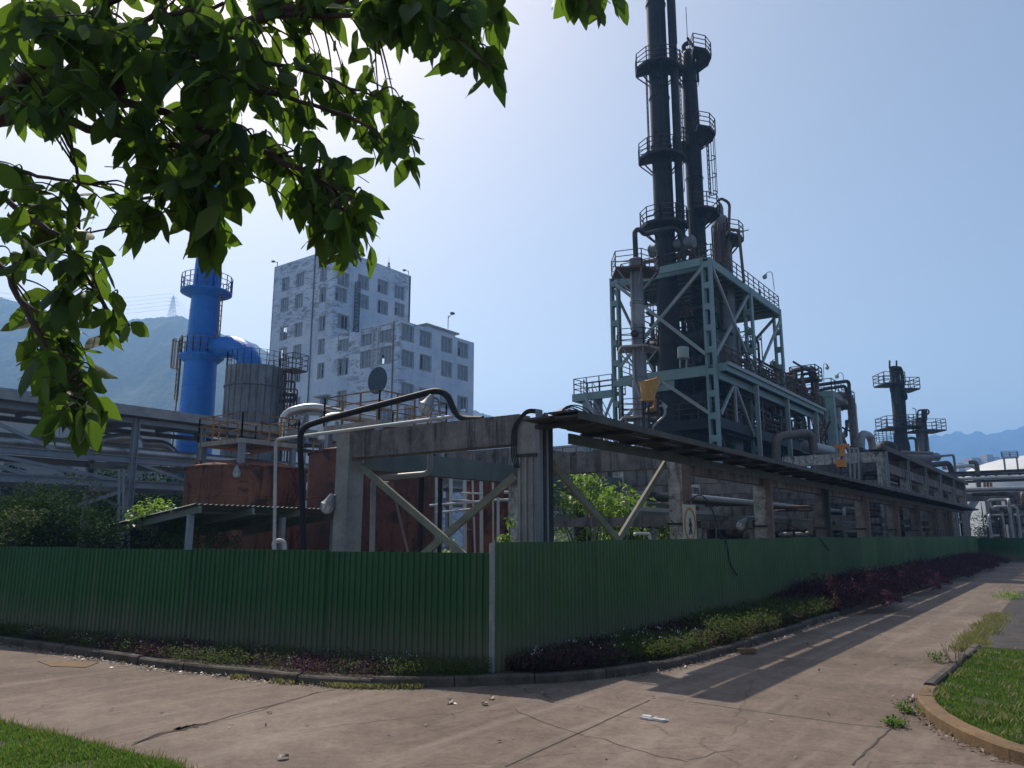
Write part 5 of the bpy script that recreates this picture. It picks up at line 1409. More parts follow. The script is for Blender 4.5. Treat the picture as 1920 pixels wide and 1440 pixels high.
P = Vector((c.x, c.y, 0)) - cl*0.80 - fw*0.35
MB().ladder((P.x, P.y, z133), 45, -cl, 0.4, True, 0.025, cage_from=1.9).build('ladder', M['dark_steel'], K1)
for z in (z133+0.6, z133-0.8, z300+0.5, z426+1.3): MB().drum((c.x, c.y, z) , Vector((c.x, c.y, z)) - fw*0.85 + cl*0.1, 0.24, 12, 0.1).build('manhole', M['soot_steel'], K1)
MB().tube([(c.x+0.5, c.y-0.55, 19), (c.x+0.5, c.y-0.55, 44)], 0.045, 6).build('riser', M['soot_steel'], K1)
# --- second black column
c = dep(1305, 400, 49.5); c2 = c; zt2 = dep(1285, 92, 49.5).z
K2 = root('distillation_column', (c.x, c.y, 0.05), 'second black column with a round head and whip antenna, right of the tallest', 'column')
MB().lathe(c.x, c.y, [(0.72, 0.05), (0.72, 12), (0.60, 13.5), (0.56, 30), (0.50, zt2-1.8), (0.47, zt2-0.5), (0.30, zt2-0.15), (0.05, zt2)], 32).build('shell', M['soot_steel'], K2, smooth=True)
zz = [dep(1295, q_, 49.5).z for q_ in (113, 256, 404)]
for z, a, b2 in ((zz[0], LFT+150, LFT+330), (zz[1], LFT+150, LFT+330), (zz[2], LFT+130, LFT+300)): oct_platform(K2, c.x, c.y, 0.55, 1.6, z, a-60, b2-60, 5)
for z in zz[:2]:
    oct_platform(K2, c.x, c.y, 0.55, 1.35, z-0.9, LFT-40, LFT+50, 3)
P = Vector((c.x, c.y, 0)) - cl*0.98 - fw*0.2
MB().ladder((P.x, P.y, dep(1330, 372, 49.5).z), zz[1], -cl, 0.45, True, 0.028, cage_from=0.3).build('ladder', M['dark_steel'], K2)
P = Vector((c.x, c.y, 0)) + cl*0.72 - fw*0.1
MB().ladder((P.x, P.y, zz[1]), zz[0], cl, 0.4, True, 0.022, cage_from=1.5).build('ladder', M['dark_steel'], K2)
MB().tube([(c.x-0.15, c.y, zt2-0.8), (c.x-0.3, c.y-0.1, zt2+0.35), (c.x+0.05, c.y, zt2+0.5)], 0.16, 10, bend=0.4).build('vent_pipe', M['soot_steel'], K2)
P = Vector((c.x, c.y, 0)) - cl*0.62
MB().tube([(P.x, P.y, zt2-2.6), (P.x, P.y, zt2-0.2), (c.x, c.y, zt2+0.9)], 0.09, 8, bend=0.6).build('vent_pipe', M['soot_steel'], K2)
MB().tube([(c.x, c.y, zt2), (c.x, c.y, zt2+3.4)], 0.025, 5).build('antenna', M['soot_steel'], K2)
for k in range(9): MB().lathe(c.x, c.y, [(0.60, 14+k*2.4-0.03), (0.64, 14+k*2.4), (0.60, 14+k*2.4+0.03)], 28, cap=False).build('flange', M['soot_steel'], K2)
# --- slim vent pipe between them
c = dep(1275, 380, 47.5)
pipe('flare_pipe', [(c.x, c.y, 19.5), (c.x, c.y, 48)], 0.27, M['soot_steel'], 'slim black vertical pipe running up between the two black columns', 0, 14)
for z in (26.5, 20.8, 33.5):
    t = MB(); t.bar((c.x, c.y, z), (c1.x, c1.y, z), 0.08, 0.1); t.bar((c.x, c.y, z+0.4), (c2.x, c2.y, z+0.4), 0.08, 0.1)
    t.build('tie_bar', M['soot_steel'], K1)
# --- third: domed grey vessel clad in pipes
c = dep(1353, 450, 51); z3 = dep(1350, 396, 51).z
K3 = root('domed_vessel', (c.x, c.y, Z3), 'grey domed vessel with rusty pipes down its front, right of the black columns', 'vessel')
MB().lathe(c.x, c.y, [(0.66, 0.05), (0.66, z3-1.3), (0.60, z3-0.8), (0.42, z3-0.45), (0.24, z3-0.35), (0.24, z3+0.2), (0.16, z3+0.5), (0.03, z3+0.7)], 32).build('shell', M['grey_vessel'], K3, smooth=True)
oct_platform(K3, c.x, c.y, 0.66, 1.5, dep(1380, 452, 51).z, NEAR, NEAR+150, 4)
for k in range(7):
    a = math.radians(NEAR-70 + k*14); r_ = 0.78
    MB().tube([(c.x+r_*math.cos(a), c.y+r_*math.sin(a), Z3), (c.x+r_*math.cos(a), c.y+r_*math.sin(a), z3-1.2-0.5*(k % 3)), (c.x, c.y, z3-1.2-0.5*(k % 3))], 0.05+0.02*(k % 2), 7, bend=0.2).build('side_pipe', M['pipe_brown'] if k % 2 else M['rusty_dark'], K3)
pipe('vent_arch', [dep(1363,560,50), dep(1368,380,50), dep(1352,372,50), dep(1346,377,50)], 0.10, M['pipe_brown'], 'brown vent pipe with a hooked top above the domed vessel', 0.5, 10)
pipe('vent_arch', [dep(1395,530,49), dep(1385,432,49), dep(1368,430,49), dep(1360,440,49)], 0.10, M['pipe_brown'], 'brown pipe turned down toward the domed vessel, lower of two', 0.4, 10)
MB().tube([dep(1384,436,49), dep(1404,431,49)], 0.04, 5).build('spur', M['pipe_brown'], K3)
# --- grey slim vessel on the left front
c = dep(1196, 600, 44.5); g_ = c
K4 = root('grey_column', (c.x, c.y, 0.05), 'slim grey column vessel with three railed platforms in front of the teal tower', 'column')
zT = dep(1190, 487, 44.5).z; zp = [dep(1190, 508, 44.5).z, dep(1200, 652, 44.5).z, dep(1205, 783, 44.5).z]
MB().lathe(c.x, c.y, [(0.46, 0.05), (0.46, 9.9), (0.47, 10.5), (0.43, 10.8), (0.40, zp[0]-0.9), (0.40, zp[0]-0.1), (0.43, zp[0]), (0.43, zT), (0.38, zT+0.05)], 30).build('shell', M['grey_vessel'], K4, smooth=True)
MB().lathe(c.x, c.y, [(0.412, zp[1]+1.4), (0.416, zp[1]+1.42), (0.416, zp[1]+2.9), (0.412, zp[1]+2.92)], 30, cap=False).build('band', M['pipe_grey'], K4)
for i, z in enumerate(zp):
    hx = 1.35 if i == 0 else 1.15
    d = root if False else None
    m = MB(); m.add([Vector((c.x, c.y, z+e)) + cl*sx*hx + fw*sy_*hx*0.8 for e in (-0.12, 0) for sx, sy_ in ((-1,-0.2),(-0.1,-1.1),(1,-0.6),(1,1),(-1,1))], [(0,1,2,3,4)[::-1], (5,6,7,8,9), (0,1,6,5), (1,2,7,6), (2,3,8,7), (3,4,9,8), (4,0,5,9)])
    pl = m.build('platform', M['rust_pale'] if i else M['rusty_dark'], K4)
    q4 = [Vector((c.x, c.y, z)) + cl*sx*hx + fw*sy_*hx*0.8 for sx, sy_ in ((-1,-0.2),(-0.1,-1.1),(1,-0.6),(1,1),(-1,1))]
    MB().rail([tuple(v) for v in q4], 1.0, 1.2, 0.026, closed=True).build('railing', M['rusty_dark'], pl)
    bk = MB()
    for v in q4: bk.bar((c.x+(v.x-c.x)*0.3, c.y+(v.y-c.y)*0.3, z-1.1), (c.x+(v.x-c.x)*0.9, c.y+(v.y-c.y)*0.9, z-0.13), 0.06, 0.08)
    bk.build('bracket', M['pipe_grey'], pl)
for z in (zp[0]-2.0, 15.4, 13.9, 10.9, 9.5): MB().lathe(c.x, c.y, [(0.42, z-0.03), (0.47, z), (0.42, z+0.03)], 30, cap=False).build('flange', M['grey_vessel'], K4)
MB().drum(Vector((c.x, c.y, zp[1]+0.75)), Vector((c.x, c.y, zp[1]+0.75)) - fw*0.5 + cl*0.35, 0.22, 12, 0.1).build('manhole', M['soot_steel'], K4)
pipe('overhead_pipe', [(c.x, c.y, zT), dep(1190,432,44.5), dep(1200,430,44.8), dep(1208,440,45.5), dep(1262,425,47), dep(1278,438,47.2), dep(1282,485,47.2)], 0.16, M['dark_steel'], 'dark pipe looping from the grey column across to the tallest black column', 0.5, 12)
ps_ = MB(); q = Vector((c.x, c.y, 0)) + cl*0.1 - fw*0.55
pipe('side_riser', [(q.x, q.y, 5), (q.x, q.y, 9.6), (q.x-0.35, q.y, 10.6), (q.x-0.35, q.y, 18)], 0.05, M['pipe_grey'], 'thin riser pipe strapped to the front of the slim grey column', 0.3, 6)
# --- top deck exchanger and mid-deck drums
def drum(name, p, q, r_, mat, label, cat='vessel', saddle=True):
    o = root(name, tuple(p), label, cat)
    MB().drum(p, q, r_, 22).build('shell', mat, o, smooth=True)
    d = (Vector(q)-Vector(p)); s_ = Vector((d.y, -d.x, 0)).normalized()
    for t in (0.0, 1.0):
        c_ = Vector(p) + d*t; MB().drum(c_ - d.normalized()*0.05, c_ + d.normalized()*0.05, r_*1.1, 22, 0.02).build('flange', mat, o)
    if saddle:
        for t in (0.2, 0.8):
            c_ = Vector(p) + d*t; MB().bar(c_ - Vector((0,0,r_*0.6)), c_ - Vector((0,0,r_*1.5)), 0.2, r_*1.2).build('saddle', mat, o)
    for t in (0.3, 0.7):
        c_ = Vector(p) + d*t; MB().tube([c_, c_ + Vector((0,0,r_*1.5))], r_*0.22, 10).build('nozzle', mat, o)
    return o
drum('heat_exchanger', Vector((-21.3,44.9,Z3+1.9)), Vector((-18.3,44.9,Z3+1.9)), 0.40, M['grey_vessel'], 'grey exchanger drum lying on the top deck of the teal tower')
drum('heat_exchanger', Vector((-21.6,46.0,Z3+0.9)), Vector((-18.0,46.0,Z3+0.9)), 0.30, M['rusty_dark'], 'rusty smaller drum behind the grey one on the top deck')
drum('reboiler', Vector((-21.6,45.2,13.6)), Vector((-17.8,45.2,13.9)), 0.85, M['soot_steel'], 'big sooty drum lying on the middle deck of the teal tower')
drum('reboiler', Vector((-21.8,44.9,9.9)), Vector((-18.0,44.9,9.9)), 0.75, M['soot_steel'], 'sooty drum lying between the lower and middle decks')
drum('reboiler', Vector((-17.8,47,5.2)), Vector((-17.8,53,5.2)), 1.0, M['soot_steel'], 'large dark drum lying under the lower deck beside the road-side posts')
drum('reboiler', Vector((-18.6,60,9.8)), Vector((-18.6,64.5,9.8)), 0.6, M['dark_steel'], 'dark drum at the far end of the lower deck')
drum('reboiler', Vector((-17.8,55,2.6)), Vector((-17.8,61,2.6)), 0.9, M['dark_steel'], 'dark drum at ground level beyond the third tower column')
for cx, cy, r_, z0, z1, mt, lb in ((-19.6,45.8,1.25,0.05,8.0,'soot_steel','wide sooty upright vessel under the front of the tower'), (-22.0,47.5,0.8,Z1,11.4,'soot_steel','stubby upright vessel on the lower deck, front left'), (-20.9,55.0,0.8,Z2,16.5,'dark_steel','dark upright vessel on the middle deck near the stair'),
                        (-18.9,52.6,0.5,Z2,15.6,'pipe_brown','brown upright vessel on the middle deck behind the bracing'), (-21.5,62,0.7,Z1,11.3,'dark_steel','dark upright vessel at the back of the lower deck'), (-18.3,61.5,0.4,Z2,14.6,'dark_steel','small dark upright vessel at the far end of the middle deck')):
    v = root('upright_vessel', (cx, cy, z0), lb, 'vessel')
    MB().lathe(cx, cy, [(r_, z0), (r_, z1), (r_*0.75, z1+r_*0.3), (r_*0.2, z1+r_*0.42), (r_*0.2, z1+r_*0.7)], 26).build('shell', M[mt], v, smooth=True)
    for k in range(3): z = z0+(z1-z0)*(k+0.7)/3.4; MB().lathe(cx, cy, [(r_, z-0.05), (r_+0.05, z), (r_, z+0.05)], 26, cap=False).build('flange', M[mt], v)
# --- tangled process pipework: each run its own part
def pipework(label, x0, x1, y0, y1, z0, z1, n, seed, mats, rr=(0.04, 0.13), valves=6, name='process_pipework'):
    r = random.Random(seed); o = root(name, ((x0+x1)/2, (y0+y1)/2, z0), label, 'pipework')
    for i in range(n):
        p = [r.uniform(x0,x1), r.uniform(y0,y1), z0]; pts = [tuple(p)]; ax = 2
        if r.random() < 0.35: p[2] = r.uniform(z0, z1); pts = [tuple(p)]; ax = r.choice((0,1))
        lo = (x0,y0,z0); hi = (x1,y1,z1)
        for s_ in range(r.randint(2, 5)):
            v = r.uniform(lo[ax], hi[ax])
            if abs(v-p[ax]) > 0.3: p[ax] = v; pts.append(tuple(p))
            ax = r.choice([a for a in (0,1,2) if a != ax])
        if len(pts) < 2: continue
        rad = r.uniform(*rr); mt = M[r.choice(mats)]
        MB().tube(pts, rad, 8, bend=rad*3).build('pipe', mt, o, smooth=True)
    for i in range(valves):
        c = Vector((r.uniform(x0,x1), r.uniform(y0,y1), r.uniform(z0+0.3,z1-0.3))); m = MB()
        m.drum(c-Vector((0,0,0.12)), c+Vector((0,0,0.12)), 0.15, 10, 0.6); m.tube([c, c+Vector((0,0,0.45))], 0.03, 6); m.drum(c+Vector((0,0,0.43)), c+Vector((0,0,0.46)), 0.2, 12, 0.02); m.tube([(c.x, c.y, z0), c], 0.05, 6)
        m.build('valve', M[r.choice(mats)], o)
    return o
DK = ['dark_steel','soot_steel','rusty_dark','pipe_brown']
pipework('tangle of dark valves and pipes on the top deck of the teal tower', -22.8, -17.2, 44.3, 50, Z3+0.15, Z3+1.8, 26, 1, DK, valves=10)
pipework('sparse brown pipes on the far half of the top deck', -22.8, -17.2, 50, 57, Z3+0.15, Z3+1.1, 9, 2, DK, valves=3)
pipework('dense pipes between the middle and top decks at the front', -23, -17.4, 44.5, 51, Z2, Z3-0.5, 18, 3, DK+['grey_steel'], valves=8)
pipework('pipes between the middle and top decks toward the stair', -21, -17.4, 51, 57, Z2, Z3-1.5, 16, 4, DK+['grey_steel'], valves=6)
pipework('low tangle of valves along the far end of the middle deck', -22.5, -16.6, 56.5, 65, Z2, Z2+2.2, 34, 5, DK, valves=14)
pipework('dense pipes between the lower and middle decks at the front', -23, -17.2, 44.2, 54, Z1, Z2-0.5, 40, 6, DK, valves=10)
pipework('pipes between the lower and middle decks at the far end', -23, -16.9, 54, 66, Z1, Z2-0.6, 34, 7, DK+['grey_steel'], valves=10)
pipework('dark pipes packed under the lower deck at the front', -23, -17.1, 44, 55, 0.1, Z1-0.7, 44, 8, ['dark_steel','soot_steel','dark_steel'], (0.06,0.2), valves=8)
pipework('dark pipes packed under the lower deck at the far end', -23, -16.8, 55, 70, 0.1, Z1-0.7, 44, 9, ['dark_steel','soot_steel','pipe_brown'], (0.06,0.2), valves=8)
pipework('thicket of thin risers rising through the front of the teal tower', -23, -17.3, 44.2, 50.5, Z2, Z3-0.4, 18, 31, DK, (0.025,0.06), valves=8)
pipework('small-bore pipes and valves low behind the front bracing', -22.8, -17.4, 44.2, 50, Z1, Z1+2.6, 30, 32, DK+['rust_rail'], (0.03,0.08), valves=14)
pipework('small-bore pipes along the road side of the middle deck', -18.0, -16.5, 45, 64, Z2, Z2+1.7, 26, 33, DK, (0.03,0.08), valves=14)
pipework('small-bore pipes along the road side of the lower deck', -18.0, -16.9, 46, 65, Z1, Z2-0.8, 30, 34, DK+['grey_steel'], (0.03,0.09), valves=14)
# dark sheet screens round the back of the ground storey
scn = root('equipment_shed', (-22, 60, 0.05), 'dark sooty equipment shed filling the ground storey behind the tower', 'shed')
MB().box(-29, -24.2, 47, 75, 0.05, 7.6).build('wall', M['soot_steel'], scn)
MB().box(-24.19, -24.05, 47, 75, 7.3, 7.7).build('roof_edge', M['dark_steel'], scn)
for k in range(9): MB().box(-24.19, -24.1, 48+k*3, 49.4+k*3, 3.5, 5.2).build('window', M['glass'], scn)
# ochre sheet bundle lashed to a dark frame beside the grey column
yf = root('hoist_frame', tuple(dep(1222, 800, 42)), 'dark pipe hoist frame holding an ochre sheeted load by the grey column', 'hoist')
for a, b2 in (((1209,900),(1206,748)), ((1236,900),(1234,744)), ((1206,748),(1234,744)), ((1207,775),(1235,773)), ((1218,900),(1216,760)), ((1228,860),(1238,800))):
    MB().tube([dep(*a, 42), dep(*b2, 42)], 0.07, 8).build('upright', M['soot_steel'], yf)
yb = MB(); o = dep(1214, 727, 42); vs = []; fs = []; r = random.Random(5); nu, nv = 14, 10
for j in range(nv):
    t = j/(nv-1)
    for i in range(nu):
        a = 2*math.pi*i/nu; w_ = 0.42*(1-0.25*t)*(1+0.13*math.sin(3*a+t*4)) + r.uniform(-0.03,0.03)
        q = o + (-cl)*(math.cos(a)*w_*1.1 + 0.25*(1-t)*max(0, math.cos(a))) + fw*math.sin(a)*w_*0.7; vs.append((q.x, q.y, o.z + 0.35 - t*1.1 + 0.28*max(0, math.cos(a))*(1-t) + r.uniform(-0.02,0.02)))
for j in range(nv-1):
    for i in range(nu): fs.append((j*nu+i, j*nu+(i+1)%nu, (j+1)*nu+(i+1)%nu, (j+1)*nu+i))
fs += [tuple(range(nu))[::-1], tuple(range((nv-1)*nu, nv*nu))]
tag(yb.add(vs, fs).build('sheeted_load', M['yellow'], smooth=True), 'crumpled ochre sheet wrapped round a load beside the slim grey column', 'tarpaulin')
vb = root('gate_valve', tuple(dep(1222, 772, 42.3)), 'rusty orange valve body under the ochre sheet', 'valve')
MB().drum(dep(1216,774,42.3), dep(1230,770,42.3), 0.28, 14, 0.5).build('body', M['rust_rail'], vb, smooth=True)
MB().tube([dep(1233,742,42.3), dep(1227,760,42.3), dep(1223,772,42.3)], 0.10, 8, bend=0.2).build('neck', M['orange'], vb)
pipe('flex_hose', [dep(1225,800,41.5), dep(1232,792,41.5), dep(1246,780,41.5), dep(1248,768,41.5), dep(1241,760,41.5), dep(1236,762,41.5)], 0.06, M['pipe_grey'], 'pale flexible hose curling beside the dark hoist frame', 0.5, 8)
floodlamp(1246, 762, 42, [(1243,757),(1240,752),(1236,752)], 'white floodlamp on the dark hoist frame beside the grey column', 1.0)
floodlamp(1434, 519, 49, [(1438,511),(1444,509),(1448,512),(1452,545)], 'floodlamp on a forked post at the far corner of the top deck', 1.0)
floodlamp(1447, 680, 58, [(1449,675),(1455,673),(1458,673)], 'small floodlamp by the third tower column above the middle deck', 1.1)
tk = MB(); tk.drum(dep(1281,672,43), dep(1281,652,43), 0.33, 16, 0.15); tk.bar(dep(1275,690,43), dep(1275,672,43), 0.07, 0.07); tk.bar(dep(1287,690,43), dep(1287,672,43), 0.07, 0.07)
tag(tk.build('small_tank', M['teal_pale'], smooth=True), 'small pale teal drum tank standing on legs on the middle deck', 'tank')
# ================================================================== RIGHT-HAND PLANT BEYOND THE TOWER
t2 = root('pipe_platform', (-17.5, 70, 0.05), 'teal legged platform with stair and railings beyond the long teal deck', 'platform')
LX0, LX1, LY0, LY1, LZ = -19.6, -16.3, 69.5, 77.5, 14.1
for x, y, m in ((LX1-0.25, LY0, 'teal'), (LX0+0.25, LY0, 'teal'), (LX1-0.25, LY1, 'teal'), (LX0+0.25, LY1, 'teal')):
    MB().box(x-0.35, x+0.35, y-0.3, y+0.3, 0.05, LZ-0.5).build('leg', M[m], t2)
MB().box(LX0-0.3, LX1+0.1, LY0-0.35, LY1+0.4, LZ-0.08, LZ).build('deck', M['teal'], t2)
for y in (LY0-0.35, LY1+0.2): MB().box(LX0-0.3, LX1+0.1, y, y+0.2, LZ-0.5, LZ-0.081).build('edge_beam', M['teal'], t2)
for x in (LX0-0.3, LX1-0.1): MB().box(x, x+0.2, LY0-0.149, LY1+0.199, LZ-0.5, LZ-0.081).build('edge_beam', M['teal_pale'], t2)
MB().rail([(LX0,LY0-0.2,LZ),(LX1,LY0-0.2,LZ),(LX1,LY1+0.3,LZ),(LX0,LY1+0.3,LZ)], 1.1, 1.2, 0.035, closed=True).build('railing', M['dark_steel'], t2)
MB().bar((LX1-0.25, LY0+0.3, 12.5), (LX1-0.25, LY1-0.3, 7.6), 0.2, 0.3).build('brace', M['grey_steel'], t2)
MB().bar((LX1-0.5, LY1-0.3, 12.5), (LX1-0.5, LY0+0.3, 7.6), 0.2, 0.3).build('brace', M['grey_steel'], t2)
stair(dep(1556,838,66), dep(1536,768,66), tuple((-cl)*-0.95), t2, M['dark_steel'], step=0.3)
stair(dep(1530,845,64), dep(1556,790,64), tuple(fw*0.9), t2, M['dark_steel'], step=0.3)
floodlamp(1551, 689, 66, [(1550,683),(1547,681),(1544,684),(1545,728)], 'hooped floodlamp on the second teal platform, left of two', 1.2)
floodlamp(1569, 706, 68, [(1572,700),(1577,698),(1581,703),(1582,738)], 'hooped floodlamp on the second teal platform, right of two', 1.2)
pipe('process_pipe', [dep(1534,722,66), dep(1592,714,68), dep(1592,745,68)], 0.16, M['dark_steel'], 'dark pipe running level over the second teal platform', 0.5, 10)
pipe('process_pipe', [dep(1535,732,66), dep(1586,723,67), dep(1588,742,67)], 0.14, M['dark_steel'], 'lower dark pipe running level over the second teal platform', 0.5, 10)
pipe('process_pipe', [dep(1570,741,68), dep(1596,741,69), dep(1603,850,69)], 0.30, M['pipe_brown'], 'fat brown downpipe at the right end of the second teal platform', 0.9, 14)
pipe('process_pipe', [dep(1571,765,68), dep(1576,850,68)], 0.24, M['pipe_grey'], 'grey downpipe between the legs of the second teal platform', 0, 12)
pipe('process_pipe', [dep(1477,745,62), dep(1479,698,62), dep(1513,689,63), dep(1530,704,63), dep(1532,765,63)], 0.22, M['pipe_brown'], 'brown pipe arching over the valves at the end of the teal deck', 0.7, 12)
pipe('process_pipe', [dep(1450,682,58), dep(1454,681,58), dep(1464,700,58)], 0.20, M['pipe_brown'], 'short hooked brown vent beside the third tower column', 0.3, 10)
pipe('process_pipe', [dep(1456,880,47), dep(1455,821,47), dep(1474,816,47.5), dep(1521,811,49), dep(1527,850,49)], 0.27, M['pipe_brown'], 'thick grey-brown pipe forming a low arch in front of the tower foot', 0.7, 14)
pipe('process_pipe', [dep(1614,860,70), dep(1614,812,70), dep(1634,818,72), dep(1637,860,72)], 0.36, M['pipe_grey'], 'fat grey inverted-U pipe above the upper concrete frame', 1.0, 14)
drum('surge_drum', dep(1514,838,50), dep(1556,847,55), 0.42, M['pipe_grey'], 'grey drum lying low in front of the second teal platform')
sp2 = root('small_platform', tuple(dep(1512,712,62)), 'tiny railed platform above the valves at the end of the teal deck', 'platform')
a = dep(1512, 712, 62); MB().box(a.x-1.0, a.x+1.0, a.y-1.0, a.y+1.0, a.z-0.12, a.z).build('deck', M['dark_steel'], sp2)
MB().rail([(a.x-1,a.y-1,a.z),(a.x+1,a.y-1,a.z),(a.x+1,a.y+1,a.z),(a.x-1,a.y+1,a.z)], 1.0, 0.9, 0.035, closed=True).build('railing', M['dark_steel'], sp2)
pipework('thicket of valves and pipes crowding the end of the teal deck', -20.5, -16.4, 60.5, 66.5, Z2, Z2+3.4, 34, 12, DK, (0.05,0.14), valves=14)
pipework('pipes under the second teal platform', -19.5, -16.5, 69, 78, 6.0, 13.3, 14, 13, DK, valves=4)
pipework('dark pipes behind the first bays of the concrete frame', -15.5, -12.6, 26, 44, 0.1, 4.6, 34, 14, DK+['pipe_grey'], (0.05,0.16), valves=8)
pipework('pipes inside the further bays of the concrete frame', -11.6, -8, 30, 62, 0.1, 3.1, 30, 15, DK+['pipe_grey'], (0.05,0.14), valves=8)
pipework('pipes on the upper concrete frame', -12.5, -8.4, 44, 76, 4.2, 6.6, 26, 16, DK+['pipe_grey'], (0.06,0.18), valves=6)
pipework('dark pipes filling the space under the upper frame', -14, -9, 60, 92, 0.1, 6.0, 44, 17, DK+['pipe_grey'], (0.08,0.25), valves=8)
pipework('grey pipes and valves at the far end of the road', -8.0, -2.5, 80, 92, 0.1, 5.5, 34, 18, ['pipe_grey','dark_steel','insulation','pipe_brown'], (0.08,0.2), valves=8)
# long runs carried by the frame
for k, (x, z, r_, mt, lb) in enumerate([(-11.2,3.05,0.11,'pipe_grey','grey pipe run on the inner lower beam of the concrete frame, nearest the columns'), (-10.7,2.98,0.14,'dark_steel','dark pipe run on the inner lower beam of the concrete frame'),
        (-9.6,2.95,0.09,'pipe_grey','slim grey pipe run in the middle of the concrete frame'), (-10.2,4.0,0.16,'pipe_brown','brown pipe run on top of the concrete frame'), (-9.0,4.0,0.12,'dark_steel','dark pipe run on top of the concrete frame behind the tray')]):
    pipe('pipe_run', [(x, 22 if z < 3.5 else 29, z), (x, 78, z)], r_, M[mt], lb, 0, 10)
for px in (1594, 1602, 1610):
    pipe('riser_pipe', [dep(px+1,905,38), dep(px-1,842,38), dep(px-5,840,38)], 0.05, M['pipe_grey'], 'thin vertical riser, one of three standing above the tray', 0.2, 8, group='three thin risers')
oc = root('call_point', tuple(dep(1578, 880, 37)), 'orange call point box with an orange horn above it, over the tray', 'call point')
a = dep(1578, 868, 37); MB().box(a.x-0.2, a.x+0.2, a.y-0.2, a.y+0.12, a.z-0.2, a.z+0.15).build('box', M['orange'], oc)
a = dep(1579, 842, 37); m = MB(); m.box(a.x-0.12, a.x+0.12, a.y-0.12, a.y+0.12, a.z-0.35, a.z+0.12); m.bar(a + Vector((-0.3,-0.15,0.12)), a + Vector((0.3,0.15,0.16)), 0.16, 0.18); m.build('horn', M['orange'], oc)
MB().tube([dep(1578,905,37), dep(1578,845,37)], 0.05, 6).build('stem', M['dark_steel'], oc)
# dark far column with hooked pipes
c = dep(1690, 830, 85)
K5 = root('distillation_column', (c.x, c.y, 0.05), 'lone dark column with hooked pipes, right of the teal platforms', 'column')
zt = dep(1676, 688, 85).z
MB().lathe(c.x, c.y, [(0.85, 0.05), (0.85, 11.5), (0.62, 13), (0.60, zt-2.6), (0.52, zt-2.4), (0.52, zt), (0.42, zt+0.05)], 28).build('shell', M['soot_steel'], K5, smooth=True)
for py, hx, off in ((721, 1.3, -0.7), (731, 1.2, 1.0), (803, 1.35, -0.8), (800, 1.2, 1.0)):
    z = dep(1680, py, 85).z; q = Vector((c.x, c.y, z)) - cl*off
    m = MB(); m.add([q + cl*sx*hx*0.9 + fw*sy_*hx + Vector((0,0,e)) for e in (-0.16, 0) for sx, sy_ in ((-1,-1),(1,-1),(1,1),(-1,1))], [(0,3,2,1),(4,5,6,7),(0,1,5,4),(1,2,6,5),(2,3,7,6),(3,0,4,7)])
    pl = m.build('platform', M['soot_steel'], K5)
    MB().rail([tuple(q + cl*sx*hx*0.9 + fw*sy_*hx) for sx, sy_ in ((-1,-1),(1,-1),(1,1),(-1,1))], 1.2, 1.3, 0.04, closed=True).build('railing', M['dark_steel'], pl)
MB().tube([dep(1677,693,84.5), dep(1688,688,84.5), dep(1692,705,84.5), dep(1700,850,84.5)], 0.20, 10, bend=0.6).build('side_pipe', M['soot_steel'], K5)
MB().tube([dep(1683,710,84), dep(1684,760,84)], 0.22, 10).build('side_pipe', M['soot_steel'], K5)
MB().tube([dep(1693,735,84), dep(1699,738,84), dep(1700,748,84), dep(1696,749,84)], 0.12, 8, bend=0.3).build('side_pipe', M['soot_steel'], K5)
for px in (1668, 1681): MB().tube([dep(px,690,85), dep(px,676,85)], 0.10, 6).build('vent', M['soot_steel'], K5)
# grey vessel right of it
c = dep(1727, 800, 85)
K6 = root('grey_vessel', (c.x, c.y, 0.05), 'stubby grey vessel with railed platform and pipe loops at far right', 'vessel')
z_ = dep(1727, 785, 85).z
MB().lathe(c.x, c.y, [(0.62, 0.05), (0.62, z_-1.7), (0.58, z_-1.4), (0.58, z_), (0.4, z_+0.15)], 24).build('shell', M['grey_vessel'], K6, smooth=True)
z_ = dep(1727, 808, 85).z; q = Vector((c.x, c.y, z_)) - cl*0.4
m = MB(); m.add([q + cl*sx*2.0 + fw*sy_*1.4 + Vector((0,0,e)) for e in (-0.16, 0) for sx, sy_ in ((-0.8,-1),(0.8,-1),(0.8,1),(-0.8,1))], [(0,3,2,1),(4,5,6,7),(0,1,5,4),(1,2,6,5),(2,3,7,6),(3,0,4,7)])
pl = m.build('platform', M['dark_steel'], K6); MB().rail([tuple(q + cl*sx*2.0 + fw*sy_*1.4) for sx, sy_ in ((-0.8,-1),(0.8,-1),(0.8,1),(-0.8,1))], 1.15, 1.0, 0.035, closed=True).build('railing', M['dark_steel'], pl)
MB().tube([dep(1720,790,84), dep(1721,769,84), dep(1741,768,84), dep(1742,775,84), dep(1736,778,84), dep(1735,810,84)], 0.09, 8, bend=0.3).build('side_pipe', M['dark_steel'], K6)
MB().drum(dep(1733,788,84), dep(1733,771,84), 0.30, 12, 0.5).build('accumulator', M['soot_steel'], K6)
MB().tube([dep(1737,850,84), dep(1737,810,84)], 0.14, 8).build('side_pipe', M['dark_steel'], K6)
MB().tube([dep(1719,785,84), dep(1717,767,84), dep(1711,765,84)], 0.05, 6, bend=0.3).build('vent', M['pipe_grey'], K6)
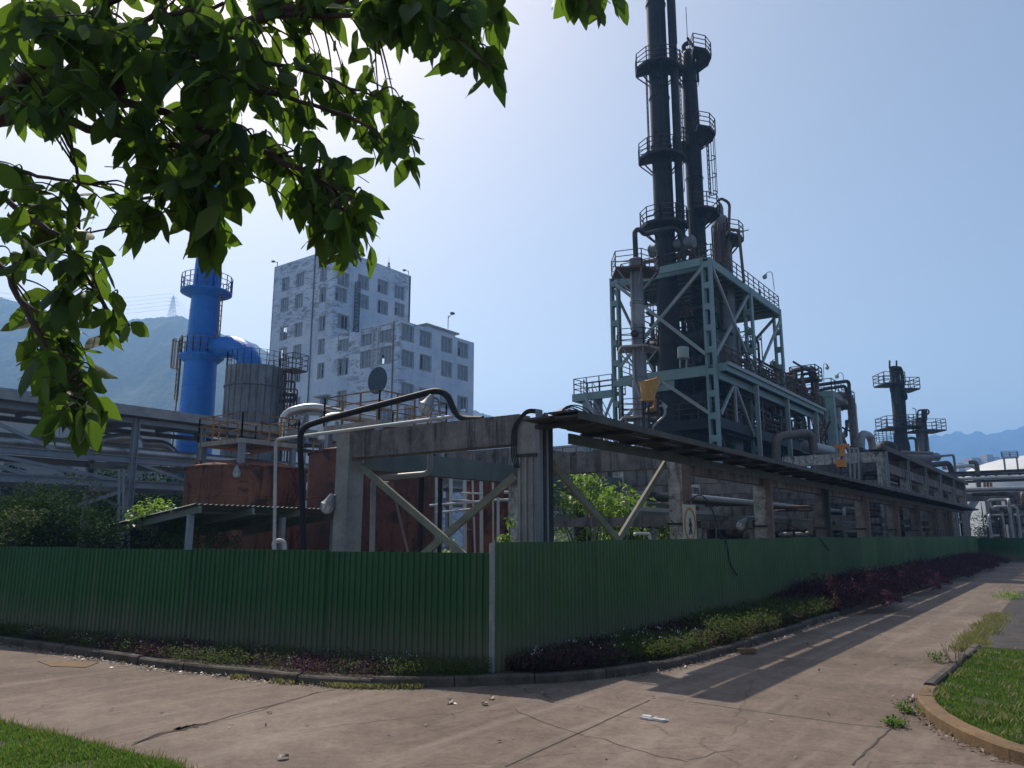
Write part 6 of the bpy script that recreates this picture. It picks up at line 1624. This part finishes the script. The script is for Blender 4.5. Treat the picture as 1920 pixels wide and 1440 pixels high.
# dark domed tank with a cage of railings, foot left of the lone column
c = dep(1663, 860, 76)
K7 = root('domed_tank', (c.x, c.y, 0.05), 'black domed tank topped by a cage of railings, left of the lone column', 'tank')
z_ = dep(1663, 836, 76).z
MB().lathe(c.x, c.y, [(1.05, 0.05), (1.05, z_-0.3), (0.95, z_), (0.7, z_+0.35), (0.3, z_+0.5), (0.02, z_+0.52)], 26).build('shell', M['soot_steel'], K7, smooth=True)
MB().rail([(c.x+0.95*math.cos(k*math.pi/4), c.y+0.95*math.sin(k*math.pi/4), z_+0.4) for k in range(9)], 1.15, 2, 0.03).build('railing', M['dark_steel'], K7)
drum('surge_drum', dep(1693,857,78), dep(1756,857,84), 0.42, M['grey_vessel'], 'long pale drum with rounded end lying on the upper frame', )
pipe('process_pipe', [dep(1688,848,76), dep(1748,850,80)], 0.17, M['pipe_brown'], 'brown pipe above the long pale drum', 0, 10)
pipe('process_pipe', [dep(1702,822,80), dep(1717,821,80), dep(1719,850,80)], 0.14, M['dark_steel'], 'small dark elbow pipe beneath the lone column', 0.4, 10)
pipe('process_pipe', [dep(1756,856,82), dep(1788,853,84), dep(1793,900,84)], 0.13, M['grey_steel'], 'grey pipe bent down just right of the long pale drum', 0.4, 10)
pipe('process_pipe', [dep(1735,873,80), dep(1780,868,82), dep(1788,900,82)], 0.28, M['dark_steel'], 'fat dark elbow under the long pale drum', 0.6, 12)
pipe('process_pipe', [dep(1770,877,86), dep(1820,872,90), dep(1832,878,90), dep(1834,920,90)], 0.24, M['insulation'], 'pale clad pipe that turns down by the truss bridge', 0.6, 12)
pipe('process_pipe', [dep(1818,867,78), dep(1828,866,78), dep(1832,872,78), dep(1837,925,78)], 0.20, M['pipe_brown'], 'tall brown pipe with a bent head in front of the white tank', 0.5, 12)
# beams and pipe bridge crossing the road end
br = root('pipe_bridge', (-6, 90, 0.05), 'truss pipe bridge crossing beyond the end of the road', 'bridge')
BY = 92.0
def BP(px, py, dy=0): return ony(px, py, BY+dy)
zt_, zb_ = BP(1880, 884).z, BP(1880, 901).z
MB().bar((-14, BY, zt_), (26, BY, zt_), 0.3, 0.32).build('chord', M['dark_steel'], br); MB().bar((-14, BY, zb_), (26, BY, zb_), 0.3, 0.25).build('chord', M['dark_steel'], br)
MB().bar((-14, BY+3, zt_), (26, BY+3, zt_), 0.3, 0.32).build('chord', M['grey_steel'], br)
for k in range(20):
    x = -14+k*2.0
    MB().bar((x, BY, zb_), (x+1.0, BY, zt_), 0.12, 0.14).build('web', M['dark_steel'], br); MB().bar((x+1.0, BY, zt_), (x+2, BY, zb_), 0.12, 0.14).build('web', M['dark_steel'], br)
z_ = BP(1870, 934).z; MB().box(-12, 26, BY-5, BY-4.5, z_-0.45, z_+0.35).build('beam', M['concrete'], br)
MB().box(-12, 26, BY-2.5, BY-2.2, z_+0.5, z_+0.8).build('beam', M['grey_steel'], br)
for px in (1864, 1875, 1897, 1912): q = BP(px, 980, -3); MB().box(q.x-0.32, q.x+0.32, BY-3.5, BY-2.9, 0.05, z_).build('post', M['pipe_grey'], br)
for k, (dz, r_, mt) in enumerate(((0.75,0.2,'insulation'),(0.7,0.14,'pipe_grey'),(1.9,0.16,'insulation'),(2.3,0.12,'dark_steel'))):
    pipe('bridge_pipe', [(-13, BY-4+k*0.8, z_+dz), (26, BY-4+k*0.8, z_+dz)], r_, M[mt], ['pale clad pipe on the bridge nearest the road', 'grey pipe on the bridge beside the clad one', 'higher pale clad pipe on the bridge', 'dark pipe highest on the bridge deck'][k], 0, 10)
pipe('process_pipe', [dep(1809,985,76), dep(1813,962,76), dep(1832,933,80), dep(1900,930,84)], 0.35, M['pipe_grey'], 'fat grey pipe slanting up to the bridge at the road end', 0.8, 14)
for px, py0, py1, mt in ((1846,905,930,'rust_rail'),(1852,900,930,'rust_rail'),(1858,905,930,'rust_rail')):
    v = MB(); v.tube([dep(px,py1,86), dep(px,py0,86)], 0.14, 8); v.drum(dep(px,py1-8,86), dep(px,py1-4,86), 0.3, 10, 0.2); tag(v.build('gate_valve', M[mt]), 'ochre valve stem, one of three standing on the bridge', 'valve', 'three ochre valve stems')
# white storage tank at the far right
c = dep(2015, 1003, 200)
wt = root('white_tank', (c.x, c.y, 0.05), 'huge white storage tank with a shallow domed roof at the far right', 'tank')
R = 25; zw_ = dep(1850, 892, 185).z; H = 7.0
MB().lathe(c.x, c.y, [(R, 0.05), (R, zw_)], 72, cap=False).build('shell', M['white_dome'], wt, smooth=True)
MB().lathe(c.x, c.y, [(R+0.1, zw_-0.1)] + [(R*math.cos(t), zw_+H*math.sin(t)) for t in [i*math.pi/2/10 for i in range(11)]], 72, cap=False).build('roof', M['white_dome'], wt, smooth=True)
MB().rail([(c.x+R*math.cos(math.pi+k*math.pi/24-0.8), c.y+R*math.sin(math.pi+k*math.pi/24-0.8), zw_) for k in range(28)], 1.2, 3, 0.05).build('railing', M['pipe_grey'], wt)
q = dep(1895, 866, 185); MB().box(q.x-1.6, q.x+1.6, q.y-1.6, q.y+1.6, q.z+0.9, q.z+1.1).build('roof_platform', M['grey_steel'], wt)
for sx in (-1,1):
    for sy_ in (-1,1): MB().box(q.x+sx*1.3-0.12, q.x+sx*1.3+0.12, q.y+sy_*1.3-0.12, q.y+sy_*1.3+0.12, q.z-3, q.z+0.9).build('leg', M['grey_steel'], wt)
MB().rail([(q.x-1.6,q.y-1.6,q.z+1.1),(q.x+1.6,q.y-1.6,q.z+1.1),(q.x+1.6,q.y+1.6,q.z+1.1),(q.x-1.6,q.y+1.6,q.z+1.1)], 1.3, 1.5, 0.07, closed=True).build('railing', M['grey_steel'], wt)
# tower blocks of the town, far off
for i, (a0, a1, top, d) in enumerate(((1813,1822,862,760),(1822,1838,858,700),(1838,1850,861,720),(1850,1862,852,690),(1862,1874,857,730),(1874,1885,860,680),(1796,1812,868,750),(1783,1795,872,770))):
    p0 = dep(a0, top, d); p1 = dep(a1, top, d); q = root('tower_block', (p0.x, p0.y, 0), 'far hazy tower block under the right hill, %s' % ['third from the left', 'fourth from the left', 'in the middle behind others', 'tallest, flat-topped', 'right beside the tallest', 'rightmost, next to the white tank', 'second from the left', 'lowest and leftmost'][i], 'building', 'far town blocks')
    u_ = (p1-p0); u_.z = 0; n_ = Vector((-u_.y, u_.x, 0)).normalized()*12
    MB().prism([(p0.x,p0.y),(p1.x,p1.y),(p1.x+n_.x,p1.y+n_.y),(p0.x+n_.x,p0.y+n_.y)], -1, p0.z).build('wall', M['haze_city'], q)
    wd = MB(); 
    for k in range(3):
        c0_ = p0 + u_*(k+0.3)/3 - n_*0.01; c1_ = p0 + u_*(k+0.7)/3 - n_*0.01; wd.add([(c0_.x,c0_.y,20),(c1_.x,c1_.y,20),(c1_.x,c1_.y,p0.z-3),(c0_.x,c0_.y,p0.z-3)], [(0,1,2,3)])
    wd.build('window_bay', M['glass'], q)
# ================================================================== TREES AND SHRUBS
def shrub(name, feet, H, Rr, nleaf, lsize, mat, label, seed, cat='shrub', clumps=18, aspect=0.42, up=-0.1, base=0.15, stems=4):
    """crown made of leaf clumps spread unevenly round a few limbs"""
    r = np.random.RandomState(seed); rr = random.Random(seed); feet = Vector(feet)
    t = root(name, tuple(feet), label, cat)
    tr = MB(); tips = []
    for k in range(clumps):
        a = rr.uniform(0, 6.283); u = rr.uniform(0.15, 1.0); z = H*(base + (1-base)*rr.uniform(0.05, 1.0)**0.8)
        rad = Rr*math.sqrt(rr.uniform(0.02, 1))*math.sqrt(max(0.12, 1-((z/H-0.45)/0.62)**2))
        tips.append(feet + Vector((rad*math.cos(a), rad*math.sin(a), z)))
    for k, tp in enumerate(tips):
        b_0 = feet + Vector((rr.uniform(-0.1,0.1)*Rr, rr.uniform(-0.1,0.1)*Rr, 0))
        mid = b_0.lerp(tp, 0.5) + Vector((rr.uniform(-0.1,0.1), rr.uniform(-0.1,0.1), H*0.08))
        if k < stems*4: tr.tube([b_0, mid, tp], 0.02+0.012*H, 5, r2=0.008, bend=0.3)
    tr.build('trunk', M['bark'], t)
    per = nleaf//clumps; cx, cy, cz = [], [], []
    for tp in tips:
        s_ = Rr*rr.uniform(0.16, 0.34); g = r.normal(0, 1, (per, 3)); g /= np.maximum(1, np.linalg.norm(g, axis=1)[:,None]/1.6)
        cx += list(tp.x + g[:,0]*s_); cy += list(tp.y + g[:,1]*s_); cz += list(np.maximum(feet.z+0.05, tp.z + g[:,2]*s_*0.75))
    n = len(cx); V, Fa = leaves(n, np.array(cx), np.array(cy), np.array(cz), lsize*r.uniform(0.55, 1.35, n), up, aspect, seed+9)
    raw('crown', V, Fa, mat, t)
    return t
G = lambda px, d: (dep(px, 1003, d).x, dep(px, 1003, d).y, 0.05)
shrub('dark_shrub_tree', G(115, 19), 2.75, 1.6, 15000, 0.11, M['shrub_dark'], 'dense dark shrub behind the left fence, largest of them', 61, clumps=46)
shrub('dark_shrub_tree', G(20, 20), 2.5, 1.3, 8000, 0.11, M['shrub_dark'], 'dark shrub behind the fence at the left edge', 62, clumps=28)
shrub('broadleaf_shrub', G(18, 17.5), 2.2, 0.7, 1300, 0.10, M['weed'], 'lighter broad-leaved shrub in front of the dark one at the left edge', 63, clumps=14)
shrub('broadleaf_shrub', G(295, 19.5), 2.45, 0.9, 2600, 0.13, M['shrub_bright'], 'bright sunlit shrub poking above and below the shed roof, left of the post', 64, clumps=22)
shrub('broadleaf_shrub', G(375, 21), 2.1, 1.0, 2600, 0.12, M['shrub_bright'], 'bright sunlit shrub under the shed roof, right of the post', 65, clumps=22)
shrub('broadleaf_shrub', G(320, 20), 1.9, 0.8, 1400, 0.12, M['shrub_bright'], 'low bright shrub just over the fence under the shed', 66, clumps=14)
shrub('leafy_sapling', (-10.9, 18.2, 0.05), 3.35, 0.95, 1500, 0.17, M['shrub_bright'], 'tall bright leafy sapling framed by the corner column and its brace', 67, clumps=26, aspect=0.36, up=-0.5)
shrub('leafy_sapling', (-11.0, 20.3, 0.05), 3.1, 1.0, 1300, 0.17, M['shrub_bright'], 'second bright sapling behind the first, nearer the dark column', 68, clumps=22, aspect=0.36, up=-0.5)
shrub('leafy_sapling', (-11.6, 21.4, 0.05), 2.5, 0.8, 900, 0.15, M['shrub_bright'], 'low bright sapling at the foot of the dark inner column', 69, clumps=16, aspect=0.36, up=-0.5)
shrub('round_shrub', (-9.9, 21.2, 0.05), 2.35, 0.75, 3200, 0.07, M['shrub_dark'], 'round dusty shrub between the brace and the second column', 70, clumps=24)
shrub('round_shrub', (-9.6, 20.6, 0.05), 2.1, 0.6, 900, 0.08, M['shrub_bright'], 'yellow-green top growth in front of the round dusty shrub', 71, clumps=10)
shrub('small_sapling', G(952, 16.2), 2.05, 0.20, 90, 0.14, M['shrub_bright'], 'small bright sprig left of the main column just over the fence', 72, clumps=5, aspect=0.36, up=-0.5)
shrub('small_sapling', G(845, 19.5), 1.85, 0.35, 260, 0.12, M['shrub_bright'], 'yellowish sprig behind the crossing braces over the fence', 73, clumps=7)
for i, (px, d, h) in enumerate(((-40,38,4.6),(60,40,4.2),(150,37,3.9),(230,40,4.3),(300,38,3.8),(350,41,4.4))):
    shrub('hedge_tree', G(px, d), h, 2.8, 9500, 0.26, M['shrub_dark'], 'dark tree behind the left pipe rack, %s' % ['at the very edge of the picture', 'behind the hanging leaves', 'above the largest shrub', 'left of the tallest post', 'right of the tallest post', 'beside the shorter rust tank'][i], 80+i, 'tree', 30)
shrub('hedge_tree', G(1745, 105), 5.0, 4.0, 4000, 0.4, M['shrub_dark'], 'dark tree glimpsed behind the far frame columns', 90, 'tree', 16)
shrub('hedge_tree', G(1905, 110), 4.4, 4.5, 6000, 0.4, M['shrub_dark'], 'dark bushes under the pipe bridge at the far right', 91, 'tree', 16)

# ------------------------------------------------------------------ overhanging tree with large leaves, its trunk standing left of the view
ft = root('overhanging_tree', (dep(-520, 1003, 3.6).x, dep(-520, 1003, 3.6).y, 0.0), 'large-leaved tree whose dark branches hang across the top left', 'tree')
BR = [
 ([(-520,1400,3.6),(-500,800,3.6),(-380,420,3.5),(-180,270,3.4),(-20,215,3.3),(75,200,3.25),(180,174,3.2),(255,140,3.1),(340,106,3.05),(430,62,3.0),(500,26,2.95),(580,10,2.9),(680,-15,2.85)], 0.085, 0.011),
 ([(-180,270,3.4),(-60,230,3.2),(60,135,3.15),(105,92,3.1),(150,42,3.1),(205,5,3.05),(260,-40,3.0)], 0.035, 0.012),
 ([(20,210,3.3),(85,210,3.2),(160,240,3.1),(240,256,3.0),(330,272,2.95),(400,300,2.9),(470,330,2.85)], 0.026, 0.006),
 ([(180,176,3.2),(290,205,3.05),(380,238,2.95),(490,284,2.85),(560,320,2.8),(620,360,2.75),(640,430,2.7)], 0.02, 0.005),
 ([(110,88,3.1),(200,70,3.0),(280,36,2.95),(330,26,2.9),(420,10,2.9)], 0.016, 0.008),
 ([(255,140,3.1),(350,140,2.95),(450,160,2.85),(560,190,2.75),(680,230,2.7),(740,290,2.7)], 0.015, 0.004),
 ([(330,108,3.05),(430,110,2.9),(520,120,2.8),(600,140,2.75),(700,180,2.7)], 0.013, 0.004),
 ([(124,240,3.1),(128,272,3.05),(148,330,3.0),(140,380,3.0),(152,438,3.0)], 0.009, 0.004),
 ([(-180,330,3.3),(-60,310,3.2),(20,318,3.1),(90,335,3.05),(170,345,3.0)], 0.014, 0.005),
 ([(-260,420,3.4),(-80,440,3.2),(0,500,3.1),(50,580,3.0),(95,670,2.95),(130,740,2.9),(150,800,2.9)], 0.018, 0.005),
 ([(-60,310,3.2),(40,400,3.1),(110,440,3.05),(150,500,3.0),(200,580,2.95),(225,640,2.95)], 0.014, 0.004),
 ([(500,26,2.95),(640,30,2.85),(760,40,2.8),(840,70,2.75),(900,115,2.7),(935,145,2.7)], 0.013, 0.004),
 ([(680,-15,2.85),(820,-60,2.8),(980,-70,2.8),(1080,-30,2.75),(1125,40,2.75)], 0.014, 0.004),
 ([(330,272,2.95),(360,340,2.9),(380,400,2.85),(385,450,2.85)], 0.008, 0.003),
]
brn = []
for pts, r0, r1 in BR:
    P = [dep(*q) for q in pts]; mb = MB(); fine = []
    for i in range(len(P)-1):
        a = P[max(i-1,0)]; b = P[i]; c_ = P[i+1]; d_ = P[min(i+2,len(P)-1)]
        for k in range(4):
            t_ = k/4; fine.append(0.5*((2*b)+(-a+c_)*t_+(2*a-5*b+4*c_-d_)*t_*t_+(-a+3*b-3*c_+d_)*t_**3))
    fine.append(P[-1]); fine = [q + Vector((rnd.gauss(0,1), rnd.gauss(0,1), rnd.gauss(0,1)))*min(0.006, r1) for q in fine]
    mb.tube(fine, r0, 10, r2=r1); mb.build('trunk' if r0 > 0.05 else 'branch', M['bark'], ft, smooth=True)
    brn += fine[3:]
BN = np.array([tuple(p) for p in brn])
POLY = [
 (185, [(0,0),(470,0),(465,60),(500,100),(560,118),(640,150),(700,165),(750,205),(790,255),(775,330),(700,350),(690,380),(640,400),(560,400),(510,340),(460,330),(440,390),(380,410),(330,400),(270,440),(235,430),(215,370),(180,330),(225,290),(200,250),(110,225),(60,235),(0,240)]),
 (60, [(0,0),(420,0),(440,200),(400,330),(300,380),(230,300),(60,215),(0,235)]),
 (40, [(550,380),(690,380),(700,480),(660,535),(600,500),(565,420)]),
 (64, [(0,330),(100,335),(150,390),(170,450),(200,520),(235,545),(215,590),(240,640),(190,660),(180,740),(190,790),(160,830),(110,810),(70,780),(85,740),(55,690),(60,640),(90,600),(50,540),(0,500)]),
 (32, [(70,680),(180,690),(195,800),(155,850),(80,800)]),
 (74, [(480,0),(890,0),(910,60),(895,100),(860,100),(780,90),(735,75),(700,45),(600,45),(540,25)]),
 (16, [(840,85),(905,90),(940,150),(890,160)]),
 (15, [(1080,0),(1195,-5),(1180,20),(1130,45),(1100,30)]),
 (5, [(365,440),(400,450),(420,480),(380,480)]),
 (14, [(350,330),(450,330),(450,420),(360,430)]),
 (9, [(352,440),(425,440),(435,478),(362,480)]),
 (14, [(230,400),(300,420),(290,450),(235,450)]),
]
def inside(x, y, poly):
    c_ = False; n = len(poly)
    for i in range(n):
        x0, y0 = poly[i]; x1, y1 = poly[(i+1) % n]
        if (y0 > y) != (y1 > y) and x < (x1-x0)*(y-y0)/(y1-y0)+x0: c_ = not c_
    return c_
lr = random.Random(77)
tw_ = MB(); LB = []; LD = []; LS = []
for cnt, poly in POLY:
    xs = [p[0] for p in poly]; ys = [p[1] for p in poly]; k = 0; tries = 0; got = []
    while k < cnt and tries < 20000:
        tries += 1; x = lr.uniform(min(xs), max(xs)); y = lr.uniform(min(ys), max(ys))
        if not inside(x, y, poly): continue
        if any((x-a)**2+(y-b)**2 < 17**2 for a, b in got): continue
        got.append((x, y)); k += 1
        tip = dep(x, y-18, lr.uniform(2.55, 3.45))
        j = int(np.argmin(((BN-np.array(tip))**2).sum(1))); s_ = Vector(BN[j])
        mid = s_.lerp(tip, 0.55) + Vector((lr.uniform(-.03,.03), lr.uniform(-.03,.03), 0.04+lr.uniform(0,.04)))
        L_ = (tip-s_).length
        if L_ > 0.6: s_ = tip + (s_-tip)*(0.6/L_)*1.0 if False else s_
        tw_.tube([s_, mid, tip], 0.0045, 5, r2=0.002, bend=0.15)
        for q in range(lr.randint(3, 6)):
            a = lr.uniform(0, 6.283); t_ = lr.uniform(0.45 if L_ < 0.3 else 0.0, 1.0); b0 = mid.lerp(tip, t_) if (L_ < 0.3 or lr.random() < 0.6) else s_.lerp(mid, 0.4+0.6*t_)
            dr = lr.gauss(-0.75, 0.65)
            d_ = Vector((math.cos(a)*0.75, math.sin(a)*0.75, dr)).normalized(); LB.append(b0); LD.append(d_); LS.append(lr.choice((0.06, 0.085, 0.10, 0.12))*lr.uniform(0.78, 1.05)*tip.length/3.6)
tw_.build('twig', M['bark'], ft)
# every leaf: oval blade folded on the midrib, arched, with a wavy edge
r = np.random.RandomState(5); n = len(LB); B0 = np.array([tuple(v) for v in LB]); D0 = np.array([tuple(v) for v in LD]); S0 = np.array(LS)
nrm = r.normal(0, 1, (n,3)); nrm -= (nrm*D0).sum(1)[:,None]*D0; nrm /= np.linalg.norm(nrm, axis=1)[:,None]; sd = np.cross(D0, nrm)
seg = 11; wid = [0.04,0.36,0.64,0.84,0.96,1.0,0.98,0.90,0.76,0.56,0.30,0.02]
Vv = []; asp = r.uniform(0.22, 0.31, n); fold = r.uniform(0.05, 0.32, n); arch = r.uniform(0.0, 0.35, n); ph = r.uniform(0, 6.28, n)
for i in range(seg+1):
    t_ = i/seg
    cpt = B0 + D0*(S0*t_)[:,None]*1.0 + (np.array([0,0,-1])[None]*(S0*arch*t_*t_)[:,None]) + nrm*(S0*0.05*np.sin(t_*3+ph))[:,None]
    wv = S0*asp*wid[i]*(1+0.05*np.sin(i*1.7+ph*3))
    up_ = nrm*(wv*fold)[:,None]; rip = nrm*(S0*0.014*np.sin(t_*13+ph))[:,None]
    Vv += [cpt - sd*wv[:,None] + up_ + rip, cpt, cpt + sd*wv[:,None] + up_ - rip]
V = np.stack(Vv, 1); m = V.shape[1]; Fq = []
for i in range(seg):
    for k in range(2): Fq.append((i*3+k, i*3+k+1, i*3+k+4, i*3+k+3))
Fq = np.array(Fq); Fa = (Fq[None] + (np.arange(n)*m)[:,None,None]).reshape(-1,4)
lv = raw('crown', V.reshape(-1,3), Fa, M['leaf'], ft); lv.data.shade_smooth()
# ================================================================== HAZE
hz = bpy.data.materials.new('valley_haze'); hz.use_nodes = True; nt = hz.node_tree
for n_ in list(nt.nodes):
    if n_.type != 'OUTPUT_MATERIAL': nt.nodes.remove(n_)
pv = nt.nodes.new('ShaderNodeVolumePrincipled')
pv.inputs['Color'].default_value = (0.27, 0.55, 1.0, 1)
pv.inputs['Density'].default_value = 0.00055
pv.inputs['Anisotropy'].default_value = 0.35
nt.links.new(pv.outputs[0], [n_ for n_ in nt.nodes if n_.type == 'OUTPUT_MATERIAL'][0].inputs['Volume'])
b_ = MB(); b_.box(-3550, 3550, -550, 3850, -1.8, 345)
tag(b_.build('haze', hz), kind='stuff')
